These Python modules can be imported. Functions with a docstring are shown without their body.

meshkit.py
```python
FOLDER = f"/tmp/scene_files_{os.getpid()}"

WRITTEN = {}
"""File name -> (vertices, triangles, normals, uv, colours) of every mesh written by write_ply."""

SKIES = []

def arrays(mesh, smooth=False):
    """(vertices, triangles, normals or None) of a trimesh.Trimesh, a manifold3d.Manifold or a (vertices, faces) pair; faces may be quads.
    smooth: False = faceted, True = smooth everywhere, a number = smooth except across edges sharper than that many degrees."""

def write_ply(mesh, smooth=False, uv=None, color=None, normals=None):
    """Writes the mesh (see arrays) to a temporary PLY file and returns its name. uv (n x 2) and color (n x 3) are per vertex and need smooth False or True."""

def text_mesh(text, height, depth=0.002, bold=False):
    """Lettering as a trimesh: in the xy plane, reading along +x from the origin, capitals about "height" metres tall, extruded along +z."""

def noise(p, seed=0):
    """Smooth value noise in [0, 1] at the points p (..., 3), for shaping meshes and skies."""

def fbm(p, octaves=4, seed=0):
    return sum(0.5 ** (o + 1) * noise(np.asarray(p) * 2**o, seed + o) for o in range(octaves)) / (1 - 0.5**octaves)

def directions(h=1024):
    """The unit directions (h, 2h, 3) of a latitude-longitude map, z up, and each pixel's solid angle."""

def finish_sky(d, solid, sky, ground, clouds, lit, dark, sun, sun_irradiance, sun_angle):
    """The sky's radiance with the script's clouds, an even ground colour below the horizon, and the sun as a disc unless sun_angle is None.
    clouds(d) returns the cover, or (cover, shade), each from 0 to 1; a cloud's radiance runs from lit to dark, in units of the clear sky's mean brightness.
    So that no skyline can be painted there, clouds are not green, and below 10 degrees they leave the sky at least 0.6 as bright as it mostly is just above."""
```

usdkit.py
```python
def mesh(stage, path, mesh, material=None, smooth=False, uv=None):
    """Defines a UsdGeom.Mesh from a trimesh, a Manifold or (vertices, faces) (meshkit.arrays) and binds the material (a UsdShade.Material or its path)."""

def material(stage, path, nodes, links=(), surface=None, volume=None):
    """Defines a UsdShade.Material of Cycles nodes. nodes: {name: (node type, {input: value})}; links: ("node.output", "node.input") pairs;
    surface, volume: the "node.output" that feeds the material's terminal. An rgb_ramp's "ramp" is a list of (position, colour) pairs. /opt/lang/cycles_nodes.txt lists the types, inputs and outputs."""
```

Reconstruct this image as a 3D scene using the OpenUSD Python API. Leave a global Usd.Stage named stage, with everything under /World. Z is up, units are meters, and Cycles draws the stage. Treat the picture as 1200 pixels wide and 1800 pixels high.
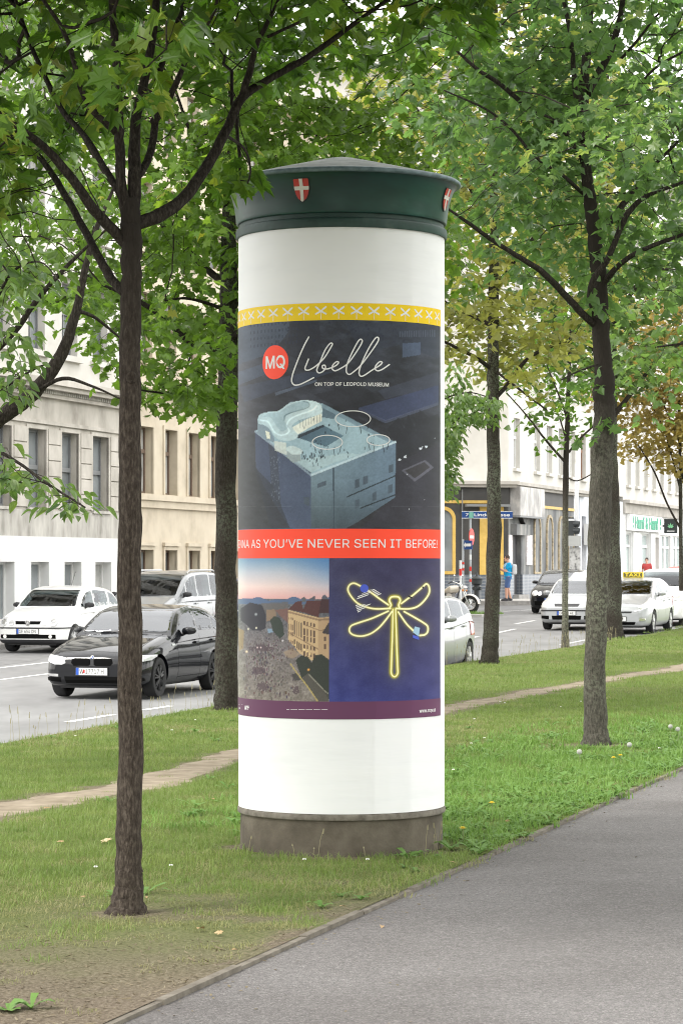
import math, random
import numpy as np
import trimesh
import manifold3d as m3
import shapely
import shapely.geometry as sg
from scipy.spatial import cKDTree
from pxr import Usd, UsdGeom, UsdLux, UsdShade, Gf, Sdf, Vt
import usdkit, meshkit

stage = Usd.Stage.CreateInMemory()
UsdGeom.SetStageUpAxis(stage, UsdGeom.Tokens.z)
UsdGeom.Xform.Define(stage, '/World')

# ------------------------------------------------------------------ camera, sky, sun
CAM_H, FPX, HY = 1.76, 4600.0, 995.0      # eye height (m), focal length and horizon row in photo pixels
cam = UsdGeom.Camera.Define(stage, '/World/camera')
cam.AddTranslateOp().Set(Gf.Vec3d(0, 0, CAM_H))
cam.AddRotateXOp().Set(90.0)
cam.CreateHorizontalApertureAttr(36.0)
cam.CreateVerticalApertureAttr(54.0)
cam.CreateFocalLengthAttr(36.0 * FPX / 1200.0)
cam.CreateVerticalApertureOffsetAttr(36.0 * (HY - 900.0) / 1200.0)
cam.CreateClippingRangeAttr(Gf.Vec2f(0.5, 5000.0))
cam.CreateFStopAttr(32.0)
cam.CreateFocusDistanceAttr(17.0)
cam.CreateExposureAttr(1.65)

SUN_EL, SUN_AZ = math.radians(52.0), math.radians(-120.0)     # azimuth from +y towards +x
sd = (math.sin(SUN_AZ) * math.cos(SUN_EL), math.cos(SUN_AZ) * math.cos(SUN_EL), math.sin(SUN_EL))
sun = UsdLux.DistantLight.Define(stage, '/World/sun')
sun.CreateIntensityAttr(0.3)
sun.CreateAngleAttr(14.0)
sun.CreateNormalizeAttr(True)
sun.CreateColorAttr(Gf.Vec3f(1.0, 0.96, 0.9))
sun.AddRotateZOp().Set(-math.degrees(SUN_AZ))
sun.AddRotateXOp().Set(-(90 - math.degrees(SUN_EL)))
dome = UsdLux.DomeLight.Define(stage, '/World/sky')
dome.CreateIntensityAttr(1.0)
sky_mat = usdkit.material(stage, '/World/Looks/overcast_sky', {
    'tc': ('texture_coordinate', {}),
    'n': ('noise_texture', {'scale': 2.2, 'detail': 4.0, 'roughness': 0.55}),
    'r': ('rgb_ramp', {'ramp': [(0.30, (6.6, 6.5, 6.3)), (0.7, (10.4, 10.25, 9.95))]}),
    's': ('sky_texture', {'sky_type': 'single_scattering', 'sun_disc': False, 'sun_elevation': SUN_EL, 'sun_rotation': SUN_AZ}),
    'm': ('mix_color', {'fac': 0.9, 'use_clamp': False}),
    'b': ('background_shader', {'strength': 0.1}),
}, [('tc.generated', 'n.vector'), ('n.fac', 'r.fac'), ('s.color', 'm.a'), ('r.color', 'm.b'), ('m.result', 'b.color')], surface='b.background')
UsdShade.MaterialBindingAPI.Apply(dome.GetPrim()).Bind(sky_mat)

# ------------------------------------------------------------------ helpers
def at(x, y, Z):
    """The point that stands at photo pixel (x, y), Z metres away."""
    return np.array([(x - 600.0) * Z / FPX, Z, CAM_H + (HY - y) * Z / FPX])

_names = {}
def numbered(path):
    k = _names.get(path, -1) + 1
    _names[path] = k
    return path if k == 0 else f'{path}_{k:03d}'

def ppath(parent):
    return '/World' if parent is None else str(parent.GetPath())

def tag(p, label=None, cat=None, group=None, kind=None):
    for k, v in (('label', label), ('category', cat), ('group', group), ('kind', kind)):
        if v: p.SetCustomDataByKey(k, v)
    return p

def thing(name, label=None, cat=None, loc=(0, 0, 0), rotz=0.0, group=None):
    x = UsdGeom.Xform.Define(stage, numbered('/World/' + name))
    x.AddTranslateOp().Set(Gf.Vec3d(*map(float, loc)))
    if rotz: x.AddRotateZOp().Set(math.degrees(rotz))
    return tag(x.GetPrim(), label, cat, group, 'thing' if label else None)

def obj(name, mesh, mat, parent=None, label=None, cat=None, group=None, kind=None, smooth=False, color=None, prim_attrs=None):
    path = numbered(ppath(parent) + '/' + name)
    if isinstance(mesh, m3.Manifold):
        if mesh.is_empty(): return None
    m = usdkit.mesh(stage, path, mesh, MAT[mat] if isinstance(mat, str) else mat, smooth)
    m.CreateDoubleSidedAttr(True)
    if color is not None:
        UsdGeom.PrimvarsAPI(m).CreatePrimvar('print', Sdf.ValueTypeNames.Color3fArray, 'vertex').Set(Vt.Vec3fArray.FromNumpy(np.asarray(color, np.float32)))
    for k, v in (prim_attrs or {}).items():
        UsdGeom.PrimvarsAPI(m).CreatePrimvar(k, Sdf.ValueTypeNames.FloatArray, 'vertex').Set(Vt.FloatArray.FromNumpy(np.asarray(v, np.float32)))
    return tag(m.GetPrim(), label, cat, group, kind)

def copy_of(src, name, label, cat, loc, rotz=0.0, group=None):
    r = thing(name, label, cat, loc, rotz, group)
    r.GetReferences().AddInternalReference(src.GetPath()); r.SetInstanceable(True)
    return r

class MB:
    """Collects pieces that make one mesh."""
    def __init__(s): s.v, s.f, s.n = [], [], 0
    def add(s, v, f):
        v = np.asarray(v, float).reshape(-1, 3); f = np.asarray(f, int)
        if f.ndim == 2 and f.shape[1] == 4: f = np.vstack([f[:, [0, 1, 2]], f[:, [0, 2, 3]]])
        s.v.append(v); s.f.append(f + s.n); s.n += len(v); return s
    def mesh(s, t): return s.add(t.vertices, t.faces)
    def man(s, m):
        q = m.to_mesh(); return s.add(q.vert_properties[:, :3], q.tri_verts)
    def box(s, c, size, R=None):
        v = BOXV * np.asarray(size, float)
        if R is not None: v = v @ np.asarray(R).T
        return s.add(v + np.asarray(c, float), BOXF)
    def span(s, a, b):
        a, b = np.minimum(a, b), np.maximum(a, b)
        return s.box((a + b) / 2, b - a)
    def tube(s, pts, rad, n=8, cap=True, jitter=0.0, rng=None):
        v, f = tube(pts, rad, n, cap, jitter, rng); return s.add(v, f)
    def get(s): return np.vstack(s.v), np.vstack(s.f)
    @property
    def empty(s): return not s.v

BOXV = np.array([[x, y, z] for x in (-.5, .5) for y in (-.5, .5) for z in (-.5, .5)])
BOXF = np.array([[0, 1, 3], [0, 3, 2], [4, 6, 7], [4, 7, 5], [0, 4, 5], [0, 5, 1], [2, 3, 7], [2, 7, 6], [0, 2, 6], [0, 6, 4], [1, 5, 7], [1, 7, 3]])

def box(c, size, R=None): return MB().box(c, size, R).get()
def span(a, b): return MB().span(np.asarray(a, float), np.asarray(b, float)).get()

def spline(p, n):
    """Catmull-Rom through p, n points per span."""
    p = np.asarray(p, float)
    q = np.vstack([2 * p[0] - p[1], p, 2 * p[-1] - p[-2]])
    out = []
    t = np.linspace(0, 1, n, endpoint=False)[:, None]
    for i in range(1, len(q) - 2):
        a, b, c, d = q[i - 1], q[i], q[i + 1], q[i + 2]
        out.append(0.5 * (2 * b + (c - a) * t + (2 * a - 5 * b + 4 * c - d) * t ** 2 + (3 * b - a - 3 * c + d) * t ** 3))
    return np.vstack(out + [p[-1:]])

def tube(pts, rad, n=8, cap=True, jitter=0.0, rng=None):
    pts = np.asarray(pts, float); k = len(pts)
    rad = np.broadcast_to(np.asarray(rad, float), (k,))
    t = np.gradient(pts, axis=0); t /= np.maximum(np.linalg.norm(t, axis=1, keepdims=True), 1e-9)
    ref = np.array([0, 0, 1.0]) if abs(t[0][2]) < 0.9 else np.array([1.0, 0, 0])
    a = np.cross(t[0], ref); a /= np.linalg.norm(a)
    ring = np.arange(n) * 2 * np.pi / n
    V = []
    for i in range(k):
        a = a - t[i] * (a @ t[i]); a /= max(np.linalg.norm(a), 1e-9)
        b = np.cross(t[i], a)
        r = rad[i] * (1 + (rng.uniform(-jitter, jitter, n) if jitter and rng is not None else 0))
        V.append(pts[i] + (np.cos(ring) * r)[:, None] * a + (np.sin(ring) * r)[:, None] * b)
    V = np.vstack(V)
    i = np.arange(n); j = (i + 1) % n
    F = np.vstack([np.stack([s * n + i, s * n + j, (s + 1) * n + j, (s + 1) * n + i], 1) for s in range(k - 1)])
    F = np.vstack([F[:, [0, 1, 2]], F[:, [0, 2, 3]]])
    if cap:
        V = np.vstack([V, pts[:1], pts[-1:]])
        e = (k - 1) * n
        F = np.vstack([F, np.stack([j, i, np.full(n, k * n)], 1), np.stack([e + i, e + j, np.full(n, k * n + 1)], 1)])
    return V, F

def revolve(profile, n=64, a0=0.0, a1=2 * math.pi):
    """profile: (radius, z) from the bottom up; a surface round z."""
    p = np.asarray(profile, float); closed = abs(a1 - a0 - 2 * math.pi) < 1e-6
    th = np.linspace(a0, a1, n + 1)
    V = np.stack([p[:, 0][None] * np.cos(th)[:, None], p[:, 0][None] * np.sin(th)[:, None], np.broadcast_to(p[:, 1], (n + 1, len(p)))], -1).reshape(-1, 3)
    k = len(p); i, j = np.meshgrid(np.arange(n), np.arange(k - 1), indexing='ij')
    i, j = i.ravel(), j.ravel()
    F = np.stack([i * k + j, (i + 1) * k + j, (i + 1) * k + j + 1, i * k + j + 1], 1)
    if closed:
        V = V[:-k]; F = F % (n * k)
    return V, np.vstack([F[:, [0, 1, 2]], F[:, [0, 2, 3]]])

def grid_faces(nu, nv):
    i, j = np.meshgrid(np.arange(nu - 1), np.arange(nv - 1), indexing='ij'); i, j = i.ravel(), j.ravel()
    F = np.stack([i * nv + j, (i + 1) * nv + j, (i + 1) * nv + j + 1, i * nv + j + 1], 1)
    return np.vstack([F[:, [0, 1, 2]], F[:, [0, 2, 3]]])

def flat_poly(poly, maxlen=None):
    """Triangles (v2, f) of a shapely polygon or multipolygon."""
    V, F, n = [], [], 0
    for g in getattr(poly, 'geoms', [poly]):
        if g.is_empty or g.area <= 0: continue
        if maxlen: g = g.segmentize(maxlen)
        v, f = trimesh.creation.triangulate_polygon(g, engine='earcut')
        V.append(v); F.append(np.asarray(f) + n); n += len(v)
    return np.vstack(V), np.vstack(F)

def hull_chain(joints, bones):
    """One Manifold: hulls of the spheres (point, radius) at both ends of every bone."""
    parts = []
    for a, b in bones:
        s = [m3.Manifold.sphere(joints[k][1], 14).translate(tuple(map(float, joints[k][0]))) for k in (a, b)]
        parts.append(m3.Manifold.batch_hull(s))
    return m3.Manifold.batch_boolean(parts, m3.OpType.Add)

def lin(*c):
    """sRGB 0-255 to linear."""
    c = np.asarray(c, float) / 255.0
    return tuple(np.where(c <= 0.04045, c / 12.92, ((c + 0.055) / 1.055) ** 2.4))

# ------------------------------------------------------------------ materials
MAT = {}
def mat(name, color, rough=0.6, metal=0.0, spec=0.5, coat=0.0, **k):
    MAT[name] = usdkit.material(stage, '/World/Looks/' + name, {'p': ('principled_bsdf', {'base_color': color, 'roughness': rough, 'metallic': metal, 'specular_ior_level': spec, 'coat_weight': coat, **k})}, surface='p.BSDF')

def noisy(name, stops, scale=6.0, detail=4.0, rough=0.8, bump=0.0, bump_scale=None, dist=0.01, stretch=(1, 1, 1), spec=0.4, space='position', extra=None, coat=0.0, metal=0.0):
    """Base colour from a noise ramp in world space, with noise bump."""
    n = {'g': ('geometry', {}) if space == 'position' else ('texture_coordinate', {}),
         'mp': ('mapping', {'scale': stretch}),
         'n': ('noise_texture', {'scale': scale, 'detail': detail, 'roughness': 0.6}),
         'r': ('rgb_ramp', {'ramp': stops}),
         'p': ('principled_bsdf', {'roughness': rough, 'specular_ior_level': spec, 'coat_weight': coat, 'metallic': metal})}
    l = [(f'g.{space}', 'mp.vector'), ('mp.vector', 'n.vector'), ('n.fac', 'r.fac'), ('r.color', 'p.base_color')]
    if bump:
        n['n2'] = ('noise_texture', {'scale': bump_scale or scale * 4, 'detail': 5.0})
        n['b'] = ('bump', {'strength': bump, 'distance': dist})
        l += [('mp.vector', 'n2.vector'), ('n2.fac', 'b.height'), ('b.normal', 'p.normal')]
    MAT[name] = usdkit.material(stage, '/World/Looks/' + name, n, l, surface='p.BSDF')
# ------------------------------------------------------------------ ground materials
EXTRA_MATS = True
MAT['lawn_soil'] = usdkit.material(stage, '/World/Looks/lawn_soil', {
    'g': ('geometry', {}), 'a': ('attribute', {'attribute': 'bare'}),
    'n': ('noise_texture', {'scale': 9.0, 'detail': 6.0, 'roughness': 0.7}),
    'n2': ('noise_texture', {'scale': 48.0, 'detail': 6.0, 'roughness': 0.8}),
    'g1': ('rgb_ramp', {'ramp': [(0.3, (0.065, 0.095, 0.025)), (0.52, (0.115, 0.15, 0.04)), (0.75, (0.2, 0.19, 0.08))]}),
    'd1': ('rgb_ramp', {'ramp': [(0.34, (0.06, 0.046, 0.033)), (0.5, (0.15, 0.122, 0.09)), (0.66, (0.27, 0.23, 0.175))]}),
    'm': ('mix_color', {}), 'b': ('bump', {'strength': 0.7, 'distance': 0.02}),
    'p': ('principled_bsdf', {'roughness': 0.95, 'specular_ior_level': 0.1})},
    [('g.position', 'n.vector'), ('g.position', 'n2.vector'), ('n2.fac', 'g1.fac'), ('n2.fac', 'd1.fac'), ('a.fac', 'm.fac'), ('g1.color', 'm.a'), ('d1.color', 'm.b'),
     ('m.result', 'p.base_color'), ('n2.fac', 'b.height'), ('b.normal', 'p.normal')], surface='p.BSDF')
noisy('trodden_earth', [(0.3, (0.17, 0.14, 0.10)), (0.5, (0.24, 0.2, 0.15)), (0.7, (0.31, 0.265, 0.205))], scale=5, detail=8, rough=0.95, bump=0.3, bump_scale=60, dist=0.01, spec=0.1)
MAT['path_asphalt'] = usdkit.material(stage, '/World/Looks/path_asphalt', {
    'g': ('geometry', {}),
    'v': ('voronoi_texture', {'scale': 150.0, 'feature': 'f1'}),
    'v2': ('white_noise_texture', {'dimensions': '3D'}),
    'sep': ('separate_color', {}),
    'n': ('noise_texture', {'scale': 0.55, 'detail': 5.0, 'roughness': 0.6}),
    'n2': ('noise_texture', {'scale': 38.0, 'detail': 3.0}),
    'r': ('rgb_ramp', {'ramp': [(0.0, (0.095, 0.089, 0.087)), (0.5, (0.135, 0.128, 0.126)), (0.85, (0.17, 0.162, 0.16)), (1.0, (0.25, 0.24, 0.235))]}),
    'r2': ('rgb_ramp', {'ramp': [(0.3, (0.72, 0.70, 0.69)), (0.7, (1.15, 1.15, 1.15))]}),
    'r3': ('rgb_ramp', {'ramp': [(0.3, (0.8, 0.8, 0.8)), (0.7, (1.15, 1.15, 1.15))]}),
    'm': ('mix_color', {'blend_type': 'multiply', 'fac': 1.0, 'use_clamp': False}),
    'm2': ('mix_color', {'blend_type': 'multiply', 'fac': 1.0, 'use_clamp': False}),
    'b': ('bump', {'strength': 0.55, 'distance': 0.006, 'invert': True}),
    'p': ('principled_bsdf', {'roughness': 0.8, 'specular_ior_level': 0.35})},
    [('g.position', 'v.vector'), ('g.position', 'n.vector'), ('g.position', 'n2.vector'), ('v.color', 'sep.color'), ('sep.r', 'r.fac'), ('n.fac', 'r2.fac'), ('n2.fac', 'r3.fac'), ('r.color', 'm.a'), ('r2.color', 'm.b'),
     ('m.result', 'm2.a'), ('r3.color', 'm2.b'), ('m2.result', 'p.base_color'), ('v.distance', 'b.height'), ('b.normal', 'p.normal')], surface='p.BSDF')
noisy('road_asphalt', [(0.3, (0.15, 0.15, 0.15)), (0.5, (0.19, 0.19, 0.19)), (0.7, (0.235, 0.235, 0.235))], scale=1.2, detail=8, rough=0.7, bump=0.3, bump_scale=60, dist=0.004, stretch=(1, 0.35, 1))
noisy('road_patch', [(0.3, (0.13, 0.13, 0.13)), (0.7, (0.2, 0.2, 0.2))], scale=3, detail=8, rough=0.75, bump=0.3, bump_scale=60, dist=0.004)
noisy('paving', [(0.3, (0.3, 0.29, 0.27)), (0.7, (0.42, 0.41, 0.39))], scale=2.5, detail=8, rough=0.8, bump=0.3, bump_scale=50, dist=0.004)
noisy('kerb_stone', [(0.3, (0.22, 0.21, 0.2)), (0.7, (0.36, 0.35, 0.33))], scale=6, detail=8, rough=0.8, bump=0.4, bump_scale=60, dist=0.004)
noisy('edging_concrete', [(0.3, (0.085, 0.074, 0.058)), (0.5, (0.135, 0.118, 0.094)), (0.7, (0.19, 0.17, 0.14))], scale=8, detail=8, rough=0.9, bump=0.5, bump_scale=60, dist=0.006)
noisy('road_paint', [(0.35, (0.5, 0.5, 0.5)), (0.6, (0.78, 0.78, 0.77))], scale=12, detail=6, rough=0.6)

# ------------------------------------------------------------------ ground shapes
U2 = np.array([0.2897, 0.9571]); N2 = np.array([0.9571, -0.2897])       # along the street (away), and to its right
def road_z(Y): return np.interp(Y, [30, 41, 58, 75, 90, 105], [-0.36, -0.32, -0.20, -0.03, 0.12, 0.28])
def lawn_z(Y): return np.interp(Y, [70, 90, 105], [0.0, 0.2, 0.4])
def path_edge_x(Y): return 0.3027 * (np.asarray(Y, float) - 12.99)
RE = np.array([[-9.4, 2], [-3.37, 25.9], [-1.58, 33], [2.15, 47.6], [3.2, 51], [4.96, 57], [9.6, 73.6], [29.5, 140], [50, 208]])
def road_edge_x(Y): return np.interp(Y, RE[:, 1], RE[:, 0])
TRACK = np.array([[-5.2, 10], [-3.6, 15], [-2.47, 18.96], [-1.6, 21.1], [-0.97, 24.5], [1.3, 32.2], [2.33, 35.7], [3.35, 38.6], [6.0, 46], [12, 64], [22, 95]])
def track_x(Y): return np.interp(Y, TRACK[:, 1], TRACK[:, 0])
def smoothstep(a, b, x):
    t = np.clip((np.asarray(x, float) - a) / (b - a), 0, 1); return t * t * (3 - 2 * t)
def fb(X, Y, s, seed=0, oct=4):
    return meshkit.fbm(np.stack([np.asarray(X) * s, np.asarray(Y) * s, np.zeros_like(np.asarray(X, float))], -1), oct, seed)
def bare(X, Y):
    """How bare of grass the lawn is, 0 to 1."""
    X = np.asarray(X, float); Y = np.asarray(Y, float)
    edge = path_edge_x(Y) - X                                     # metres from the path
    n = fb(X, Y, 1.1, 3); n2 = fb(X, Y, 3.4, 5)
    near = smoothstep(14.2, 10.6, Y)                              # worn ground at the near end
    v = near * smoothstep(0.25, 0.50, 0.6 * n + 0.4 * n2 + 0.16 * smoothstep(1.6, 0.0, edge))
    v = np.maximum(v, smoothstep(15.2, 12.5, Y) * smoothstep(0.4, 0.1, edge) * smoothstep(0.35, 0.6, n2))
    v = np.maximum(v, 0.75 * smoothstep(0.50, 0.66, n2) * smoothstep(16, 13, Y) * smoothstep(2.6, 0.6, edge))
    d = np.hypot(X, Y - 16.55)
    v = np.maximum(v, smoothstep(0.86, 0.7, d) * smoothstep(0.35, 0.55, n2))
    for tx, ty, r in ((-1.095, 13.43, 0.35), (2.5, 25.7, 0.6), (-1.39, 32.0, 0.5), (2.69, 47.6, 0.5), (6.73, 64.8, 0.7)):
        v = np.maximum(v, 0.9 * smoothstep(r, r * 0.35, np.hypot(X - tx, Y - ty)) * smoothstep(0.3, 0.5, n2))
    w = 0.26 + 0.32 * (fb(X, Y, 0.9, 8) - 0.5)
    t = np.abs(X - track_x(Y)) * 0.93
    v = np.maximum(v, smoothstep(w + 0.12, w - 0.10, t + 0.3 * (n2 - 0.5)))
    return np.clip(v, 0, 1)
def bump_z(X, Y):
    b = (fb(X, Y, 0.35, 11, 2) - 0.5) * 0.06 + (fb(X, Y, 2.5, 12) - 0.5) * 0.03 * smoothstep(0.25, 0.7, np.abs(np.asarray(X) - track_x(Y)))
    return b * smoothstep(0.75, 1.5, np.hypot(np.asarray(X), np.asarray(Y) - 16.55)) - 0.012
def lawn_h(X, Y):
    e = np.minimum(path_edge_x(Y) - X, np.asarray(X) - road_edge_x(Y))
    return lawn_z(Y) + bump_z(X, Y) * smoothstep(0.0, 0.3, e)

def tile_box(name, m, parent=None, **k): return obj(name, m, 'kerb_stone', parent, **k)

# the wide sheet under everything
obj('ground', (np.array([[-400, -150, -0.6], [400, -150, -0.6], [400, 900, -0.6], [-400, 900, -0.6]]), np.array([[0, 1, 2, 3]])), 'paving', kind='structure')
# lawn
ys = np.concatenate([np.arange(3, 30, 0.09), np.arange(30, 60, 0.25), np.arange(60, 140.1, 1.0)])
ts = np.linspace(0, 1, 84)
Yg, Tg = np.meshgrid(ys, ts, indexing='ij')
Xg = road_edge_x(Yg) * (1 - Tg) + (path_edge_x(Yg) - 0.03) * Tg
obj('lawn', (np.stack([Xg, Yg, lawn_h(Xg, Yg)], -1).reshape(-1, 3), grid_faces(len(ys), len(ts))), 'lawn_soil', kind='structure', smooth=True, prim_attrs={'bare': bare(Xg, Yg).ravel()})
lawn_side = MB()
ev = np.array([[road_edge_x(y) - 0.001, y, z] for y in ys[::6] for z in (lawn_z(y) - 0.012, -0.5)])
lawn_side.add(ev, grid_faces(len(ys[::6]), 2))
obj('lawn_bank', lawn_side.get(), 'lawn_soil', kind='structure', prim_attrs={'bare': np.full(len(ev), 0.8)})
# trodden track across the lawn
ty = np.arange(9, 70, 0.12); tt = np.linspace(-1, 1, 9)
TY, TT = np.meshgrid(ty, tt, indexing='ij')
hw = 0.27 + 0.3 * (fb(np.zeros_like(ty), ty, 0.9, 8) - 0.5) + 0.28 * (fb(np.zeros_like(ty) + 9, ty, 3.5, 9) - 0.5)
TX = track_x(TY) + (TT * hw[:, None] + 0.18 * (fb(np.zeros_like(ty) + 4, ty, 1.3, 10) - 0.5)[:, None]) / 0.93
tz = lawn_h(TX, TY) + 0.006 - 0.03 * smoothstep(0.7, 1.0, np.abs(TT))
obj('trodden_track', (np.stack([TX, TY, tz], -1).reshape(-1, 3), grid_faces(len(ty), len(tt))), 'trodden_earth', kind='structure', smooth=True)
# asphalt path
py = np.concatenate([np.arange(-14, 40, 2.0), np.arange(40, 141, 10.0)])
pv = np.array([[path_edge_x(y) + w, y, lawn_z(y) - 0.02] for y in py for w in (0.0, 6.0, 12.0)])
obj('footpath', (pv, grid_faces(len(py), 3)), 'path_asphalt', kind='structure')
rest = np.array([[path_edge_x(y) + w, y, lawn_z(y) - 0.035] for y in py for w in (11.9, 60.0)])
obj('far_lawn', (rest, grid_faces(len(py), 2)), 'lawn_soil', kind='structure', prim_attrs={'bare': np.zeros(len(rest))})
# concrete edging of the path, stone by stone
edging = thing('path_edging', kind=None) if False else UsdGeom.Xform.Define(stage, '/World/path_edging').GetPrim()
tag(edging, kind='structure')
rng = random.Random(4)
y = 6.0
while y < 40:
    L = 0.96
    R = np.array([[U2[0], N2[0], 0], [U2[1], N2[1], 0], [0, 0, 1]])
    c = np.array([path_edge_x(y + L * 0.478), y + L * 0.478])
    obj('kerb_stone', box((c[0] - 0.016 + rng.uniform(-.005, .005), c[1], float(lawn_z(y)) - 0.075 + rng.uniform(-.005, .005)), (L - 0.008, 0.042, 0.15), R @ np.array([[1, rng.uniform(-.006, .006), 0], [0, 1, 0], [0, 0, 1]])), 'edging_concrete', edging)
    y += L * 0.957
# the road and far pavements
ry = np.concatenate([np.arange(-40, 110, 3.0), np.arange(110, 330, 20.0)])
def left_kerb_x(Y): return -8.3 + 0.303 * (Y - 58.9)
def left_wall_x(Y): return -29.35 + 0.303 * Y
rv = []
for y in ry:
    a, b = left_kerb_x(y) - 18.0, (road_edge_x(y) if y > 2 else road_edge_x(2) + 0.26 * (y - 2)) + 0.05
    for t in np.linspace(0, 1, 8): rv.append([a * (1 - t) + b * t, y, road_z(y)])
obj('road', (np.array(rv), grid_faces(len(ry), 8)), 'road_asphalt', kind='structure')
def strip(name, m, edge_a, edge_b, y0, y1, dz, step=2.0, thick=0.0):
    yy = np.arange(y0, y1 + 1e-6, step); V = []
    for y in yy:
        for t in np.linspace(0, 1, 4): V.append([edge_a(y) * (1 - t) + edge_b(y) * t, y, road_z(y) + dz])
    return obj(name, (np.array(V), grid_faces(len(yy), 4)), m, kind='structure')
strip('pavement', 'paving', lambda y: left_wall_x(y) - 0.5, lambda y: left_kerb_x(y) - 0.14, 20, 90, 0.12)
kerbs = UsdGeom.Xform.Define(stage, '/World/street_kerb').GetPrim(); tag(kerbs, kind='structure')
for k in range(46):
    y0 = 44 + k * 0.98
    c = (left_kerb_x(y0 + .49) - 0.07, y0 + .49, road_z(y0 + .49) + 0.01)
    obj('kerb_stone', box(c, (0.995, 0.15, 0.23), np.array([[U2[0], N2[0], 0], [U2[1], N2[1], 0], [0, 0, 1]])), 'kerb_stone', kerbs)
# painted lines
def paint(px, w, name='road_marking'):
    """A painted line through photo pixels, w metres wide."""
    P = []
    for x, y in px:
        Z = 45.0
        for _ in range(30): Z = (CAM_H - road_z(Z)) * FPX / (y - HY)
        P.append([(x - 600) * Z / FPX, Z])
    P = np.array(P); d = P[-1] - P[0]; d /= np.linalg.norm(d); n = np.array([d[1], -d[0]]) * w / 2
    V = np.array([[*(p + s * n), road_z(p[1]) + 0.004] for p in P for s in (-1, 1)])
    return obj(name, (V, grid_faces(len(P), 2)), 'road_paint', kind='structure')
for px, w in (([(118, 1270), (200, 1256.5)], .12), ([(250, 1249), (300, 1241.5)], .12), ([(-30, 1199), (100, 1183)], .11), ([(-40, 1179), (92, 1164)], .11),
              ([(868, 1114), (905, 1106)], .12), ([(800, 1128), (840, 1119)], .12), ([(905, 1097), (940, 1091)], .12), ([(870, 1076.0), (1010, 1068)], .12), ([(985, 1134), (1030, 1125)], .1)):
    paint(px, w)
def road_poly(name, px, m, dz):
    V = []
    for x, y in px:
        Z = 45.0
        for _ in range(30): Z = (CAM_H - road_z(Z)) * FPX / (y - HY)
        V.append([(x - 600) * Z / FPX, Z, road_z(Z) + dz])
    f = flat_poly(sg.Polygon([(v[0], v[1]) for v in V]))
    return obj(name, (np.column_stack([f[0], road_z(f[0][:, 1]) + dz]), f[1]), m, kind='structure')
road_poly('road_repair_patch', [(-40, 1165), (38, 1150), (92, 1153), (60, 1162), (-40, 1176)], 'road_patch', 0.003)

# pavement round the corner building, with its kerb
corner_pav = sg.Polygon([(-14, 99.2), (9.9, 101.4), (10.6, 104.5), (10.6 + .303 * 100, 204.5), (2, 204.5), (-14, 130)])
f = flat_poly(corner_pav.segmentize(6))
obj('corner_pavement', (np.column_stack([f[0], np.full(len(f[0]), 0.40)]), f[1]), 'paving', kind='structure')
ring = np.array(corner_pav.exterior.coords)[:4]
ks = UsdGeom.Xform.Define(stage, '/World/corner_kerb').GetPrim(); tag(ks, kind='structure')
for a, b in zip(ring[:-1], ring[1:]):
    L = np.linalg.norm(b - a); n = max(1, min(60, int(L)))
    for k in range(n):
        p = a + (b - a) * (k + .5) / n; d = (b - a) / L
        obj('kerb_stone', box((p[0], p[1], 0.285), (L / n - .006, 0.16, 0.24), np.array([[d[0], -d[1], 0], [d[1], d[0], 0], [0, 0, 1]])), 'kerb_stone', ks)
isl = sg.Polygon([(-3, 84.5), (4.6, 86.0), (5.2, 87.0), (4.9, 91.5), (-3, 91)])
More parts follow.
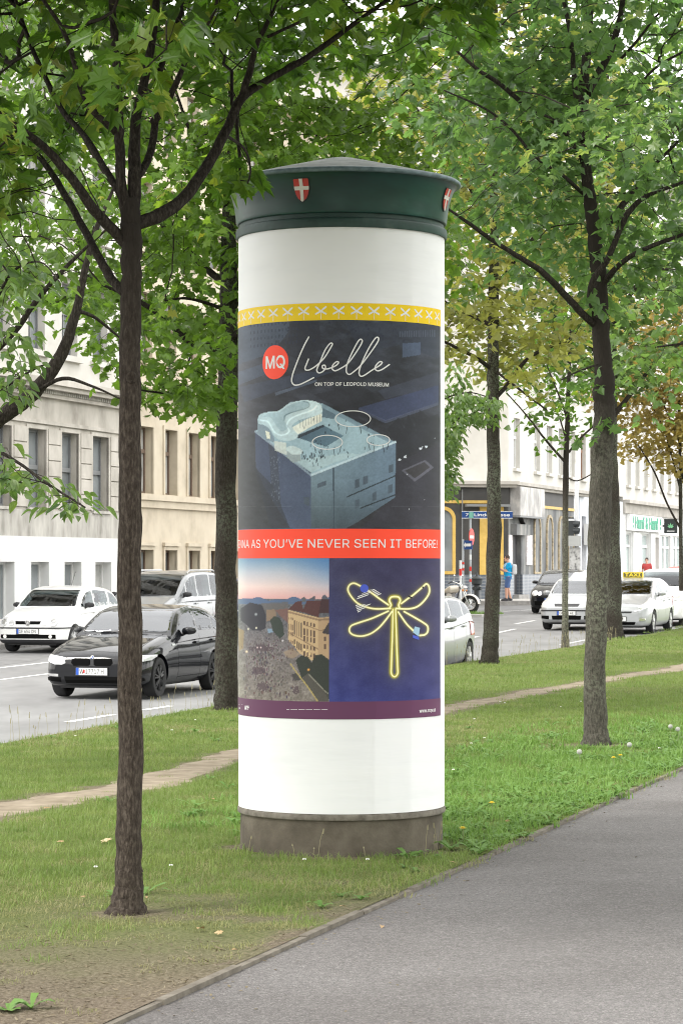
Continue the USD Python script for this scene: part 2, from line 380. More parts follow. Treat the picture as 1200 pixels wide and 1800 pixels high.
f = flat_poly(isl); e = trimesh.creation.extrude_polygon(isl, 0.5, engine='earcut'); e.apply_translation([0, 0, -0.345])
obj('parking_island', e, 'paving', kind='structure')
# ------------------------------------------------------------------ advertising column
COL_D, COL_R = 16.55, 0.651
noisy('white_paper', [(0.28, (0.74, 0.745, 0.755)), (0.5, (0.78, 0.785, 0.79)), (0.75, (0.795, 0.795, 0.795))], scale=1.6, detail=8, rough=0.62, bump=0.14, bump_scale=3.2, dist=0.012, stretch=(1.0, 1.0, 6.0))
noisy('plinth_render', [(0.25, (0.055, 0.045, 0.033)), (0.5, (0.10, 0.085, 0.064)), (0.72, (0.15, 0.13, 0.10))], scale=5, detail=9, rough=0.92, bump=0.6, bump_scale=70, dist=0.006)
noisy('plinth_rim', [(0.3, (0.09, 0.08, 0.065)), (0.6, (0.2, 0.18, 0.15))], scale=14, detail=9, rough=0.9, bump=0.6, bump_scale=60, dist=0.006)
noisy('cap_green', [(0.3, (0.004, 0.024, 0.019)), (0.6, (0.007, 0.04, 0.031)), (0.8, (0.016, 0.068, 0.052))], scale=3.0, detail=7, rough=0.36, bump=0.12, bump_scale=30, dist=0.004, stretch=(1, 1, 2.5))
noisy('cap_ring', [(0.3, (0.012, 0.032, 0.027)), (0.6, (0.02, 0.05, 0.042)), (0.8, (0.05, 0.075, 0.06))], scale=12.0, detail=9, rough=0.5, bump=0.3, bump_scale=50, dist=0.004)
noisy('cap_roof', [(0.3, (0.10, 0.115, 0.11)), (0.6, (0.2, 0.215, 0.2)), (0.8, (0.26, 0.27, 0.25))], scale=7.0, detail=9, rough=0.7, bump=0.3, bump_scale=40, dist=0.004)
noisy('cap_lip', [(0.3, (0.05, 0.085, 0.095)), (0.7, (0.17, 0.23, 0.25))], scale=16.0, detail=8, rough=0.45)
mat('shield_red', (0.42, 0.03, 0.02), 0.4); mat('shield_white', (0.62, 0.6, 0.55), 0.45); mat('shield_edge', (0.02, 0.02, 0.02), 0.5)
MAT['poster_print'] = usdkit.material(stage, '/World/Looks/poster_print', {
    'a': ('attribute', {'attribute': 'print'}), 'g': ('geometry', {}), 'mp': ('mapping', {'scale': (1.0, 1.0, 3.0)}),
    'n': ('noise_texture', {'scale': 4.0, 'detail': 4.0}), 'b': ('bump', {'strength': 0.12, 'distance': 0.01}),
    'p': ('principled_bsdf', {'roughness': 0.5, 'specular_ior_level': 0.35})},
    [('a.color', 'p.base_color'), ('g.position', 'mp.vector'), ('mp.vector', 'n.vector'), ('n.fac', 'b.height'), ('b.normal', 'p.normal')], surface='p.BSDF')
mat('print_yellow', tuple(.92 * q for q in lin(240, 204, 4)), 0.5, spec=0.35); mat('print_red', tuple(.95 * q for q in lin(250, 74, 46)), 0.5, spec=0.35); mat('print_white', (0.72, 0.72, 0.71), 0.5, spec=0.35)
mat('print_purple', tuple(.84 * q for q in lin(100, 55, 88)), 0.5, spec=0.35); mat('print_neon', tuple(.92 * q for q in lin(254, 248, 190)), 0.5, spec=0.35); mat('print_blue', lin(70, 88, 190), 0.5, spec=0.35)
mat('print_black', lin(24, 24, 30), 0.5, spec=0.35); mat('print_paleblue', lin(150, 185, 205), 0.5, spec=0.35)

column = thing('advertising_column', 'round white advertising column with flared dark green cap and museum poster', 'advertising column', (0, COL_D, 0))
seg = 160
obj('plinth', revolve([(0.655, -0.2), (0.642, 0.0), (0.640, 0.02), (0.637, 0.20), (0.634, 0.214)], seg), 'plinth_render', column, smooth=30)
obj('plinth_rim', revolve([(0.625, 0.208), (0.652, 0.210), (0.657, 0.216), (0.657, 0.238), (0.650, 0.247), (0.64, 0.247)], seg), 'plinth_rim', column, smooth=40)
shaft = obj('shaft', revolve([(COL_R - .01, 0.249), (COL_R, 0.249), (COL_R, 1.0), (COL_R, 2.0), (COL_R, 3.0), (COL_R, 3.828)], seg), 'white_paper', column, smooth=40)
obj('cap_ring', revolve([(0.645, 3.822), (0.663, 3.822), (0.667, 3.829), (0.667, 3.866), (0.662, 3.878), (0.648, 3.884)], seg), 'cap_ring', column, smooth=40)
obj('cap_groove', revolve([(0.648, 3.880), (0.646, 3.912)], seg), 'cap_ring', column, smooth=40)
CAP = np.array([(0.646, 3.910), (0.658, 3.911), (0.664, 3.92), (0.668, 3.95), (0.674, 4.00), (0.684, 4.05), (0.698, 4.095), (0.714, 4.13), (0.732, 4.152)])
CAPS = spline(CAP, 5)
def cap_r(z): return np.interp(z, CAPS[:, 1], CAPS[:, 0])
obj('cap_flare', revolve(CAPS, seg), 'cap_green', column, smooth=60)
obj('cap_lip', revolve([(0.725, 4.149), (0.744, 4.150), (0.752, 4.155), (0.755, 4.163), (0.753, 4.172), (0.745, 4.178), (0.735, 4.181)], seg), 'cap_lip', column, smooth=60)
obj('cap_roof', revolve([(0.742, 4.176), (0.5, 4.238), (0.25, 4.298), (0.1, 4.333), (0.05, 4.342), (0.0, 4.345)], seg), 'cap_roof', column, smooth=30)

def on_col(u, z, r):
    """Point on a cylinder about the column's axis, u metres round from the front."""
    a = np.asarray(u, float) / COL_R
    return np.stack([r * np.sin(a), -r * np.cos(a), np.broadcast_to(z, a.shape)], -1)
def px2uz(x, y):
    x, y = np.asarray(x, float), np.asarray(y, float)
    a = np.zeros_like(x)
    k = np.clip((x - 600) / FPX, -0.0393, 0.0393)
    for _ in range(25): a = np.arcsin(np.clip(k * (COL_D - COL_R * np.cos(a)) / COL_R, -0.9999, 0.9999))
    return a * COL_R, CAM_H + (HY - y) * (COL_D - COL_R * np.cos(a)) / FPX
def uz2px(u, z):
    a = u / COL_R; Z = COL_D - COL_R * np.cos(a)
    return 600 + FPX * COL_R * np.sin(a) / Z, HY - (z - CAM_H) * FPX / Z

# coats of arms on the cap
def shield(a0):
    W, H, zc = 0.047, 0.135, 4.045
    half = [(0, -H / 2), (W * .55, -H * .36), (W * .85, -H * .16), (W, H * .08), (W, H / 2 - .006), (W - .004, H / 2)]
    out = half + [(-x, z) for x, z in half[::-1][:-1]]
    P = sg.Polygon(out)
    def put(poly, lift, m, parent):
        poly = sg.MultiPolygon([g for k in range(-8, 8) for q in [poly.intersection(sg.box(-1, k * .0125, 1, k * .0125 + .0125))] for g in getattr(q, 'geoms', [q]) if g.geom_type == 'Polygon' and g.area > 1e-9])
        v, f = flat_poly(poly)
        z = zc + v[:, 1]; r = cap_r(z) + lift; a = a0 + v[:, 0] / 0.69
        top = np.column_stack([r * np.sin(a), -r * np.cos(a), z]); r2 = r - lift - .002
        bot = np.column_stack([r2 * np.sin(a), -r2 * np.cos(a), z]); n = len(v)
        e = trimesh.Trimesh(top, f, process=False); eb = e.edges_sorted; uq, c = np.unique(eb, axis=0, return_counts=True); bd = uq[c == 1]
        F = np.vstack([f, np.column_stack([bd[:, 0], bd[:, 1], bd[:, 1] + n]), np.column_stack([bd[:, 0], bd[:, 1] + n, bd[:, 0] + n])])
        return obj({'shield_edge': 'shield', 'shield_red': 'red_field', 'shield_white': 'white_cross'}[m], (np.vstack([top, bot]), F), m, parent)
    s = put(P.buffer(.004), .006, 'shield_edge', column)
    put(P, .008, 'shield_red', s)
    put(sg.MultiPolygon([sg.Polygon([])]).union(P.intersection(sg.box(-.0105, -1, .0105, 1)).union(P.intersection(sg.box(-1, .002, 1, .024)))), .0096, 'shield_white', s)
for k in range(4): shield(math.radians(-20.5 + 91.5 * k))

# ---- the poster: its printed picture is colour given to the points of a fine sheet
U0, U1, Z0, Z1 = -1.19, 0.806, 0.827, 3.360
ZY, ZR1, ZR0, ZP = 3.257, 1.986, 1.808, 0.934                     # the bands' edges
def poly_in(pts, X, Y):
    p = np.asarray(pts, float); ins = np.zeros(X.shape, bool)
    x0, y0, x1, y1 = p[:, 0].min(), p[:, 1].min(), p[:, 0].max(), p[:, 1].max()
    s = (X >= x0) & (X <= x1) & (Y >= y0) & (Y <= y1)
    if not s.any(): return ins
    ins[s] = shapely.contains_xy(sg.Polygon(p).buffer(0), X[s], Y[s]); return ins
def seg_dist(pts, X, Y):
    d = np.full(X.shape, 1e9)
    for (ax, ay), (bx, by) in zip(pts[:-1], pts[1:]):
        L = max((bx - ax) ** 2 + (by - ay) ** 2, 1e-9)
        t = np.clip(((X - ax) * (bx - ax) + (Y - ay) * (by - ay)) / L, 0, 1)
        d = np.minimum(d, np.hypot(X - ax - t * (bx - ax), Y - ay - t * (by - ay)))
    return d
def fill(C, pts, col, X, Y, a=1.0, col2=None, axis=0):
    m = poly_in(pts, X, Y)
    c = np.asarray(col, float)
    if col2 is not None:
        p = np.asarray(pts, float); q = (X, Y)[axis][m]; t = np.clip((q - p[:, axis].min()) / max(np.ptp(p[:, axis]), 1e-9), 0, 1)[:, None]
        c = c * (1 - t) + np.asarray(col2, float) * t
    C[m] = C[m] * (1 - a) + c * a
def z1(p): return [(400 + x / 3, 520 + y / 3) for x, y in p]
def z2(p): return [(400 + x / 3, 880 + y / 3) for x, y in p]
def z5(p): return [(430 + x * .225, 680 + y * .225) for x, y in p]
def z7(p): return [(410 + x * .15, 1020 + y * .15) for x, y in p]
def z6(p): return np.array([(590 + x * .15833, 1000 + y * .15837) for x, y in p])
prng = np.random.default_rng(12)

def night_view(X, Y):
    n = meshkit.fbm(np.stack([X * .03, Y * .05, X * 0], -1), 5, 2); n2 = meshkit.fbm(np.stack([(X + 2.2 * Y) * .03, (Y - .45 * X) * .12, X * 0], -1), 4, 4)
    t = np.clip((Y - 562) / 365, 0, 1)[..., None]
    C = np.array([45, 50, 62.]) * (1 - t) + np.array([50, 50, 56.]) * t
    C = C + ((n - .5) * 34 + (n2 - .5) * 30)[..., None] * np.array([1, 1.05, 1.25])
    C += (np.clip((470 - X) / 60, 0, 1) ** 1.2 * 26)[..., None]
    for p, c, a in (([(60, 150), (330, 130), (320, 190), (240, 300), (60, 360)], (66, 82, 104), .75), ([(340, 150), (480, 130), (500, 280), (360, 330), (300, 300)], (38, 42, 54), .6),
                    ([(620, 140), (1110, 150), (1110, 330), (900, 260), (700, 300)], (46, 54, 72), .6), ([(920, 250), (1015, 245), (1015, 310), (920, 325)], (74, 90, 118), .8),
                    ([(60, 400), (240, 340), (330, 360), (60, 470)], (76, 96, 126), .5), ([(60, 480), (420, 400), (560, 400), (90, 560)], (58, 72, 100), .5), ([(250, 510), (470, 440), (470, 452), (255, 526)], (110, 130, 160), .5),
                    ([(790, 500), (1110, 400), (1110, 470), (830, 545)], (60, 66, 84), .7), ([(690, 590), (1110, 470), (1110, 560), (830, 660)], (56, 66, 100), .85), ([(690, 590), (830, 655), (830, 672), (690, 606)], (82, 92, 124), .6),
                    ([(830, 655), (1110, 560), (1110, 575), (832, 672)], (84, 94, 124), .6), ([(450, 520), (700, 470), (820, 540), (660, 600), (520, 560)], (40, 42, 50), .6),
                    ([(840, 700), (900, 640), (930, 700), (950, 625), (985, 690), (1010, 600), (1060, 640), (1110, 620), (1110, 760), (900, 860), (885, 775)], (36, 38, 46), .75),
                    ([(885, 880), (1110, 780), (1110, 1200), (700, 1226), (880, 1060)], (48, 47, 58), .7), ([(915, 920), (1040, 865), (1085, 905), (985, 980)], (98, 98, 112), .8), ([(932, 922), (1036, 876), (1064, 904), (985, 962)], (52, 50, 54), .9),
                    ([(60, 760), (145, 720), (200, 960), (240, 1226), (60, 1226)], (50, 56, 58), .6)):
        fill(C, z1(p), c, X, Y, a)
    for _ in range(60):                                             # windows of the dark houses at the top
        x, y = prng.uniform(480, 720), prng.uniform(565, 600); w = prng.uniform(2, 4)
        fill(C, [(x, y), (x + w, y), (x + w, y + 4), (x, y + 4)], (34, 42, 62), X, Y, .7)
    for k in range(14):                                             # windows of the pale house at the top left
        for r in range(4):
            x, y = 440 + k * 6.2, 570 + r * 12 - k * .6
            fill(C, [(x, y), (x + 2.4, y), (x + 2.4, y + 5), (x, y + 5)], (38, 48, 70), X, Y, .75)
    for k in range(16):                                             # colonnade of the long house
        x = 702 + k * 4; fill(C, [(x, 582 - k * .2), (x + 1.8, 582 - k * .2), (x + 1.8, 592), (x, 592)], (78, 88, 108), X, Y, .7)
    # the museum block
    fill(C, z1([(145, 715), (440, 945), (440, 1226), (330, 1226), (190, 1000), (150, 900)]), (62, 74, 100), X, Y, .96, (74, 88, 116))
    fill(C, z1([(140, 900), (240, 1000), (330, 1226), (230, 1226)]), (46, 52, 62), X, Y, .7)
    fill(C, z1([(440, 950), (885, 772), (882, 1062), (690, 1190), (600, 1240), (440, 1240)]), (112, 136, 150), X, Y, 1, (102, 126, 148))
    g = poly_in(z1([(440, 950), (885, 772), (882, 1062), (690, 1190), (600, 1240), (440, 1240)]), X, Y)
    C[g] *= (1 - .42 * np.clip((Y[g] - 845) / 90, 0, 1))[:, None]
    fill(C, z1([(215, 770), (260, 800), (285, 1130), (235, 1040)]), (56, 62, 74), X, Y, .6)
    for _ in range(70):
        x, y = prng.uniform(476, 492), prng.uniform(800, 880); fill(C, [(x, y), (x + 1, y), (x + 1, y + prng.uniform(1, 5)), (x, y + 2)], (120, 134, 150), X, Y, prng.uniform(.2, .7))
    fill(C, z1([(150, 712), (330, 560), (500, 566), (885, 772), (440, 945)]), (150, 182, 196), X, Y, 1, (158, 188, 200))
    fill(C, z1([(500, 566), (885, 772), (862, 780), (496, 590)]), (122, 150, 166), X, Y, 1)
    fill(C, z1([(255, 790), (440, 930), (440, 950), (240, 800)]), (60, 76, 100), X, Y, .9)
    fill(C, z1([(440, 932), (560, 880), (700, 835), (620, 830), (400, 860), (330, 862)]), (176, 202, 208), X, Y, .7)
    fill(C, z1([(440, 940), (885, 764), (888, 774), (440, 952)]), (186, 208, 218), X, Y, 1)
    fill(C, z1([(148, 706), (440, 940), (440, 952), (142, 718)]), (150, 172, 190), X, Y, .8)
    fill(C, z1([(360, 745), (505, 682), (612, 738), (520, 795), (450, 775)]), (64, 92, 110), X, Y, 1, (96, 128, 146))
    fill(C, z1([(360, 738), (505, 678), (510, 690), (372, 752)]), (40, 52, 62), X, Y, .9)
    fill(C, z1([(500, 590), (570, 625), (560, 650), (498, 640)]), (70, 92, 108), X, Y, .8)
    # the white curved pavilion
    fill(C, z1([(158, 655), (215, 690), (245, 745), (250, 775), (205, 760), (160, 720)]), (120, 142, 156), X, Y, 1)
    fill(C, z1([(200, 710), (222, 720), (225, 755), (208, 752)]), (224, 226, 206), X, Y, 1)
    fill(C, z1([(245, 765), (310, 775), (312, 840), (250, 815)]), (208, 216, 208), X, Y, .85)
    fill(C, z1([(330, 700), (420, 648), (498, 620), (498, 660), (440, 690), (372, 730)]), (222, 228, 216), X, Y, 1, (236, 236, 220))
    for k in range(8):
        x = 527 + k * 5; fill(C, [(x, 738 - k * 2.2), (x + .9, 738 - k * 2.2), (x + .9, 752 - k * 1.6), (x, 752 - k * 1.6)], (120, 130, 130), X, Y, .6)
    roof = z1([tuple(q) for q in spline([(158, 655), (172, 625), (215, 612), (270, 605), (320, 570), (380, 552), (440, 552), (485, 568), (499, 600), (485, 625), (420, 642), (365, 662), (340, 690), (372, 735), (350, 758), (300, 765), (255, 748), (225, 705), (195, 682), (165, 675)], 5)])
    fill(C, roof, (168, 196, 206), X, Y, 1, (204, 226, 230))
    fill(C, z1([tuple(q) for q in spline([(180, 640), (225, 640), (262, 690), (290, 715), (320, 690), (300, 655), (330, 620), (420, 585), (425, 560), (385, 556), (320, 580), (270, 615), (215, 618)], 5)]), (150, 180, 192), X, Y, .75)
    d = seg_dist(np.array(z1([tuple(q) for q in spline([(175, 655), (215, 665), (245, 715), (285, 735), (325, 715), (312, 680), (345, 640), (440, 605), (470, 580)], 5)])), X, Y)
    C += (np.exp(-(d / 1.4) ** 2) * 40)[..., None]
    d = seg_dist(np.array(z1([tuple(q) for q in spline([(300, 655), (312, 625), (420, 590), (428, 565), (400, 556)], 5)])), X, Y)
    C -= (np.exp(-(d / .8) ** 2) * 70)[..., None]
    fill(C, z1([tuple(q) for q in spline([(310, 800), (340, 790), (395, 815), (385, 835), (340, 836), (312, 815)], 5)]), (196, 216, 218), X, Y, 1)
    fill(C, z1([(312, 815), (340, 836), (385, 835), (386, 870), (345, 880), (312, 850)]), (150, 166, 170), X, Y, 1)
    # seam, windows and bands of the front wall
    d = seg_dist(np.array(z1([(558, 905), (560, 1240)])), X, Y); C[d < .9] = (52, 66, 80)
    for p in ([(474, 992), (521, 972), (521, 998), (474, 1014)], [(670, 972), (695, 964), (695, 1008), (670, 1018)], [(714, 955), (738, 946), (738, 988), (714, 998)], [(848, 895), (870, 886), (870, 928), (848, 936)], [(762, 1040), (785, 1030), (785, 1074), (762, 1084)], [(846, 1000), (867, 992), (867, 1035), (846, 1044)], [(670, 1080), (695, 1070), (695, 1114), (670, 1124)], [(400, 1060), (432, 1060), (432, 1110), (405, 1100)]):
        fill(C, z1(p), (72, 86, 100), X, Y, .9)
    for a, b in (((630, 1060), (880, 950)), ((700, 1120), (880, 1050))):
        d = seg_dist(np.array(z1([a, b])), X, Y); C[d < 1.1] = C[d < 1.1] * .45
    for _ in range(95):                                             # visitors on the roof
        if prng.random() < .5: x, y = prng.normal(445, 32), prng.normal(845, 18)
        else: x, y = prng.uniform(400, 830), prng.uniform(640, 850)
        w, h = prng.uniform(3, 5), prng.uniform(9, 14)
        q = z1([(x, y), (x + w, y), (x + w, y + h), (x, y + h)])
        if poly_in(z1([(300, 800), (500, 600), (860, 780), (440, 930)]), np.array([q[0][0]]), np.array([q[2][1]]))[0]: fill(C, q, (38, 50, 62), X, Y, .85)
    for x, y, r in ((940, 842, 3), (945, 943, 3), (1036, 1076, 2.5), (956, 1125, 3), (1090, 752, 3), (1025, 797, 3), (905, 865, 8), (935, 850, 8), (1015, 805, 8), (1045, 795, 8)):
        px, py = z1([(x, y)])[0]; C[np.hypot(X - px, (Y - py) * 1.4) < r / 3] = (205, 212, 222)
    C[np.abs(Y - 890.5) < .5] += 14
    g_ = meshkit.fbm(np.stack([X * .35, Y * .35, X * 0], -1), 3, 71); g2 = meshkit.fbm(np.stack([X * .04, Y * .04, X * 0], -1), 3, 72)
    C = C * (0.86 + 0.14 * g_ + 0.16 * g2)[..., None] + 2
    C = .88 * C + .12 * (C @ np.array([.3, .59, .11]))[..., None]
    return C

def square_view(X, Y):
    T = np.clip((Y - 981) / 72, 0, 1)
    sky = np.stack([np.interp(T, [0, .35, .7, 1], c) for c in ([110, 184, 230, 220], [146, 188, 206, 168], [178, 200, 202, 166])], -1)
    blue = np.clip((X - 500) / 80, 0, 1)[..., None] * (1 - T)[..., None]
    C = sky * (1 - .75 * blue) + np.array([66, 118, 178]) * .75 * blue
    n = meshkit.fbm(np.stack([X * .12, Y * .12, X * 0], -1), 4, 21); n2 = meshkit.fbm(np.stack([X * .5, Y * .5, X * 0], -1), 3, 22)
    g = Y > 1053
    ground = np.stack([np.interp(Y, [1053, 1090, 1130, 1240], c) for c in ([96, 92, 112, 126], [100, 92, 106, 118], [108, 98, 108, 110])], -1) + ((n - .5) * 50 + (n2 - .5) * 55)[..., None]
    C = np.where(g[..., None], ground, C)
    hill = 1053 - 2.5 * np.sin((X - 430) * .09) - 1.5 * np.sin(X * .21)
    h = (Y > hill) & (Y < 1062); C[h] = (84, 104, 136)
    for p, c, a in (([(0, 60), (70, 55), (70, 1430), (0, 1430)], (150, 150, 128), .0),
                    ([(90, 330), (200, 260), (330, 290), (385, 360), (385, 560), (330, 590), (230, 590), (130, 500), (90, 470)], (42, 42, 52), .95),
                    ([(330, 270), (640, 255), (640, 420), (390, 420)], (98, 94, 94), .8), ([(390, 350), (480, 340), (505, 380), (505, 470), (390, 480)], (142, 118, 96), .8), ([(490, 350), (640, 330), (640, 500), (560, 430)], (122, 86, 80), .8),
                    ([(430, 470), (480, 420), (540, 440), (580, 500), (600, 640), (545, 690), (470, 600)], (48, 58, 52), .95),
                    ([(60, 560), (130, 590), (120, 800), (70, 830)], (150, 124, 84), .7),
                    ([(590, 840), (700, 800), (780, 870), (700, 920), (620, 900)], (160, 138, 116), .7),
                    ([(640, 345), (1000, 440), (1120, 430), (1120, 930), (1000, 870), (930, 950), (780, 860), (640, 690)], (196, 168, 130), 1), ([(995, 440), (1120, 430), (1120, 930), (995, 870)], (176, 148, 116), 1),
                    ([(640, 345), (735, 255), (800, 240), (820, 350), (860, 240), (1030, 235), (1000, 440), (820, 375)], (84, 52, 52), 1), ([(1030, 225), (1120, 225), (1120, 385), (1000, 385)], (66, 44, 48), 1),
                    ([(800, 215), (830, 190), (855, 215), (850, 250), (810, 260)], (92, 94, 100), 1), ([(880, 225), (925, 200), (955, 180), (965, 235)], (90, 90, 98), 1), ([(1035, 220), (1045, 180), (1075, 170), (1105, 200), (1105, 225)], (84, 88, 102), 1),
                    ([(640, 360), (1000, 455), (1120, 445), (1120, 470), (1000, 478), (640, 382)], (122, 98, 78), .7), ([(640, 600), (990, 800), (990, 815), (640, 615)], (128, 104, 82), .8), ([(820, 510), (1000, 580), (1120, 580), (1120, 592), (1000, 592), (820, 522)], (128, 104, 82), .8),
                    ([(1040, 620), (1120, 490), (1120, 640)], (62, 56, 60), 1),
                    ([(730, 940), (800, 880), (880, 900), (920, 970), (950, 880), (1040, 870), (1120, 930), (1120, 1400), (1040, 1280), (880, 1090), (800, 1150)], (44, 50, 44), .95),
                    ([(680, 1100), (740, 1090), (800, 1170), (720, 1180)], (58, 56, 56), .8), ([(400, 570), (450, 570), (470, 610), (410, 620)], (126, 152, 176), .9),
                    ([(790, 1160), (880, 1090), (1110, 1330), (1110, 1420), (1000, 1420)], (74, 72, 66), .85)):
        fill(C, z7(p), c, X, Y, a)
    for r, (ya, yb) in enumerate(((480, 520), (560, 640), (650, 710), (750, 800), (830, 880))):   # window rows of the beige palace
        for k in range(4):
            x = 825 + k * 38; y = ya + k * 9; q = z7([(x, y), (x + 18, y + 4), (x + 18, yb + k * 9 + 4), (x, yb + k * 9)]); fill(C, q, (86, 66, 58), X, Y, .9)
        for k in range(3):
            x = 652 + k * 20; y = ya - 50 + k * 4; q = z7([(x, y), (x + 9, y + 3), (x + 9, yb - 60 + k * 4), (x, yb - 60 + k * 4)]); fill(C, q, (104, 80, 66), X, Y, .85)
    for k in range(4):
        x = 712 + k * 27; fill(C, z7([(x, 470 + k * 8), (x + 11, 472 + k * 8), (x + 11, 640 + k * 12), (x, 632 + k * 12)]), (80, 66, 60), X, Y, .9)
        fill(C, z7([(x, 690 + k * 18), (x + 16, 700 + k * 18), (x + 16, 800 + k * 18), (x, 770 + k * 18)]), (72, 58, 50), X, Y, .9)
    for x, y in ((1060, 660), (1065, 750)): fill(C, z7([(x, y), (x + 24, y), (x + 24, y + 55), (x, y + 55)]), (84, 64, 58), X, Y, .9)
    for _ in range(520):                                             # the crowd
        t = prng.random()
        if t < .55: x, y = prng.normal(330, 90), prng.normal(900, 130)
        elif t < .8: x, y = prng.uniform(120, 700), prng.uniform(640, 1380)
        else: x, y = prng.normal(480, 60), prng.normal(800, 110)
        if y < 610 or x < 80 or x > 740: continue
        s = .5 + (y - 600) / 800; w, h = prng.uniform(6, 12) * s, prng.uniform(16, 30) * s
        fill(C, z7([(x, y), (x + w, y), (x + w, y + h), (x, y + h)]), prng.uniform((40, 34, 38), (92, 70, 78)), X, Y, prng.uniform(.4, .85))
    for cx, cy, rx, ry in ((330, 800, 110, 45), (350, 1250, 70, 55), (300, 1060, 80, 50), (735, 1280, 40, 50)):
        px, py = z7([(cx, cy)])[0]; m = (((X - px) / (rx * .15)) ** 2 + ((Y - py) / (ry * .15)) ** 2 + (n2 - .5) * 2.6) < 1; C[m] = C[m] * .35 + np.array([74, 58, 66]) * .65
    d = seg_dist(np.array(z7([(670, 980), (745, 1085), (880, 1260), (985, 1415)])), X, Y); C[d < 1.0] = (176, 158, 96)
    d = seg_dist(np.array(z7([(890, 1110), (980, 1200), (1060, 1290), (1110, 1330)])), X, Y); C[d < .8] = (142, 138, 126)
    for x, y, r, c in ((178, 572, 9, (236, 232, 200)), (272, 560, 10, (240, 236, 210)), (160, 838, 12, (238, 214, 180)), (882, 1050, 12, (232, 164, 80)), (325, 790, 8, (220, 200, 200)), (285, 790, 8, (226, 206, 206)), (580, 710, 10, (214, 210, 214)), (725, 760, 8, (240, 214, 150)), (835, 815, 8, (242, 220, 160)), (866, 838, 8, (240, 214, 150)), (902, 865, 8, (238, 210, 150)), (268, 400, 14, (150, 156, 160))):
        px, py = z7([(x, y)])[0]; dd = np.hypot(X - px, Y - py); k = np.clip(1.6 - dd / (r * .15), 0, 1)[..., None]; C = C * (1 - k) + np.array(c) * k
    C += (np.clip((436 - X) / 16, 0, 1) * 22)[..., None] * np.array([.8, 1, .7])
    return C

NEON = {'head': [(598, 430), (610, 400), (592, 352), (610, 316), (652, 308), (695, 316), (712, 352), (695, 400), (702, 430)],
        'body': [(632, 450), (626, 700), (614, 1050), (611, 1140), (617, 1172), (632, 1192), (648, 1198), (664, 1192), (679, 1172), (685, 1140), (680, 1050), (668, 700), (660, 450)],
        'wing_a': [(580, 400), (480, 330), (370, 250), (270, 190), (200, 160), (150, 182), (135, 240), (180, 320), (250, 388), (350, 428), (450, 445), (602, 440)],
        'wing_b': [(725, 385), (800, 328), (850, 295), (955, 205), (1000, 168), (1030, 200), (1030, 270), (980, 350), (900, 420), (800, 445), (665, 440)],
        'wing_c': [(580, 470), (400, 550), (250, 600), (168, 635), (150, 690), (190, 732), (280, 748), (380, 722), (470, 660), (550, 570), (620, 475)],
        'wing_d': [(755, 475), (870, 540), (970, 600), (1014, 640), (1014, 700), (980, 733), (930, 740)],
        'wing_e': [(860, 690), (780, 610), (690, 480)]}
NEONPX = {k: spline(z6(v), 6) for k, v in NEON.items()}
def neon_view(X, Y):
    n = meshkit.fbm(np.stack([X * .05, Y * .05, X * 0], -1), 4, 31); n2 = meshkit.fbm(np.stack([X * .3, Y * 1.2, X * 0], -1), 3, 33)
    tx, ty = np.clip((X - 578) / 193, 0, 1)[..., None], np.clip((Y - 981) / 252, 0, 1)[..., None]
    top = np.array([58, 58, 92]) * (1 - tx) + np.array([44, 40, 74]) * tx
    bot = np.array([52, 60, 128]) * (1 - tx) + np.array([48, 50, 108]) * tx
    C = top * (1 - ty ** 1.3) + bot * ty ** 1.3 + ((n - .5) * 26 + (n2 - .5) * 10)[..., None]
    mid = np.exp(-(((X - 690) / 60) ** 2 + ((Y - 1090) / 90) ** 2))[..., None]; C = C * (1 - .45 * mid) + np.array([50, 44, 66]) * .45 * mid
    d = np.min([seg_dist(p, X, Y) for p in NEONPX.values()], axis=0)
    b = np.min([seg_dist(NEONPX[k], X, Y) for k in ('body', 'head')], axis=0)
    glow = (np.exp(-(d / 2.6) ** 2) * .8 + .22 * np.exp(-d / 8))[..., None]; C = C * (1 - glow) + np.array([190, 180, 92]) * glow
    glow = (np.exp(-(b / 3.4) ** 2) * .7)[..., None]; C = C * (1 - glow) + np.array([226, 216, 40]) * glow
    return C

gu = np.linspace(U0, U1, 446); gz = np.linspace(ZP, ZY, 520)
gz = np.unique(np.concatenate([gz[(gz < ZR0 - .002) | (gz > ZR1 + .002)], [ZR0 + .004, ZR1 - .004]]))
GU, GZ = np.meshgrid(gu, gz, indexing='ij')
GUc = np.maximum(GU, -0.98)
PX, PY = uz2px(GUc, GZ)
PX = np.where(GU < -0.98, PX - (GUc - GU) * 120, PX)
PC = np.zeros(PX.shape + (3,))
up = GZ > ZR1 - .003
USPLIT = float(px2uz(578, 1100)[0])
lo = ~up & (GU < USPLIT); ri = ~up & ~lo
PC[up] = night_view(PX[up], PY[up]); PC[lo] = square_view(PX[lo], PY[lo]); PC[ri] = neon_view(PX[ri], PY[ri])
PC = np.clip(PC + prng.normal(0, 2.0, PC.shape[:2])[..., None], 0, 255) / 255.0
PC = np.where(PC <= 0.04045, PC / 12.92, ((PC + 0.055) / 1.055) ** 2.4) * 0.92
RP = COL_R + 0.002
poster = obj('poster', (on_col(GU, GZ, RP).reshape(-1, 3), grid_faces(*GU.shape)), 'poster_print', column, label='poster of a lit museum roof, a square and a neon dragonfly', smooth=True, color=PC.reshape(-1, 3))
def sheet(name, u0, u1, za, zb, r, m, parent=poster):
    u = np.linspace(u0, u1, max(2, int((u1 - u0) / .02)))
    A, B = np.meshgrid(u, np.array([za, zb]), indexing='ij')
    return obj(name, (on_col(A, B, r).reshape(-1, 3), grid_faces(len(u), 2)), m, parent, smooth=True)
sheet('yellow_band', U0, U1, ZY - .001, Z1, RP + .0008, 'print_yellow')
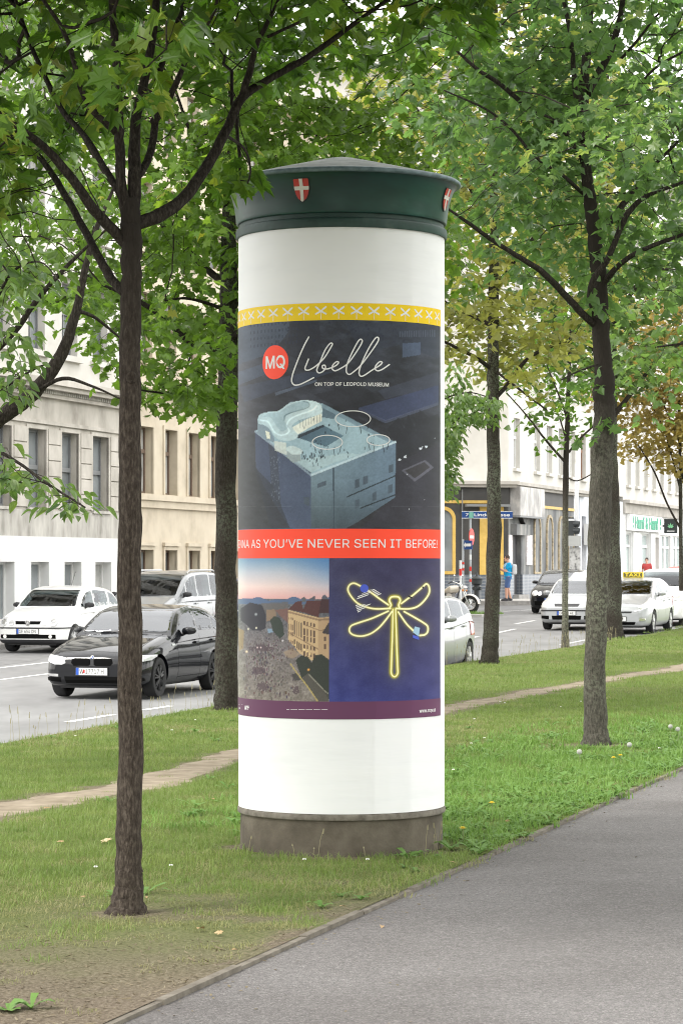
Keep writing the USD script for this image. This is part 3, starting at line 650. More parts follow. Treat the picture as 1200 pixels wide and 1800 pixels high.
sheet('red_band', U0, U1, ZR0, ZR1, RP + .0008, 'print_red')
sheet('purple_band', U0, U1, Z0, ZP + .001, RP + .0008, 'print_purple')
def printed(name, poly, r, m, px=True, parent=poster):
    w = 8.0 if px else 0.025; x0, _, x1, _ = poly.bounds                 # cut into upright strips so that it follows the curve
    if x1 - x0 > w: poly = shapely.union_all([]) if False else sg.MultiPolygon([g for k in range(int((x1 - x0) / w) + 1) for q in [poly.intersection(sg.box(x0 + k * w, -1e4, x0 + (k + 1) * w, 1e4))] for g in getattr(q, 'geoms', [q]) if g.geom_type == 'Polygon' and g.area > 1e-9])
    v, f = flat_poly(poly)
    u, z = px2uz(v[:, 0], v[:, 1]) if px else (v[:, 0], v[:, 1])
    return obj(name, (on_col(u, z, r), f), m, parent)
def text_shape(s, h, bold=False):
    t = meshkit.text_mesh(s, h, .001, bold)
    top = np.abs(t.vertices[:, 2] - .001) < 1e-6
    f = t.faces[top[t.faces].all(1)]
    return t.vertices[:, :2], f
def text_at(name, s, u0, u1, z, h, r, m, bold=False, parent=poster):
    v, f = text_shape(s, h, bold); v = v.copy()
    v[:, 0] = (v[:, 0] - v[:, 0].min()) / np.ptp(v[:, 0])
    return obj(name, (on_col(u0 + v[:, 0] * (u1 - u0), z + v[:, 1], r), f), m, parent)
# row of small dragonflies in the yellow band
for k in range(-10, 8):
    a = math.radians(-1.5 + 9.55 * k); s = 1.0; u, z = a * COL_R, 3.312
    w = []
    for sx in (-1, 1):
        w.append(sg.Polygon([(0, .004), (sx * .018, .022), (sx * .034, .031), (sx * .036, .022), (sx * .02, .008), (0, -.004)]))
        w.append(sg.Polygon([(0, .004), (sx * .02, -.006), (sx * .036, -.014), (sx * .034, -.024), (sx * .016, -.016), (0, -.006)]))
    w.append(sg.box(-.002, -.05, .002, .004))
    q = shapely.union_all(w); q = shapely.affinity.translate(q, u, z) if hasattr(shapely, 'affinity') else sg.shape(q)
    printed('printed_dragonfly', q, RP + .0016, 'print_white', px=False)
# slogan: from "AS" to the last mark it runs over the visible half, its beginning goes round the left side
SL = "VIENNA AS YOU\u2019VE NEVER SEEN IT BEFORE!"
v, f = text_shape(SL, 0.051); va, _ = text_shape("VIENNA ", 0.051); w0 = text_shape("VIENNA AS", 0.051)[0][:, 0].max() - text_shape("AS", 0.051)[0][:, 0].max()
sc = (0.742 + 0.668) / (v[:, 0].max() - w0)
obj('slogan', (on_col(-0.668 + (v[:, 0] - w0) * sc, 1.872 + v[:, 1], RP + .0016), f), 'print_white', poster)
# the red disc with its letters
cx, cy = px2uz(483.0, 636.5)
disc = sg.Point(float(cx), float(cy)).buffer(0.104, 48)
rd = printed('red_disc', disc, RP + .0008, 'print_red', px=False)
text_at('disc_letters', 'MQ', float(cx) - .074, float(cx) + .08, float(cy) - .036, .074, RP + .0016, 'print_white', bold=True)
printed('disc_dot', sg.Point(float(cx) + .0315, float(cy) + .001).buffer(.0135, 16), RP + .0022, 'print_red', px=False)
def z8(p): return np.array([(440 + x * .21667, 580 + y * .21667) for x, y in p])
SCRIPT = [[(475, 56), (440, 120), (400, 210), (365, 300), (342, 370), (338, 420), (360, 446), (400, 442), (450, 420), (515, 386)],
          [(472, 236), (455, 280), (444, 310), (456, 326), (490, 318), (540, 285), (600, 225), (650, 145), (665, 112), (645, 110), (605, 165), (565, 260), (540, 320), (552, 346), (582, 340), (608, 312), (604, 286), (585, 290), (590, 312), (630, 314), (690, 290), (715, 264), (700, 256), (672, 280), (662, 310), (684, 330), (725, 315), (790, 270), (850, 190), (900, 108), (902, 78), (878, 84), (835, 160), (790, 260), (776, 330), (798, 360), (832, 342), (890, 290), (960, 200), (1028, 100), (1036, 64), (1012, 66), (960, 145), (905, 260), (880, 340), (892, 374), (924, 366), (985, 325), (1045, 288), (1066, 264), (1048, 256), (1020, 282), (1008, 312), (1028, 330), (1065, 320), (1124, 280)]]
for s in SCRIPT:
    printed('script_lettering', sg.LineString(spline(z8(s), 8)).buffer(1.15, 4), RP + .0016, 'print_white')
ua, zt = px2uz(553.5, 678.4); ub, _ = px2uz(682.5, 678.4)
text_at('small_lettering', 'ON TOP OF LEOPOLD MUSEUM', float(ua), float(ub), float(zt), .0215, RP + .0016, 'print_white', bold=True)
for cxr, cyr, rx, ry in ((660, 648, 92, 42), (526, 772, 79, 37), (793, 760, 60, 28)):
    th = np.linspace(0, 2 * math.pi, 49)
    ln = sg.LinearRing([(400 + (cxr + rx * math.cos(t)) / 3, 520 + (cyr + ry * math.sin(t)) / 3) for t in th[:-1]])
    printed('light_ring', ln.buffer(.75), RP + .0016, 'print_white')
    for k in range(4):
        t = 0.4 + k * 0.75; x, y = 400 + (cxr + rx * math.cos(t)) / 3, 520 + (cyr + ry * math.sin(t)) / 3
        printed('ring_prop', sg.LineString([(x, y), (x + (-3, 2, -2, 3)[k], y + 13)]).buffer(.45), RP + .0012, 'print_black')
for k, p in NEONPX.items():
    printed('neon_tube', sg.LineString(p).buffer(1.1 if k == 'body' else 1.4, 5), RP + .0012, 'print_neon')
printed('blue_ball', sg.Point(*z6([(315, 218)])[0]).buffer(7.3), RP + .002, 'print_blue')
for q in ([(380, 225), (430, 225), (520, 290), (495, 318), (440, 290)], [(245, 300), (300, 270), (370, 235), (395, 255), (260, 380), (225, 360)], [(215, 400), (300, 395), (390, 388), (340, 420), (245, 490)]):
    P = sg.Polygon(z6(q)); x0, y0, x1, y1 = P.bounds
    for k in range(9):
        t = y0 - 20 + k * 3.1
        st = P.intersection(sg.Polygon([(x0 - 2, t + 11), (x1 + 2, t), (x1 + 2, t + 1.6), (x0 - 2, t + 12.6)]))
        if st.area > .5: printed('striped_shard', st, RP + .002, 'print_white')
printed('glass_shard', sg.Polygon(z6([(872, 640), (928, 655), (915, 752), (850, 705)])), RP + .002, 'print_paleblue')
printed('blue_shard', sg.Polygon(z6([(850, 735), (915, 755), (918, 790), (850, 765)])), RP + .002, 'print_blue')
for q in ([(798, 292), (848, 318), (838, 330), (800, 312)], [(950, 205), (965, 222), (972, 205), (958, 192)]): printed('dark_gap', sg.Polygon(z6(q)), RP + .002, 'print_black')
u1_, zt = px2uz(764.5, 1250.6); u0_, _ = px2uz(736, 1250.6)
text_at('web_address', 'www.mqw.at', float(u0_), float(u1_), float(zt), .0215, RP + .0016, 'print_white', bold=True)
for k in range(38):                                                   # the line of small print reads as a row of dashes
    x = 504 + k * 1.9
    if k % 7 != 3: printed('small_print', sg.box(x, 1246.6 + .03 * k / 2, x + 1.35, 1247.7 + .03 * k / 2), RP + .0016, 'print_white')
for q in ((421, 1238, 427, 1239.2), (421, 1244, 423, 1246), (431, 1241, 438, 1242.4), (431, 1243.5, 434, 1247.5), (435, 1243.5, 438.5, 1245), (435, 1246, 437, 1247.5)): printed('sponsor_mark', sg.box(*q), RP + .0016, 'print_white')
# ------------------------------------------------------------------ buildings
noisy('plaster_white', [(0.3, (0.62, 0.62, 0.61)), (0.7, (0.72, 0.72, 0.71))], scale=1.5, detail=8, rough=0.85, bump=0.2, bump_scale=25, dist=0.006)
noisy('plaster_grey', [(0.28, (0.29, 0.265, 0.23)), (0.45, (0.43, 0.4, 0.355)), (0.62, (0.53, 0.495, 0.445)), (0.8, (0.58, 0.55, 0.505))], scale=1.3, detail=10, rough=0.9, bump=0.3, bump_scale=18, dist=0.01, stretch=(1, 1, 0.6))
noisy('plaster_stained', [(0.28, (0.24, 0.225, 0.2)), (0.5, (0.42, 0.4, 0.365)), (0.75, (0.58, 0.56, 0.51))], scale=2.4, detail=10, rough=0.9, bump=0.3, bump_scale=18, dist=0.01, stretch=(1, 1, 0.35))
noisy('plaster_cream', [(0.3, (0.44, 0.38, 0.29)), (0.5, (0.54, 0.47, 0.365)), (0.75, (0.6, 0.535, 0.425))], scale=1.2, detail=9, rough=0.9, bump=0.2, bump_scale=22, dist=0.008)
noisy('plaster_pale', [(0.3, (0.5, 0.48, 0.44)), (0.7, (0.64, 0.62, 0.58))], scale=0.8, detail=9, rough=0.9, bump=0.2, bump_scale=18, dist=0.01)
noisy('plaster_blue_white', [(0.3, (0.55, 0.58, 0.63)), (0.7, (0.68, 0.7, 0.75))], scale=0.8, detail=6, rough=0.8)
noisy('stone_band', [(0.3, (0.33, 0.31, 0.28)), (0.7, (0.48, 0.45, 0.41))], scale=1.4, detail=9, rough=0.85)
noisy('dark_front', [(0.3, (0.035, 0.034, 0.033)), (0.55, (0.05, 0.048, 0.046)), (0.8, (0.085, 0.082, 0.08))], scale=1.4, detail=9, rough=0.55)
noisy('weathered_front', [(0.25, (0.045, 0.045, 0.046)), (0.45, (0.12, 0.125, 0.13)), (0.6, (0.23, 0.23, 0.22)), (0.78, (0.40, 0.38, 0.35))], scale=1.6, detail=10, rough=0.7, stretch=(1, 1, 0.3))
noisy('gold_paint', [(0.3, (0.50, 0.32, 0.07)), (0.7, (0.62, 0.42, 0.12))], scale=4, detail=5, rough=0.5)
noisy('worn_gold', [(0.35, (0.2, 0.17, 0.12)), (0.6, (0.50, 0.40, 0.25))], scale=7, detail=6, rough=0.6)
MAT['wall_tiles'] = usdkit.material(stage, '/World/Looks/wall_tiles', {'g': ('geometry', {}), 'mp': ('mapping', {'rotation': (math.pi / 2, 0, 0)}),
    'b': ('brick_texture', {'color1': (0.085, 0.10, 0.125), 'color2': (0.11, 0.125, 0.15), 'mortar': (0.23, 0.24, 0.25), 'scale': 1.0, 'brick_width': 0.22, 'row_height': 0.13, 'mortar_size': 0.012, 'offset': 0.0}),
    'p': ('principled_bsdf', {'roughness': 0.3})}, [('g.position', 'mp.vector'), ('mp.vector', 'b.vector'), ('b.color', 'p.base_color')], surface='p.BSDF')
noisy('poster_scraps', [(0.3, (0.35, 0.3, 0.3)), (0.45, (0.62, 0.56, 0.56)), (0.58, (0.75, 0.73, 0.73)), (0.75, (0.42, 0.36, 0.42))], scale=9, detail=8, rough=0.6)
noisy('faded_billboard', [(0.3, (0.2, 0.19, 0.18)), (0.5, (0.36, 0.35, 0.34)), (0.62, (0.55, 0.52, 0.49)), (0.75, (0.3, 0.29, 0.29))], scale=2.4, detail=9, rough=0.5, stretch=(1, 1, 0.5))
def pane_mat(name, c):
    MAT[name] = usdkit.material(stage, '/World/Looks/' + name, {'g': ('geometry', {}), 'n': ('noise_texture', {'scale': 0.9, 'detail': 3.0}), 'r': ('rgb_ramp', {'ramp': [(0.35, tuple(x * .55 for x in c)), (0.65, c)]}),
        'p': ('principled_bsdf', {'roughness': 0.04, 'specular_ior_level': 0.6})}, [('g.position', 'n.vector'), ('n.fac', 'r.fac'), ('r.color', 'p.base_color')], surface='p.BSDF')
pane_mat('pane_grey', (0.22, 0.24, 0.25)); pane_mat('pane_curtain', (0.46, 0.46, 0.44)); pane_mat('pane_dark', (0.06, 0.065, 0.07)); pane_mat('pane_shop', (0.30, 0.36, 0.35))
mat('frame_grey', (0.17, 0.175, 0.18), 0.5); mat('frame_brown', (0.13, 0.09, 0.065), 0.5); mat('frame_white', (0.7, 0.7, 0.69), 0.45); mat('frame_rust', (0.22, 0.1, 0.05), 0.5)
mat('sign_white', (0.8, 0.8, 0.79), 0.4); mat('sign_green', (0.0, 0.26, 0.14), 0.4); mat('sign_black', (0.02, 0.025, 0.025), 0.4); mat('leaf_green_paint', (0.2, 0.55, 0.28), 0.4); mat('door_brown', (0.30, 0.235, 0.19), 0.5); mat('door_dark', (0.035, 0.035, 0.038), 0.4)
mat('roof_tin', (0.2, 0.2, 0.2), 0.5, metal=0.4)

class Wall:
    """A street wall: s metres along it, out metres towards the street, h the height."""
    def __init__(w, root, base, origin, d):
        w.root, w.o = root, np.array([origin[0] - base[0], origin[1] - base[1]])
        w.d = np.asarray(d, float) / np.linalg.norm(d); w.n = np.array([w.d[1], -w.d[0]])
        w.R = np.array([[w.d[0], w.n[0], 0], [w.d[1], w.n[1], 0], [0, 0, 1]])
    def P(w, s, out, h):
        s, out, h = np.broadcast_arrays(np.asarray(s, float), out, h)
        return np.stack([w.o[0] + w.d[0] * s + w.n[0] * out, w.o[1] + w.d[1] * s + w.n[1] * out, h], -1)
    def box(w, s0, s1, h0, h1, out0, out1):
        return box(w.P((s0 + s1) / 2, (out0 + out1) / 2, (h0 + h1) / 2), (abs(s1 - s0), abs(out1 - out0), abs(h1 - h0)), w.R)
    def part(w, name, m, s0, s1, h0, h1, out0, out1, parent=None, **k):
        return obj(name, w.box(s0, s1, h0, h1, out0, out1), m, parent or w.root, **k)
    def slab(w, name, m, poly, out0, out1, parent=None, **k):
        """A flat shape (s, h) given thickness."""
        e = trimesh.util.concatenate([trimesh.creation.extrude_polygon(g, 1.0, engine='earcut') for g in getattr(poly, 'geoms', [poly]) if g.geom_type == 'Polygon' and g.area > 1e-8])
        v = np.asarray(e.vertices)
        return obj(name, (w.P(v[:, 0], out0 + v[:, 2] * (out1 - out0), v[:, 1]), np.asarray(e.faces)), m, parent or w.root, **k)
    def window(w, s0, s1, h0, h1, deep, frame, pane, transom=0.62, mullion=True, parent=None):
        f = MB(); t = 0.07; a, b = -deep - 0.06, -deep + 0.02
        def B(x0, x1, z0, z1, p=0.0): v, q = w.box(x0, x1, z0, z1, a, b + p); f.add(v, q)
        B(s0, s0 + t, h0, h1); B(s1 - t, s1, h0, h1); B(s0 + t, s1 - t, h0, h0 + t); B(s0 + t, s1 - t, h1 - t, h1)
        ht = h0 + (h1 - h0) * transom
        if transom: B(s0 + t, s1 - t, ht - .06, ht + .06, .03)
        if mullion: B((s0 + s1) / 2 - .035, (s0 + s1) / 2 + .035, h0 + t, h1 - t, .012)
        win = obj('window', f.get(), frame, parent or w.root); r_ = WR.random(); pane = pane if r_ < .5 or pane == 'pane_shop' else ('pane_curtain' if r_ < .75 else 'pane_dark' if r_ < .8 else 'pane_grey')
        obj('pane', w.box(s0 + .02, s1 - .02, h0 + .02, h1 - .02, -deep - .05, -deep - .02), pane, win)
        return win
WR = random.Random(8)
def holes(rect, cut):
    p = sg.box(*rect)
    for c in cut: p = p.difference(sg.box(*c))
    return p

# ---- the left row: a white and grey house, then a cream house
LB = (left_wall_x(67.7), 67.7)
def lb_pt(s): return (LB[0] + U2[0] * s, LB[1] + U2[1] * s)
h1 = thing('plastered_house', 'old house with white ground floor and grey banded plaster above, behind white hatchback', 'house', (*LB, 0), 0)
w = Wall(h1, LB, LB, U2)
S0, S1 = -14.0, 8.9
cols = [-2.8 - 2.25 * k for k in range(4, 0, -1)] + [-2.8, -0.5, 1.78, 4.05, 6.27]
cut0 = [(c + .1, 0.3, c + 1.3, 1.87) for c in cols]
w.slab('ground_floor', 'plaster_white', holes((S0, -0.6, S1, 2.55), cut0), -.45, .06)
for c in cols: w.window(c + .1, c + 1.3, .3, 1.87, .22, 'frame_white', 'pane_grey', transom=0, mullion=False)
w.part('plaster_band', 'plaster_stained', S0, S1, 2.55, 3.26, -.45, .04)
cut1 = [(c, 3.32, c + 1.2, 5.43) for c in cols]
up = w.slab('wall', 'plaster_grey', holes((S0, 3.26, S1, 6.3), cut1), -.45, 0)
for c in cols:
    w.window(c, c + 1.2, 3.32, 5.43, .24, 'frame_grey', 'pane_grey', .52, mullion=False)
    w.part('window_sill', 'plaster_stained', c - .08, c + 1.28, 3.24, 3.318, -.2, .09)
    for sgn, s in ((-1, c - .11), (1, c + 1.2)): w.part('window_surround', 'plaster_grey', s, s + .11, 3.32, 5.54, -.05, .03)
    w.part('window_surround', 'plaster_grey', c + .002, c + 1.198, 5.435, 5.54, -.05, .03)
edges = sorted([(c - .13, c + 1.33) for c in cols])
for (a0, a1), (b0, b1) in zip(edges[3:], edges[4:] + [(S1 + .02, 0)]):
    for r in range(5):                                             # banded blocks between the windows
        z = 3.34 + r * .43
        w.part('stone_block', 'plaster_grey', a1, b0, z, z + .40, -.05, .045, up)
w.part('string_course', 'plaster_grey', S0, S1, 5.58, 5.68, -.2, .07)
w.part('cornice', 'plaster_grey', S0, S1, 6.30, 6.40, -.45, .14)
dn = MB()
for k in range(110):
    s = -6.9 + k * .143; dn.add(*w.box(s, s + .075, 6.402, 6.50, -.2, .20))
obj('dentil_row', dn.get(), 'plaster_stained', h1, kind='stuff')
w.part('cornice', 'plaster_grey', S0, S1, 6.502, 6.62, -.45, .36)
w.part('cornice', 'plaster_grey', S0, S1, 6.622, 6.78, -.45, .46)
cut2 = [(c + .05, z, c + 1.15, z + 2.0) for c in cols for z in (7.55, 11.0, 14.4)]
w.slab('wall', 'plaster_pale', holes((S0, 6.78, S1, 17.6), cut2), -.45, 0)
for c in cols:
    for z in (7.55, 11.0, 14.4):
        w.window(c + .05, c + 1.15, z, z + 2.0, .22, 'frame_grey', 'pane_curtain', .6, mullion=True)
        w.part('window_sill', 'plaster_pale', c - .12, c + 1.32, z - .16, z - .003, -.2, .14)
        w.part('window_hood', 'plaster_pale', c - .15, c + 1.35, z + 2.12, z + 2.3, -.02, .2)
w.part('eaves', 'plaster_pale', S0, S1, 17.6, 18.1, -.5, .6)
w.slab('house_body', 'plaster_pale', sg.box(S0, -.6, S1, 18.0), -12, -.9); w.slab('roof', 'roof_tin', sg.Polygon([(S0, 18.1), (S1, 18.1), (S1, 18.3), (S0, 18.3)]), -12, .5)

h2 = thing('cream_house', 'cream plastered house with narrow brown windows, left of the advertising column', 'house', (*lb_pt(8.9), 0), 0)
w = Wall(h2, lb_pt(8.9), LB, U2)
S0, S1 = 8.92, 30.0
cols = [9.95 + 2.04 * k for k in range(10)]
cut0 = [(c, .3, c + 1.05, 2.24) for c in cols]
w.slab('ground_floor', 'plaster_cream', holes((S0, -.6, S1, 3.5), cut0), -.45, 0)
cut1 = [(c, 3.92, c + 1.05, 5.9) for c in cols]
w.slab('wall', 'plaster_cream', holes((S0, 3.5, S1, 7.0), cut1), -.45, 0.002)
for c in cols:
    for z0, z1_ in ((.3, 2.24), (3.92, 5.9)):
        w.window(c, c + 1.05, z0, z1_, .25, 'frame_brown', 'pane_curtain' if z0 > 1 else 'pane_grey', .64 if z0 > 1 else .0, mullion=False)
        for s in (c - .12, c + 1.05): w.part('window_surround', 'plaster_cream', s, s + .12, z0, z1_ + .12, -.05, .045)
        w.part('window_surround', 'plaster_cream', c + .002, c + 1.048, z1_ + .003, z1_ + .12, -.05, .045)
    w.part('window_hood', 'plaster_cream', c - .16, c + 1.21, 2.365, 2.47, -.05, .10)
w.part('string_course', 'plaster_cream', S0, S1, 3.50, 3.72, -.1, .08); w.part('string_course', 'plaster_cream', S0, S1, 3.722, 3.90, -.1, .14)
w.part('cornice', 'plaster_cream', S0, S1, 7.0, 7.25, -.45, .3)
cut2 = [(c, z, c + 1.05, z + 2.0) for c in cols for z in (7.9, 11.2, 14.4)]
w.slab('wall', 'plaster_cream', holes((S0, 7.25, S1, 17.3), cut2), -.45, 0.0)
for c in cols:
    for z in (7.9, 11.2, 14.4):
        w.window(c, c + 1.05, z, z + 2.0, .22, 'frame_brown', 'pane_curtain', .6); w.part('window_sill', 'plaster_cream', c - .1, c + 1.15, z - .14, z - .003, -.2, .12)
w.part('eaves', 'plaster_cream', S0, S1, 17.3, 17.8, -.5, .6)
w.slab('house_body', 'plaster_cream', sg.box(S0, -.6, S1, 17.8), -12, -.9)

# ---- the corner house with the dark shop front
K = (6.88, 108.0)
h3 = thing('corner_house', 'pale corner house above a black and gold shop front', 'house', (*K, 0), 0)
LD = np.array([0.97, 0.24]); LD /= np.linalg.norm(LD)
LEN = 9.0
wl = Wall(h3, K, np.array(K) - LD * LEN, LD)
def T(t): return LEN - t                                            # t metres left of the corner
wl.slab('shop_front', 'dark_front', sg.box(0, 1.40, LEN, 5.0), -.4, 0)
wl.part('tiled_base', 'wall_tiles', 0, LEN - .02, .2, 1.398, -.3, .05)
wl.part('cornice', 'stone_band', -.2, LEN + .3, 5.0, 5.12, -.4, .22); wl.part('cornice', 'stone_band', -.2, LEN + .38, 5.122, 5.26, -.4, .34)
wl.part('gold_rail', 'gold_paint', 0, T(.5), 4.34, 4.46, -.02, .05)
wl.part('sign_rail', 'frame_grey', T(1.9), T(.05), 4.2, 4.30, .1, .42)
for t0, t1 in ((.92, 1.24), (.22, .42), (3.2 + 1.9, 3.2 + 2.2)): wl.part('gold_pilaster', 'gold_paint', T(t1), T(t0), 1.402, 4.2, -.02, .06)
def arch(s0, s1, h0, h1, n=20):
    r = (s1 - s0) / 2; c = (s0 + s1) / 2
    return sg.Polygon([(s0, h0), (s1, h0)] + [(c + r * math.cos(a), h1 - r + r * math.sin(a)) for a in np.linspace(0, math.pi, n)])
def soft(s0, s1, h0, h1, r): return sg.box(s0 + r, h0 - 5, s1 - r, h1 - r).buffer(r).intersection(sg.box(s0 - 1, h0, s1 + 1, h1 + 1))
A = soft(T(4.5), T(2.28), 1.42, 4.2, .5)
wl.slab('arch_frame', 'gold_paint', A.difference(soft(T(4.37), T(2.41), 1.55, 4.07, .42)), -.02, .07)
wl.slab('shop_window', 'pane_grey', soft(T(4.37), T(2.41), 1.55, 4.07, .42), -.02, .012)
wl.part('drain_pipe', 'frame_grey', T(2.02), T(1.97), 1.5, 4.9, .01, .06)
cutl = [(T(7.0) + 0, z, T(5.8), z + 2.1) for z in (6.0, 9.6, 13.2, 16.8)]
wl.slab('wall', 'plaster_pale', holes((0, 5.26, LEN, 22.0), cutl), -.4, 0)
for c in cutl: wl.window(c[0], c[2], c[1], c[3], .22, 'frame_white', 'pane_grey')
wr = Wall(h3, K, K, U2)
RL = 25.3
wr.slab('shop_front', 'dark_front', sg.box(.02, 4.3, 13.2, 5.0), -.4, -.002)
door_cut = [(.84, .4, 2.4, 3.05)]
wr.slab('shop_front', 'weathered_front', holes((.02, 1.40, 13.2, 4.3), door_cut), -.4, 0.0)
wr.slab('tiled_base', 'wall_tiles', holes((.03, .2, 13.2, 1.398), door_cut), -.3, .05)
wr.part('door', 'door_dark', .84, 2.4, .4, 3.05, -.3, -.2); wr.part('door_lintel', 'weathered_front', .5, 3.0, 3.05, 3.5, -.05, .25)
wr.part('door_step', 'kerb_stone', .7, 2.6, .38, .56, -.2, .3)
wr.part('notice_board', 'poster_scraps', -.1 + .12, .55, 1.75, 3.05, -.02, .05); wr.part('notice_board', 'poster_scraps', 3.3, 4.3, 1.8, 3.08, -.02, .05)
bb = wr.part('billboard', 'faded_billboard', .25, 4.95, 3.86, 5.05, .02, .45); wr.part('billboard_edge', 'frame_grey', .16, 5.04, 3.78, 3.855, .01, .47, bb)
wr.slab('ornament', 'dark_front', sg.Polygon([(1.7, 3.84), (2.9, 3.84), (2.5, 3.6), (2.3, 3.52), (2.1, 3.6)]), .0, .2)
for c, top in ((5.35, 4.02), (7.85, 4.02), (10.35, 4.02), (12.4, 4.02)):
    a = arch(c - .62, c + .62, 1.42, top); b = arch(c - .50, c + .50, 1.5, top - .12)
    wr.slab('arch_frame', 'worn_gold', a.difference(b), -.02, .07); wr.slab('shop_window', 'weathered_front', b, -.02, .02)
wr.part('gold_rail', 'gold_paint', 5.0, 13.2, 4.28, 4.40, -.02, .05)
wr.part('cornice', 'stone_band', .0, 15.5, 5.0, 5.12, -.4, .22); wr.part('cornice', 'stone_band', 0.02, 15.5, 5.122, 5.26, -.4, .34)
wr.slab('painted_wall', 'plaster_blue_white', holes((13.202, .2, RL, 5.26 - .26), [(15.0, 1.0, 16.1, 4.1), (18.0, .4, 21.0, 3.9)]), -.4, .0)
wr.slab('arch_niche', 'stone_band', arch(15.0, 16.1, 1.0, 4.1), -.3, -.25); wr.part('roller_shutter', 'plaster_blue_white', 18.0, 21.0, .4, 3.9, -.3, -.2)
for k in range(9): wr.part('pilaster', 'plaster_blue_white', 14.2 + k * 1.25, 14.5 + k * 1.25, .4, 4.9, -.02, .06) if k not in (1, 3, 4, 5) else None
wr.part('air_conditioner', 'frame_white', 15.5, 16.4, 2.75, 3.75, .0, .4)
wcols = [1.0, 4.9, 7.4, 9.9, 12.4, 14.8, 17.2, 19.6, 22.0]
cutr = [(c, z, c + 1.15, z + 2.1) for c in wcols for z in (5.85, 9.5, 13.1, 16.7)]
wr.slab('wall', 'plaster_pale', holes((.02, 5.26, RL, 22.0), cutr), -.4, -.002)
for c in cutr:
    wr.window(*c[:1], c[2], c[1], c[3], .2, 'frame_rust' if 14 < c[0] < 18 else 'frame_white', 'pane_curtain'); wr.part('window_sill', 'plaster_pale', c[0] - .1, c[2] + .1, c[1] - .14, c[1] - .003, -.2, .14)
wr.part('eaves', 'plaster_pale', -.4, RL, 22.0, 22.5, -.5, .6); wl.part('eaves', 'plaster_pale', 0, LEN - .45, 22.0, 22.5, -.5, .6)
q = np.array([[0, 0]]); body = sg.Polygon([tuple(-LD * LEN + np.array([-.2, .97]) * 1.2), tuple(np.array([-.1, 1.0]) * 1.2), tuple(U2 * RL + np.array([-.957, .29]) * .8), tuple(U2 * RL + np.array([-.957, .29]) * 12), tuple(-LD * LEN + np.array([-.2, .97]) * 14)])
e = trimesh.creation.extrude_polygon(body, 22.2, engine='earcut'); obj('house_body', e, 'plaster_pale', h3)

# ---- the house with the green lettered shop
S4 = RL + .02
K4 = (K[0] + U2[0] * S4, K[1] + U2[1] * S4)
h4 = thing('shop_house', 'bright house at the right edge with white shop front and green lettering', 'house', (*K4, 0), 0)
w = Wall(h4, K4, K, U2)
E4 = 60.0
glass = [(26.2, 27.6), (29.9, 32.7), (36.2, 39.5), (40.0, 43.2), (43.6, 47.0)]
cut = [(a, .9, b, 3.45) for a, b in glass] + [(34.2, .4, 35.8, 3.3)]
w.slab('ground_floor', 'plaster_white', holes((S4, .2, E4, 4.43), cut), -.4, 0)
for a, b in glass:
    f = w.window(a, b, .9, 3.45, .12, 'frame_white', 'pane_shop', .74, mullion=(b - a) > 2.9)
w.part('door', 'door_brown', 34.2, 35.8, .4, 3.3, -.3, -.2)
for a, b in ((27.7, 29.8), (32.8, 34.1)): w.part('pilaster', 'plaster_white', a, b, .4, 3.5, -.02, .1)
w.part('stone_fascia', 'stone_band', S4, E4, 4.43, 4.95, -.4, .12); w.part('cornice', 'stone_band', S4, E4, 4.952, 5.12, -.4, .35)
sb = w.part('shop_sign', 'sign_white', 26.1, 35.6, 3.58, 4.40, .02, .22, label='white sign board with green capital letters')
v, f = text_shape('Hanf & Hanf', .56, True)
v = v.copy(); v[:, 0] = 27.5 + (v[:, 0] - v[:, 0].min()) / np.ptp(v[:, 0]) * 6.7
lt = MB()
for dx in (-.035, 0, .035):
    for dh in (-.02, .02): lt.add(w.P(v[:, 0] + dx, .235 + .002 * dx / .035 + .001 * dh / .02, 3.72 + v[:, 1] + dh), f)
obj('lettering', lt.get(), 'sign_green', sb)
for s in (26.9, 34.9):
    w.slab('exclamation_mark', 'sign_green', sg.Polygon([(s - .10, 3.95), (s + .14, 3.95), (s + .3, 4.36), (s + .05, 4.3)]).union(sg.Point(s + .03, 3.8).buffer(.09)), .225, .24, sb)
ls = thing('hanging_shop_sign', 'black square hanging sign with pale green serrated leaf', 'sign', (*(np.array(K) + U2 * 36.6), 0))
w2 = Wall(ls, np.array(K) + U2 * 36.6, np.array(K) + U2 * 36.6 + N2 * .15, N2)
w2.part('sign_panel', 'sign_black', 0, .72, 3.55, 4.33, -.06, .06); w2.part('bracket', 'sign_black', -.15, .0, 3.9, 4.0, -.02, .02)
lf = []
for a, L in ((90, .26), (52, .24), (128, .24), (20, .19), (160, .19), (-8, .11), (188, .11)):
    d = np.array([math.cos(math.radians(a)), math.sin(math.radians(a))]); n = np.array([-d[1], d[0]]); c = np.array([.36, 3.87])
    lf.append(sg.Polygon([tuple(c), tuple(c + d * L * .5 + n * .035), tuple(c + d * L), tuple(c + d * L * .5 - n * .035)]))
w2.slab('leaf_emblem', 'leaf_green_paint', shapely.union_all(lf), .062, .068)
v, f = text_shape('GROW', .07, True); v = v.copy(); v[:, 0] = .2 + v[:, 0] / np.ptp(v[:, 0]) * .34
dots = MB()
for k in range(9): dots.add(*w2.box(.16 + k * .046, .19 + k * .046, 3.63, 3.69, .061, .066))
obj('small_lettering', dots.get(), 'sign_white', ls)
wc4 = [26.3 + 2.45 * k for k in range(13)]
cut = [(c, z, c + 1.2, z + 2.2) for c in wc4 for z in (5.9, 9.5, 13.1, 16.7)]
w.slab('wall', 'plaster_pale', holes((S4, 5.12, E4, 22.5), cut), -.4, 0)
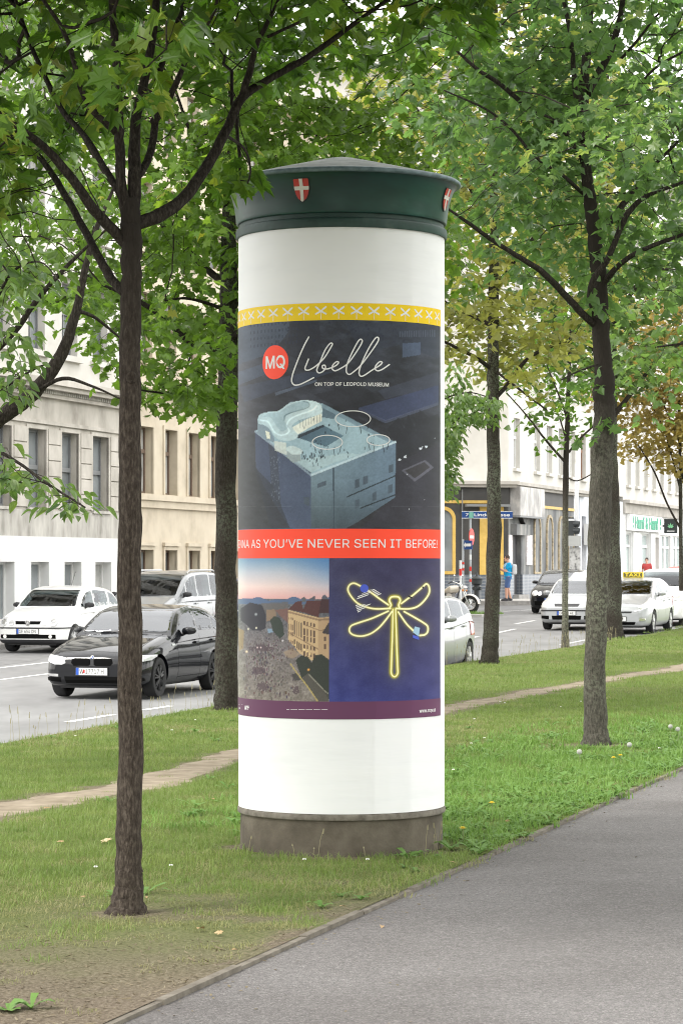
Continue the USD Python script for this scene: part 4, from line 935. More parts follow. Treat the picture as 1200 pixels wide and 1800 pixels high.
for c in cut:
    w.window(c[0], c[2], c[1], c[3], .2, 'frame_white', 'pane_curtain'); w.part('window_sill', 'plaster_pale', c[0] - .1, c[2] + .1, c[1] - .14, c[1] - .003, -.2, .14)
w.part('eaves', 'plaster_pale', S4, E4, 22.5, 23, -.5, .6)
w.slab('house_body', 'plaster_pale', sg.box(S4, .2, E4, 22.8), -12, -.9)
# ------------------------------------------------------------------ trees
def bark(name, stops, moss=None):
    n = {'g': ('geometry', {}), 'mp': ('mapping', {'scale': (1, 1, 0.3)}), 'n': ('noise_texture', {'scale': 70.0, 'detail': 6.0, 'roughness': 0.7}), 'r': ('rgb_ramp', {'ramp': stops}),
         'n2': ('noise_texture', {'scale': 75.0, 'detail': 4.0, 'roughness': 0.65, 'distortion': 0.8}), 'b': ('bump', {'strength': 1.0, 'distance': 0.02}), 'p': ('principled_bsdf', {'roughness': 0.92, 'specular_ior_level': 0.15})}
    l = [('g.position', 'mp.vector'), ('mp.vector', 'n.vector'), ('n.fac', 'r.fac'), ('mp.vector', 'n2.vector'), ('n2.fac', 'b.height'), ('b.normal', 'p.normal')]
    out = 'r.color'
    if moss:
        out = 'm.result'
        n |= {'n3': ('noise_texture', {'scale': 30.0, 'detail': 6.0, 'roughness': 0.75}), 'r3': ('rgb_ramp', {'ramp': [(0.47, (0, 0, 0)), (0.56, (1, 1, 1))]}), 'n4': ('noise_texture', {'scale': 1.1, 'detail': 2.0}), 'r4': ('rgb_ramp', {'ramp': [(0.35, (0, 0, 0)), (0.6, (1, 1, 1))]}),
              'mu': ('math', {'math_type': 'multiply'}), 'm': ('mix_color', {'b': moss})}
        l += [('g.position', 'n3.vector'), ('n3.fac', 'r3.fac'), ('g.position', 'n4.vector'), ('n4.fac', 'r4.fac'), ('r3.color', 'mu.value1'), ('r4.color', 'mu.value2'), ('mu.value', 'm.fac'), ('r.color', 'm.a')]
    if name == 'bark_mossy' or name == 'bark_brown':                # blends to one darker colour with height
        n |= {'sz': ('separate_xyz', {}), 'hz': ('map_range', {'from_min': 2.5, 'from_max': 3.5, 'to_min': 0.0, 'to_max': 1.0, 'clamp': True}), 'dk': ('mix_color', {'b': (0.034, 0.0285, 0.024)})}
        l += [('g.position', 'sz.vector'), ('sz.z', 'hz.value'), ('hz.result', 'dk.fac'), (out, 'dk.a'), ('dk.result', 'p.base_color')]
    else: l.append((out, 'p.base_color'))
    MAT[name] = usdkit.material(stage, '/World/Looks/' + name, n, l, surface='p.BSDF')
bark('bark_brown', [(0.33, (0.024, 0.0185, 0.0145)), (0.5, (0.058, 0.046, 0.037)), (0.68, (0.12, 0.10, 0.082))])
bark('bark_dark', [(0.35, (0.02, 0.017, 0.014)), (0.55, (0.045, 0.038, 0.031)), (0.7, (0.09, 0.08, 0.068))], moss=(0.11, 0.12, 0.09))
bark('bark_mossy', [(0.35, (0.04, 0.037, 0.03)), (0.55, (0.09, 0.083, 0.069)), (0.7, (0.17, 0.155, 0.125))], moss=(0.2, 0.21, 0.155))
bark('limb_bark', [(0.33, (0.016, 0.013, 0.011)), (0.5, (0.036, 0.030, 0.025)), (0.68, (0.078, 0.067, 0.057))])
bark('twig_bark', [(0.35, (0.018, 0.014, 0.011)), (0.7, (0.055, 0.045, 0.036))])
def leaf_mat(name, stops, trans=0.42, rough=0.42, gain=1.55, tint=(1.15, 1.25, 0.55)):
    MAT[name] = usdkit.material(stage, '/World/Looks/' + name, {
        'g': ('geometry', {}), 'o': ('object_info', {}), 'ad': ('math', {'math_type': 'add'}), 'fr': ('math', {'math_type': 'fraction'}), 'r': ('rgb_ramp', {'ramp': stops}),
        'n': ('noise_texture', {'scale': 0.9, 'detail': 2.0}), 'hs': ('hsv', {}), 'mr': ('map_range', {'from_min': 0.3, 'from_max': 0.7, 'to_min': 0.75, 'to_max': 1.3}),
        'v': ('mix_color', {'blend_type': 'multiply', 'fac': 1.0, 'use_clamp': False, 'b': tuple(gain * q for q in tint)}),
        'p': ('principled_bsdf', {'roughness': rough, 'specular_ior_level': 0.45}), 't': ('translucent_bsdf', {}), 'm': ('mix_closure', {'fac': trans})},
        [('g.random_per_island', 'ad.value1'), ('o.random', 'ad.value2'), ('ad.value', 'fr.value1'), ('fr.value', 'r.fac'), ('r.color', 'hs.color'), ('g.position', 'n.vector'), ('n.fac', 'mr.value'), ('mr.result', 'hs.value'),
         ('hs.color', 'p.base_color'), ('hs.color', 'v.a'), ('v.result', 't.color'), ('p.BSDF', 'm.closure1'), ('t.BSDF', 'm.closure2')], surface='m.closure')
leaf_mat('leaf_deep_green', [(0, (0.038, 0.08, 0.012)), (0.5, (0.062, 0.118, 0.017)), (0.85, (0.10, 0.158, 0.024)), (1, (0.17, 0.185, 0.035))], gain=2.2)
leaf_mat('leaf_green', [(0, (0.045, 0.088, 0.018)), (0.5, (0.075, 0.125, 0.024)), (0.85, (0.115, 0.165, 0.032)), (1, (0.2, 0.19, 0.04))], trans=.5, gain=2.2)
leaf_mat('leaf_grey_green', [(0, (0.048, 0.092, 0.042)), (0.5, (0.075, 0.125, 0.05)), (0.85, (0.13, 0.18, 0.068)), (1, (0.21, 0.21, 0.075))], rough=0.28, trans=.5, gain=2.3, tint=(1.1, 1.2, .6))
leaf_mat('leaf_yellowing', [(0, (0.055, 0.10, 0.026)), (0.52, (0.09, 0.135, 0.036)), (0.7, (0.16, 0.15, 0.06)), (0.85, (0.24, 0.18, 0.115)), (1, (0.27, 0.17, 0.12))], trans=.5, gain=2.0, tint=(1.25, 1.15, .75))
leaf_mat('leaf_turning', [(0, (0.06, 0.105, 0.028)), (0.76, (0.10, 0.15, 0.04)), (0.88, (0.18, 0.175, 0.06)), (1, (0.25, 0.19, 0.09))], trans=.5, gain=2.1, tint=(1.15, 1.2, .65))
leaf_mat('leaf_rusty', [(0, (0.10, 0.12, 0.035)), (0.3, (0.21, 0.175, 0.065)), (0.65, (0.32, 0.21, 0.11)), (1, (0.36, 0.185, 0.10))], trans=.55, gain=2.2, tint=(1.3, 1.05, .75))
leaf_mat('leaf_pale_green', [(0, (0.06, 0.11, 0.042)), (0.5, (0.095, 0.15, 0.055)), (1, (0.14, 0.195, 0.065))], rough=0.34)
leaf_mat('seed_wing', [(0, (0.16, 0.17, 0.05)), (1, (0.28, 0.26, 0.10))])

def leaf_shape(half, fold=.25, droop=.25, curl=.35, twist=0.0):
    """A leaf blade from its right half outline, folded along the midrib, with drooping tip and curled lobes."""
    ribs = [(0, y) for y in np.linspace(half[-1][1], half[0][1], 4)[1:-1]]
    V, F, n = [], [], 0
    for s in (1, -1):
        pts = [(s * x, y) for x, y in half] + ribs
        v, f = trimesh.creation.triangulate_polygon(sg.Polygon(pts), engine='earcut'); V.append(v); F.append(np.asarray(f) + n); n += len(v)
    v = np.vstack(V); x, y = v.T; a = np.abs(x)
    z = fold * a - droop * np.maximum(y - .15, 0) ** 2 - curl * a ** 2 * (1.4 if curl > 0 else 1) + twist * x * y
    F = np.vstack(F); _, u, inv = np.unique(np.round(v, 6), axis=0, return_index=True, return_inverse=True)
    return np.column_stack([v, z])[u], inv.ravel()[F]
H_MAPLE = [(0, 0), (.16, -.07), (.40, -.13), (.31, .09), (.63, .27), (.56, .34), (.33, .42), (.40, .70), (.28, .66), (.13, .68), (0, 1.06)]
H_MID = [(0, 0), (.38, -.12), (.28, .1), (.62, .3), (.3, .42), (.38, .7), (0, 1.04)]
def kin(h): return [leaf_shape(h, .25, .25, .35), leaf_shape(h, .55, .5, .55, .25), leaf_shape(h, .1, .7, .8, -.3), leaf_shape(h, -.15, .12, -.35, .2), leaf_shape([(x * .84, y * 1.05) for x, y in h], .7, .35, .4, -.2)]
MAPLES, MIDS = kin(H_MAPLE), kin(H_MID)
MAPLE, MAPLE_MID = MAPLES[0], MIDS[0]
FARS = [leaf_shape([(0, -.05), (.52, .0), (.5, .42), (0, 1.0)], a, b, c) for a, b, c in ((.3, .3, .3), (.6, .6, .6), (-.2, .2, 0))]
MAPLE_FAR = FARS[0]
OVALS = [leaf_shape([(0, 0), (.17, .2), (.23, .45), (.14, .75), (0, 1.02)], a, b, c, d) for a, b, c, d in ((.3, .3, 0, 0), (.8, .6, 0, .4), (.5, .1, 0, -.4))]
OVAL = OVALS[0]
KIN = {id(MAPLE): MAPLES, id(MAPLE_MID): MIDS, id(MAPLE_FAR): FARS, id(OVAL): OVALS}

def scatter(shape, P, A, N, S):
    """Copies of a leaf: base points P, axes A (base to tip), normals N, lengths S."""
    v, f = shape
    X = np.cross(A, N); X /= np.linalg.norm(X, axis=1, keepdims=True); N = np.cross(X, A)
    V = P[:, None] + S[:, None, None] * (v[None, :, 0, None] * X[:, None] + v[None, :, 1, None] * A[:, None] + v[None, :, 2, None] * N[:, None])
    F = f[None] + (np.arange(len(P)) * len(v))[:, None, None]
    return V.reshape(-1, 3), F.reshape(-1, 3)

def to_px(P): return 600 + FPX * P[:, 0] / P[:, 1], HY - FPX * (P[:, 2] - CAM_H) / P[:, 1]

class Tree:
    def __init__(t, label, seed, base, barkm, group=None, cat='tree', name='street_tree'):
        t.rng = np.random.default_rng(seed); t.base = np.asarray(base, float); t.bark = barkm
        t.root = thing(name, label, cat, base, group=group)
        t.nodes, t.parent = [], []
        t.skel = []
    def limb(t, px, name='limb', n=5, sides=10, rough=0.05, thin=1.0):
        """px: rows of (x, y, Z, width in photo pixels)."""
        px = np.asarray(px, float)
        P = np.array([at(x, y, Z) for x, y, Z, _ in px]); R = px[:, 3] * px[:, 2] / FPX / 2 * thin
        Q = spline(np.column_stack([P, R]), n); P, R = Q[:, :3], np.maximum(Q[:, 3], .003)
        wob = t.rng.normal(0, 1, (len(P), 3)); wob[:, 2] *= .3; P = P + wob * R[:, None] * .06
        v, f = tube(P - t.base, R, sides, True, rough, t.rng)
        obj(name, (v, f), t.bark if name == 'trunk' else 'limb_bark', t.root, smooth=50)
        t.add_nodes(P)
        return P, R
    def add_nodes(t, P):
        step = 0.14; d = np.r_[0, np.cumsum(np.linalg.norm(np.diff(P, axis=0), axis=1))]
        k = max(2, int(d[-1] / step)); s = np.linspace(0, d[-1], k)
        for x in s: t.skel.append([np.interp(x, d, P[:, i]) for i in range(3)])
    def grow(t, att, D=0.14, reach=1.3, kill=0.2, iters=70, up=0.04, zmin=0.0):
        """Branches that grow from the limbs to the points att."""
        sk = np.array(t.skel); sk = sk[sk[:, 2] > zmin]
        nodes = [sk]; par = [np.full(len(sk), -1)]; N = sk; Par = par[0]
        alive = np.ones(len(att), bool)
        for it in range(iters):
            tr = cKDTree(N); d, i = tr.query(att[alive], distance_upper_bound=reach if it > 6 else 9.0)
            ok = np.isfinite(d)
            if not ok.any(): break
            a = att[alive][ok]; i = i[ok]
            dirs = np.zeros_like(N); v = a - N[i]; v /= np.maximum(np.linalg.norm(v, axis=1, keepdims=True), 1e-9)
            np.add.at(dirs, i, v); src = np.unique(i)
            g = dirs[src]; g /= np.maximum(np.linalg.norm(g, axis=1, keepdims=True), 1e-9)
            g += t.rng.normal(0, .16, g.shape); g[:, 2] += up; g /= np.linalg.norm(g, axis=1, keepdims=True)
            new = N[src] + g * D
            dd, _ = tr.query(new); fresh = dd > D * .5
            new, src = new[fresh], src[fresh]
            if not len(new): break
            N = np.vstack([N, new]); Par = np.r_[Par, src]
            dn, _ = cKDTree(new).query(att); alive &= ~(dn < kill)
            if not alive.any(): break
        t.N, t.Par = N, Par; t.ns = len(sk)
        kids = [[] for _ in N]
        for k in range(len(N)):
            if Par[k] >= 0: kids[Par[k]].append(k)
        t.kids = kids
        r = np.full(len(N), 0.0)
        for k in range(len(N) - 1, -1, -1):
            r[k] = max(0.0028, sum(r[c] ** 2.2 for c in kids[k]) ** (1 / 2.2)) if kids[k] else 0.0028
        t.r = np.minimum(r, 0.035)
    def twigs(t, sides=4, scale=1.0):
        m = MB(); done = set()
        for k in range(t.ns, len(t.N)):
            p = t.Par[k]
            if k in done: continue
            first = p < t.ns or max(t.kids[p], key=lambda c: t.r[c]) != k
            if not first: continue
            ch = [p, k]
            while t.kids[ch[-1]]:
                ch.append(max(t.kids[ch[-1]], key=lambda c: t.r[c]))
            done.update(ch)
            rr = t.r[ch].copy(); rr[0] = rr[1]
            m.tube(t.N[ch] - t.base, rr * scale, sides, False)
        if not m.empty: obj('twigs', m.get(), 'twig_bark', t.root, kind='stuff', smooth=True)
    def top(t, c, rad, count, size, shape, m):
        """Extra upper crown leaves above the frame, added to shade what lies below."""
        rng = t.rng; d = rng.normal(0, 1, (count * 4, 3)); d /= np.linalg.norm(d, axis=1, keepdims=True)
        P = np.asarray(c) + d * (rng.random((count * 4, 1)) ** .4) * np.asarray(rad); P = P[to_px(P)[1] < -70][:count]; n = len(P)
        A = rng.normal(0, 1, (n, 3)); A[:, 2] *= .4; A /= np.linalg.norm(A, axis=1, keepdims=True); Nn = rng.normal(0, .5, (n, 3)) + [0, 0, 1]; Nn -= A * (Nn * A).sum(1, keepdims=True); Nn /= np.linalg.norm(Nn, axis=1, keepdims=True)
        obj('crown', scatter(shape, P - t.base, A, Nn, size * rng.uniform(.8, 1.3, n)), m, t.root, kind='stuff')
    def leaves(t, count, size, shape, m, singles=300, spread=0.13, flat=0.55, droop=0.3, twigr=0.006, single_shape=None, name='leaf', keep=None):
        rng = t.rng
        tip = np.array([k for k in range(t.ns, len(t.N)) if t.r[k] <= twigr])
        if not len(tip): return
        k = tip[rng.integers(0, len(tip), count)]
        off = rng.normal(0, 1, (count, 3)) * (spread, spread, spread * .6)
        P = t.N[k] + off; P[:, 2] -= 0.02
        if keep is not None:
            g = keep(P); P, k = P[g], k[g]
        n = len(P)
        A = P - t.N[k]; A[:, 2] = 0; A += rng.normal(0, .05, (n, 3)); A[:, 2] = -np.abs(rng.normal(droop, .25, n)) * np.linalg.norm(A[:, :2], axis=1); A /= np.linalg.norm(A, axis=1, keepdims=True)
        Nn = np.array([0, 0, 1.0]) + rng.normal(0, flat, (n, 3)); Nn /= np.linalg.norm(Nn, axis=1, keepdims=True)
        Nn -= A * (Nn * A).sum(1, keepdims=True); Nn /= np.linalg.norm(Nn, axis=1, keepdims=True)
        S = size * rng.uniform(.65, 1.2, n)
        x, y = to_px(P); inside = (x > -10) & (x < 1210) & (y > -10) & (y < 1810)
        order = np.where(inside, P[:, 1] - S * 3, 1e6).argsort()[:singles]
        order = order[inside[order]]
        one = np.zeros(n, bool); one[order] = True
        ss = single_shape or shape
        for q in order:
            obj(name, scatter(KIN[id(ss)][rng.integers(0, len(KIN[id(ss)]))], (P[q] - t.base)[None], A[q][None], Nn[q][None], S[q][None]), m, t.root)
        r = ~one
        if r.any():
            c = MB(); ks = KIN[id(shape)]; pick = rng.integers(0, len(ks), n)
            for w, g in enumerate(ks):
                u = r & (pick == w)
                if u.any(): c.add(*scatter(g, P[u] - t.base, A[u], Nn[u], S[u]))
            obj('crown', c.get(), m, t.root, kind='stuff')

def crown_points(rng, c, rad, n, hollow=0.45, gap=0.49, keep=None, freq=(1.1, 1.1, 1.9), seed=0):
    """Points in an uneven crown about c: more towards the outside, none in the gaps."""
    out = []; got = 0
    while got < n:
        d = rng.normal(0, 1, (n * 3, 3)); d /= np.linalg.norm(d, axis=1, keepdims=True)
        r = (hollow ** 3 + (1 - hollow ** 3) * rng.random(n * 3)) ** (1 / 3)
        r *= 0.82 + 0.36 * meshkit.noise(d * 2.2 + 7 + seed, seed)
        p = np.asarray(c) + d * r[:, None] * np.asarray(rad)
        g = meshkit.fbm(p * np.asarray(freq) + 31, 3, seed) > gap
        if keep is not None: g &= keep(p)
        out.append(p[g]); got += g.sum()
        if g.sum() == 0: break
    return np.vstack(out)[:n]

def lerp_px(pts):
    p = np.asarray(pts, float); return lambda x: np.interp(x, p[:, 0], p[:, 1])

# --- the near maple, left of the column
ZA = 13.43
A_front = lerp_px([(-400, 420), (-60, 430), (20, 400), (60, 330), (90, 220), (120, 170), (170, 180), (200, 220), (260, 235), (300, 160), (350, 110), (450, 80), (620, 60), (760, 60), (860, 10), (1000, -60)])
A_back = lerp_px([(-400, 430), (-50, 420), (20, 400), (90, 300), (200, 220), (300, 190), (400, 180), (460, 190), (520, 170), (600, 170), (700, 150), (780, 130), (860, 90), (900, 0), (1000, -80)])
def keep_a(p):
    x, y = to_px(p)
    return np.where(p[:, 1] < ZA + .25, y < A_front(x), y < A_back(x))
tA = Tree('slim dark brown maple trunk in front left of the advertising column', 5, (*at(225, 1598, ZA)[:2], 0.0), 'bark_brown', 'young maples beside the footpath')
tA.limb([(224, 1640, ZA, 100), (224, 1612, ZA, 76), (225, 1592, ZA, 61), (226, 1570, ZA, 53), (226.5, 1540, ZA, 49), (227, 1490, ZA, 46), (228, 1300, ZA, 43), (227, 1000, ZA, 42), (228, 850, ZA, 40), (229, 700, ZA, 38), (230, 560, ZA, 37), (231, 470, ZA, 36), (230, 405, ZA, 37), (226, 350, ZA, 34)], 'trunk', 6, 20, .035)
for L in ([(232, 395, 13.43, 24), (275, 380, 13.5, 25), (318, 352, 13.6, 22), (358, 300, 13.7, 20), (395, 235, 13.8, 18), (425, 172, 13.9, 17), (470, 140, 14.0, 13), (540, 100, 14.1, 11), (610, 50, 14.2, 9), (680, 0, 14.3, 7), (780, -60, 14.5, 5)],
          [(425, 172, 13.9, 14), (440, 120, 13.85, 12), (450, 80, 13.8, 10), (472, 35, 13.8, 8), (500, -20, 13.8, 6)], [(470, 64, 13.8, 6), (530, 36, 13.7, 5), (600, 0, 13.5, 4)],
          [(222, 430, 13.43, 18), (200, 405, 13.4, 20), (165, 368, 13.3, 19), (130, 318, 13.2, 17), (85, 265, 13.1, 15), (50, 236, 13.0, 13), (0, 200, 12.9, 10), (-60, 150, 12.8, 7)],
          [(218, 515, 13.43, 16), (195, 488, 13.5, 17), (172, 448, 13.6, 15), (140, 388, 13.8, 13), (100, 318, 14.0, 12), (62, 268, 14.1, 10), (15, 240, 14.2, 8)],
          [(214, 350, 13.43, 12), (198, 318, 13.5, 12), (178, 285, 13.6, 11), (150, 240, 13.8, 11), (110, 195, 14.0, 10), (82, 140, 14.2, 9), (55, 80, 14.3, 8), (30, 10, 14.4, 7)],
          [(206, 235, 13.4, 11), (188, 218, 13.3, 12), (160, 190, 13.2, 11), (140, 150, 13.1, 10), (128, 100, 13.0, 9), (110, 50, 12.9, 8), (70, -10, 12.8, 6)],
          [(224, 380, 13.43, 24), (214, 330, 13.4, 19), (210, 270, 13.4, 18), (208, 200, 13.35, 17), (204, 110, 13.3, 15), (198, 20, 13.3, 13), (190, -120, 13.2, 9)],
          [(233, 380, 13.43, 26), (236, 320, 13.45, 24), (236, 260, 13.5, 21), (240, 200, 13.5, 18), (256, 130, 13.55, 16), (270, 50, 13.6, 14), (282, -100, 13.7, 9)],
          [(242, 310, 13.45, 14), (262, 275, 13.6, 14), (272, 220, 13.7, 13), (275, 150, 13.8, 12), (292, 90, 13.9, 10), (320, 20, 14.0, 8)],
          [(268, 215, 13.65, 13), (288, 190, 13.6, 13), (308, 150, 13.55, 11), (330, 100, 13.5, 9), (360, 55, 13.4, 7)]):
    tA.limb(L, 'limb', 5, 9)
attA = crown_points(tA.rng, (-0.95, 13.6, 5.35), (3.0, 3.1, 2.45), 2100, .3, .48, keep_a, seed=3)
# the low spray that hangs in front of the cap
tA.limb([(395, 236, 13.8, 6), (430, 262, 14.2, 5), (440, 300, 14.7, 4), (432, 330, 15.1, 3)], 'limb', 5, 6)
attA = np.vstack([attA, np.array([at(x, y, z) for x, y, z in ((424, 318, 15.0), (440, 330, 15.1), (418, 345, 15.1), (435, 348, 15.1))]), np.array([at(x, y, 12.2) for x, y in ((215, 200), (240, 190), (262, 205), (228, 170), (270, 170))])])
tA.grow(attA, zmin=2.9, reach=1.6); tA.twigs(4)
tA.leaves(8600, .115, MAPLE, 'leaf_deep_green', 300, .11, .5, .45, keep=lambda P: keep_a(P - np.array([0, 0, .07])) | ((P[:, 1] > 14.3) & (to_px(P)[1] > 285) & (to_px(P)[1] < 370) & (np.abs(to_px(P)[0] - 428) < 30)))

tA.top((-0.95, 13.6, 6.3), (3.2, 3.3, 2.2), 5200, .2, MAPLE_FAR, 'leaf_deep_green')
for x, y, z in ((398, 312, 15.1), (407, 305, 15.2), (412, 322, 15.0), (403, 330, 15.1), (420, 315, 15.0), (428, 322, 15.1), (418, 332, 15.0), (437, 318, 15.15), (446, 322, 15.1), (452, 330, 15.2), (440, 332, 15.0), (424, 345, 15.1), (411, 345, 15.0), (432, 350, 15.1), (398, 344, 15.2), (410, 298, 15.1), (390, 300, 15.1), (386, 322, 15.2), (380, 345, 15.1), (370, 330, 15.3)):
    d_ = tA.rng.normal(0, 1, 3); d_[2] = -abs(d_[2]) - .5; d_ /= np.linalg.norm(d_); nn = tA.rng.normal(0, .5, 3) + [0, -.7, .6]; nn -= d_ * (nn @ d_); nn /= np.linalg.norm(nn)
    obj('leaf', scatter(MAPLES[tA.rng.integers(0, 5)], (at(x, y - 14, z) - tA.base)[None], d_[None], nn[None], np.array([tA.rng.uniform(.085, .13)])), 'leaf_deep_green', tA.root)
kp = at(231, 665, ZA) - tA.base; v, f = revolve([(0.0, .006), (.012, .004), (.02, .012), (.028, .012), (.034, 0), (.036, -.02)], 16)
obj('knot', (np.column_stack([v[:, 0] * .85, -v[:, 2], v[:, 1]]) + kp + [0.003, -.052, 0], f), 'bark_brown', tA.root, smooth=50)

# --- the dark maple behind the column's left edge
ZB = 32.0
tB = Tree('thick dark maple trunk half hidden behind the left edge of the column', 6, (*at(399, 1248, ZB)[:2], 0.0), 'bark_dark', 'maples along the street edge of the lawn')
tB.limb([(399, 1262, ZB, 60), (399, 1240, ZB, 46), (398, 1190, ZB, 41), (397, 1000, ZB, 38), (398, 800, ZB, 37), (401, 650, ZB, 36), (402, 560, ZB, 32), (402, 480, ZB, 30), (402, 420, ZB, 26), (405, 300, ZB, 20), (408, 150, ZB, 14), (405, 20, ZB, 8)], 'trunk', 6, 18, .04)
for L in ([(398, 612, 32, 24), (370, 612, 31.8, 20), (340, 602, 31.6, 17), (308, 575, 31.4, 14), (275, 548, 31.2, 11), (235, 525, 31, 8), (180, 500, 30.8, 5)],
          [(398, 500, 32, 14), (372, 480, 32.2, 13), (345, 455, 32.4, 11), (310, 420, 32.6, 8), (270, 380, 32.8, 5)], [(398, 545, 32, 8), (362, 532, 31.6, 6), (325, 524, 31.3, 5), (290, 528, 31, 3)],
          [(400, 698, 32, 5), (345, 696, 31.4, 5), (280, 690, 30.9, 4), (238, 684, 30.6, 3)], [(398, 590, 32, 7), (360, 568, 32.5, 6), (350, 580, 33, 5), (330, 640, 33.2, 3)],
          [(402, 520, 32, 16), (440, 470, 32.3, 13), (480, 400, 32.6, 10), (520, 320, 32.8, 7), (560, 230, 33, 4)], [(404, 380, 32, 10), (370, 300, 31.8, 8), (330, 220, 31.6, 6), (300, 130, 31.4, 4)],
          [(402, 600, 32, 12), (450, 560, 31.5, 9), (520, 520, 31, 6)]):
    tB.limb(L, 'limb', 5, 8)
B_low = lerp_px([(-300, 480), (60, 560), (140, 600), (230, 730), (300, 745), (400, 745), (430, 700), (800, 640)])
attB = crown_points(tB.rng, (-1.55, 32, 6.6), (3.6, 3.0, 3.4), 2700, .25, .49, lambda p: to_px(p)[1] < B_low(to_px(p)[0]), seed=5)
tB.grow(attB, zmin=3.0, D=.17, reach=1.7, kill=.24); tB.twigs(4)
tB.leaves(14500, .125, MAPLE_MID, 'leaf_green', 300, .12, .5, .4, single_shape=MAPLE)

tB.top((-1.25, 32, 8.5), (3.2, 3.2, 2.6), 2600, .22, MAPLE_FAR, 'leaf_green')

# --- the mossy maple right of the column
ZC = 25.7
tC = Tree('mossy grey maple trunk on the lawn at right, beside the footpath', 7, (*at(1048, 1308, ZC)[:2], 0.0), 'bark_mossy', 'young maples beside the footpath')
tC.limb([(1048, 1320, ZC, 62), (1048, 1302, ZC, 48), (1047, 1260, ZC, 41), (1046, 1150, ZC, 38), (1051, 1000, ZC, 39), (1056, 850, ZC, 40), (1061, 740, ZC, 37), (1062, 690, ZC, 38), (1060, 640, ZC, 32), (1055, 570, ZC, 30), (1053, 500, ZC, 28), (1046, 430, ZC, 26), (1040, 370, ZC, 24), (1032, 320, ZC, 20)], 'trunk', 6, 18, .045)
for L in ([(1046, 572, 25.7, 13), (1020, 548, 25.5, 13), (990, 515, 25.3, 12), (950, 476, 25.0, 11), (905, 447, 24.7, 9), (862, 420, 24.5, 8), (828, 395, 24.3, 7), (785, 365, 24.1, 4)],
          [(1046, 556, 25.6, 12), (1037, 520, 25.45, 11), (1044, 488, 25.4, 11), (1068, 455, 25.4, 11), (1088, 405, 25.4, 10), (1108, 368, 25.4, 10), (1140, 342, 25.4, 8), (1200, 320, 25.4, 6), (1270, 290, 25.4, 4)],
          [(1058, 500, 25.7, 12), (1085, 468, 25.5, 10), (1115, 446, 25.3, 9), (1155, 428, 25.1, 8), (1210, 408, 25, 6), (1280, 380, 25, 4)],
          [(1050, 400, 25.7, 12), (1075, 385, 25.9, 13), (1090, 365, 26, 12), (1105, 345, 26.1, 10), (1140, 300, 26.3, 7), (1190, 250, 26.5, 5)],
          [(1033, 330, 25.7, 20), (1027, 260, 25.7, 19), (1024, 180, 25.7, 18), (1030, 100, 25.7, 16), (1036, 20, 25.7, 13), (1040, -120, 25.7, 9), (1040, -260, 25.7, 5)],
          [(1028, 172, 25.7, 14), (1050, 130, 25.8, 14), (1072, 90, 25.9, 12), (1086, 45, 26, 11), (1096, -10, 26.1, 9), (1115, -140, 26.2, 5)],
          [(1026, 250, 25.7, 11), (1012, 170, 25.6, 10), (1006, 100, 25.5, 9), (998, 35, 25.4, 8), (975, -60, 25.3, 5)],
          [(1028, 285, 25.7, 8), (985, 222, 25.2, 9), (930, 190, 24.9, 9), (880, 148, 24.6, 8), (840, 122, 24.5, 7), (795, 82, 24.3, 4)],
          [(1030, 345, 25.7, 7), (985, 305, 25.3, 7), (940, 275, 25.1, 6), (900, 228, 24.9, 5), (855, 192, 24.7, 4), (780, 158, 24.5, 3)], [(1086, 108, 25.9, 5), (1120, 70, 25.6, 5), (1150, 30, 25.4, 4)],
          [(1110, 165, 25.3, 5), (1150, 120, 25.2, 5), (1200, 90, 25.1, 5)], [(1050, 640, 25.6, 4), (1010, 655, 25.2, 3), (985, 668, 25, 2.5)]):
    tC.limb(L, 'limb', 5, 8)
C_low = lerp_px([(700, 200), (760, 300), (800, 400), (860, 470), (940, 520), (1000, 560), (1100, 560), (1200, 560), (1500, 500)])
C_fr = lerp_px([(700, 260), (800, 380), (900, 330), (985, 300), (1010, 240), (1080, 240), (1100, 330), (1200, 400), (1500, 450)])
attC = crown_points(tC.rng, (2.95, 25.5, 6.3), (2.5, 2.6, 2.9), 2200, .25, .49, lambda p: np.where(p[:, 1] < 25.4, to_px(p)[1] < C_fr(to_px(p)[0]), to_px(p)[1] < C_low(to_px(p)[0])), seed=8)
attC = np.vstack([attC, np.array([at(x, y, z) for x, y, z in ((1040, 672, 25.3), (1060, 665, 25.2), (1078, 672, 25.4), (1030, 690, 25.4), (1046, 742, 25.3), (1060, 752, 25.3), (1035, 760, 25.4), (1010, 660, 25.2), (990, 668, 25.0), (1040, 388, 25.2), (1052, 410, 25.2), (1035, 445, 25.3), (1040, 475, 25.3), (1052, 500, 25.2), (1068, 470, 25.2), (1066, 545, 25.2), (1045, 540, 25.2))])])
tC.grow(attC, zmin=3.1, D=.15, reach=1.5, kill=.2); tC.twigs(4)
tC.leaves(7200, .115, MAPLE_MID, 'leaf_grey_green', 300, .10, .55, .35, single_shape=MAPLE)

tC.top((2.95, 25.5, 8.0), (2.8, 2.8, 2.4), 900, .21, MAPLE_FAR, 'leaf_grey_green')

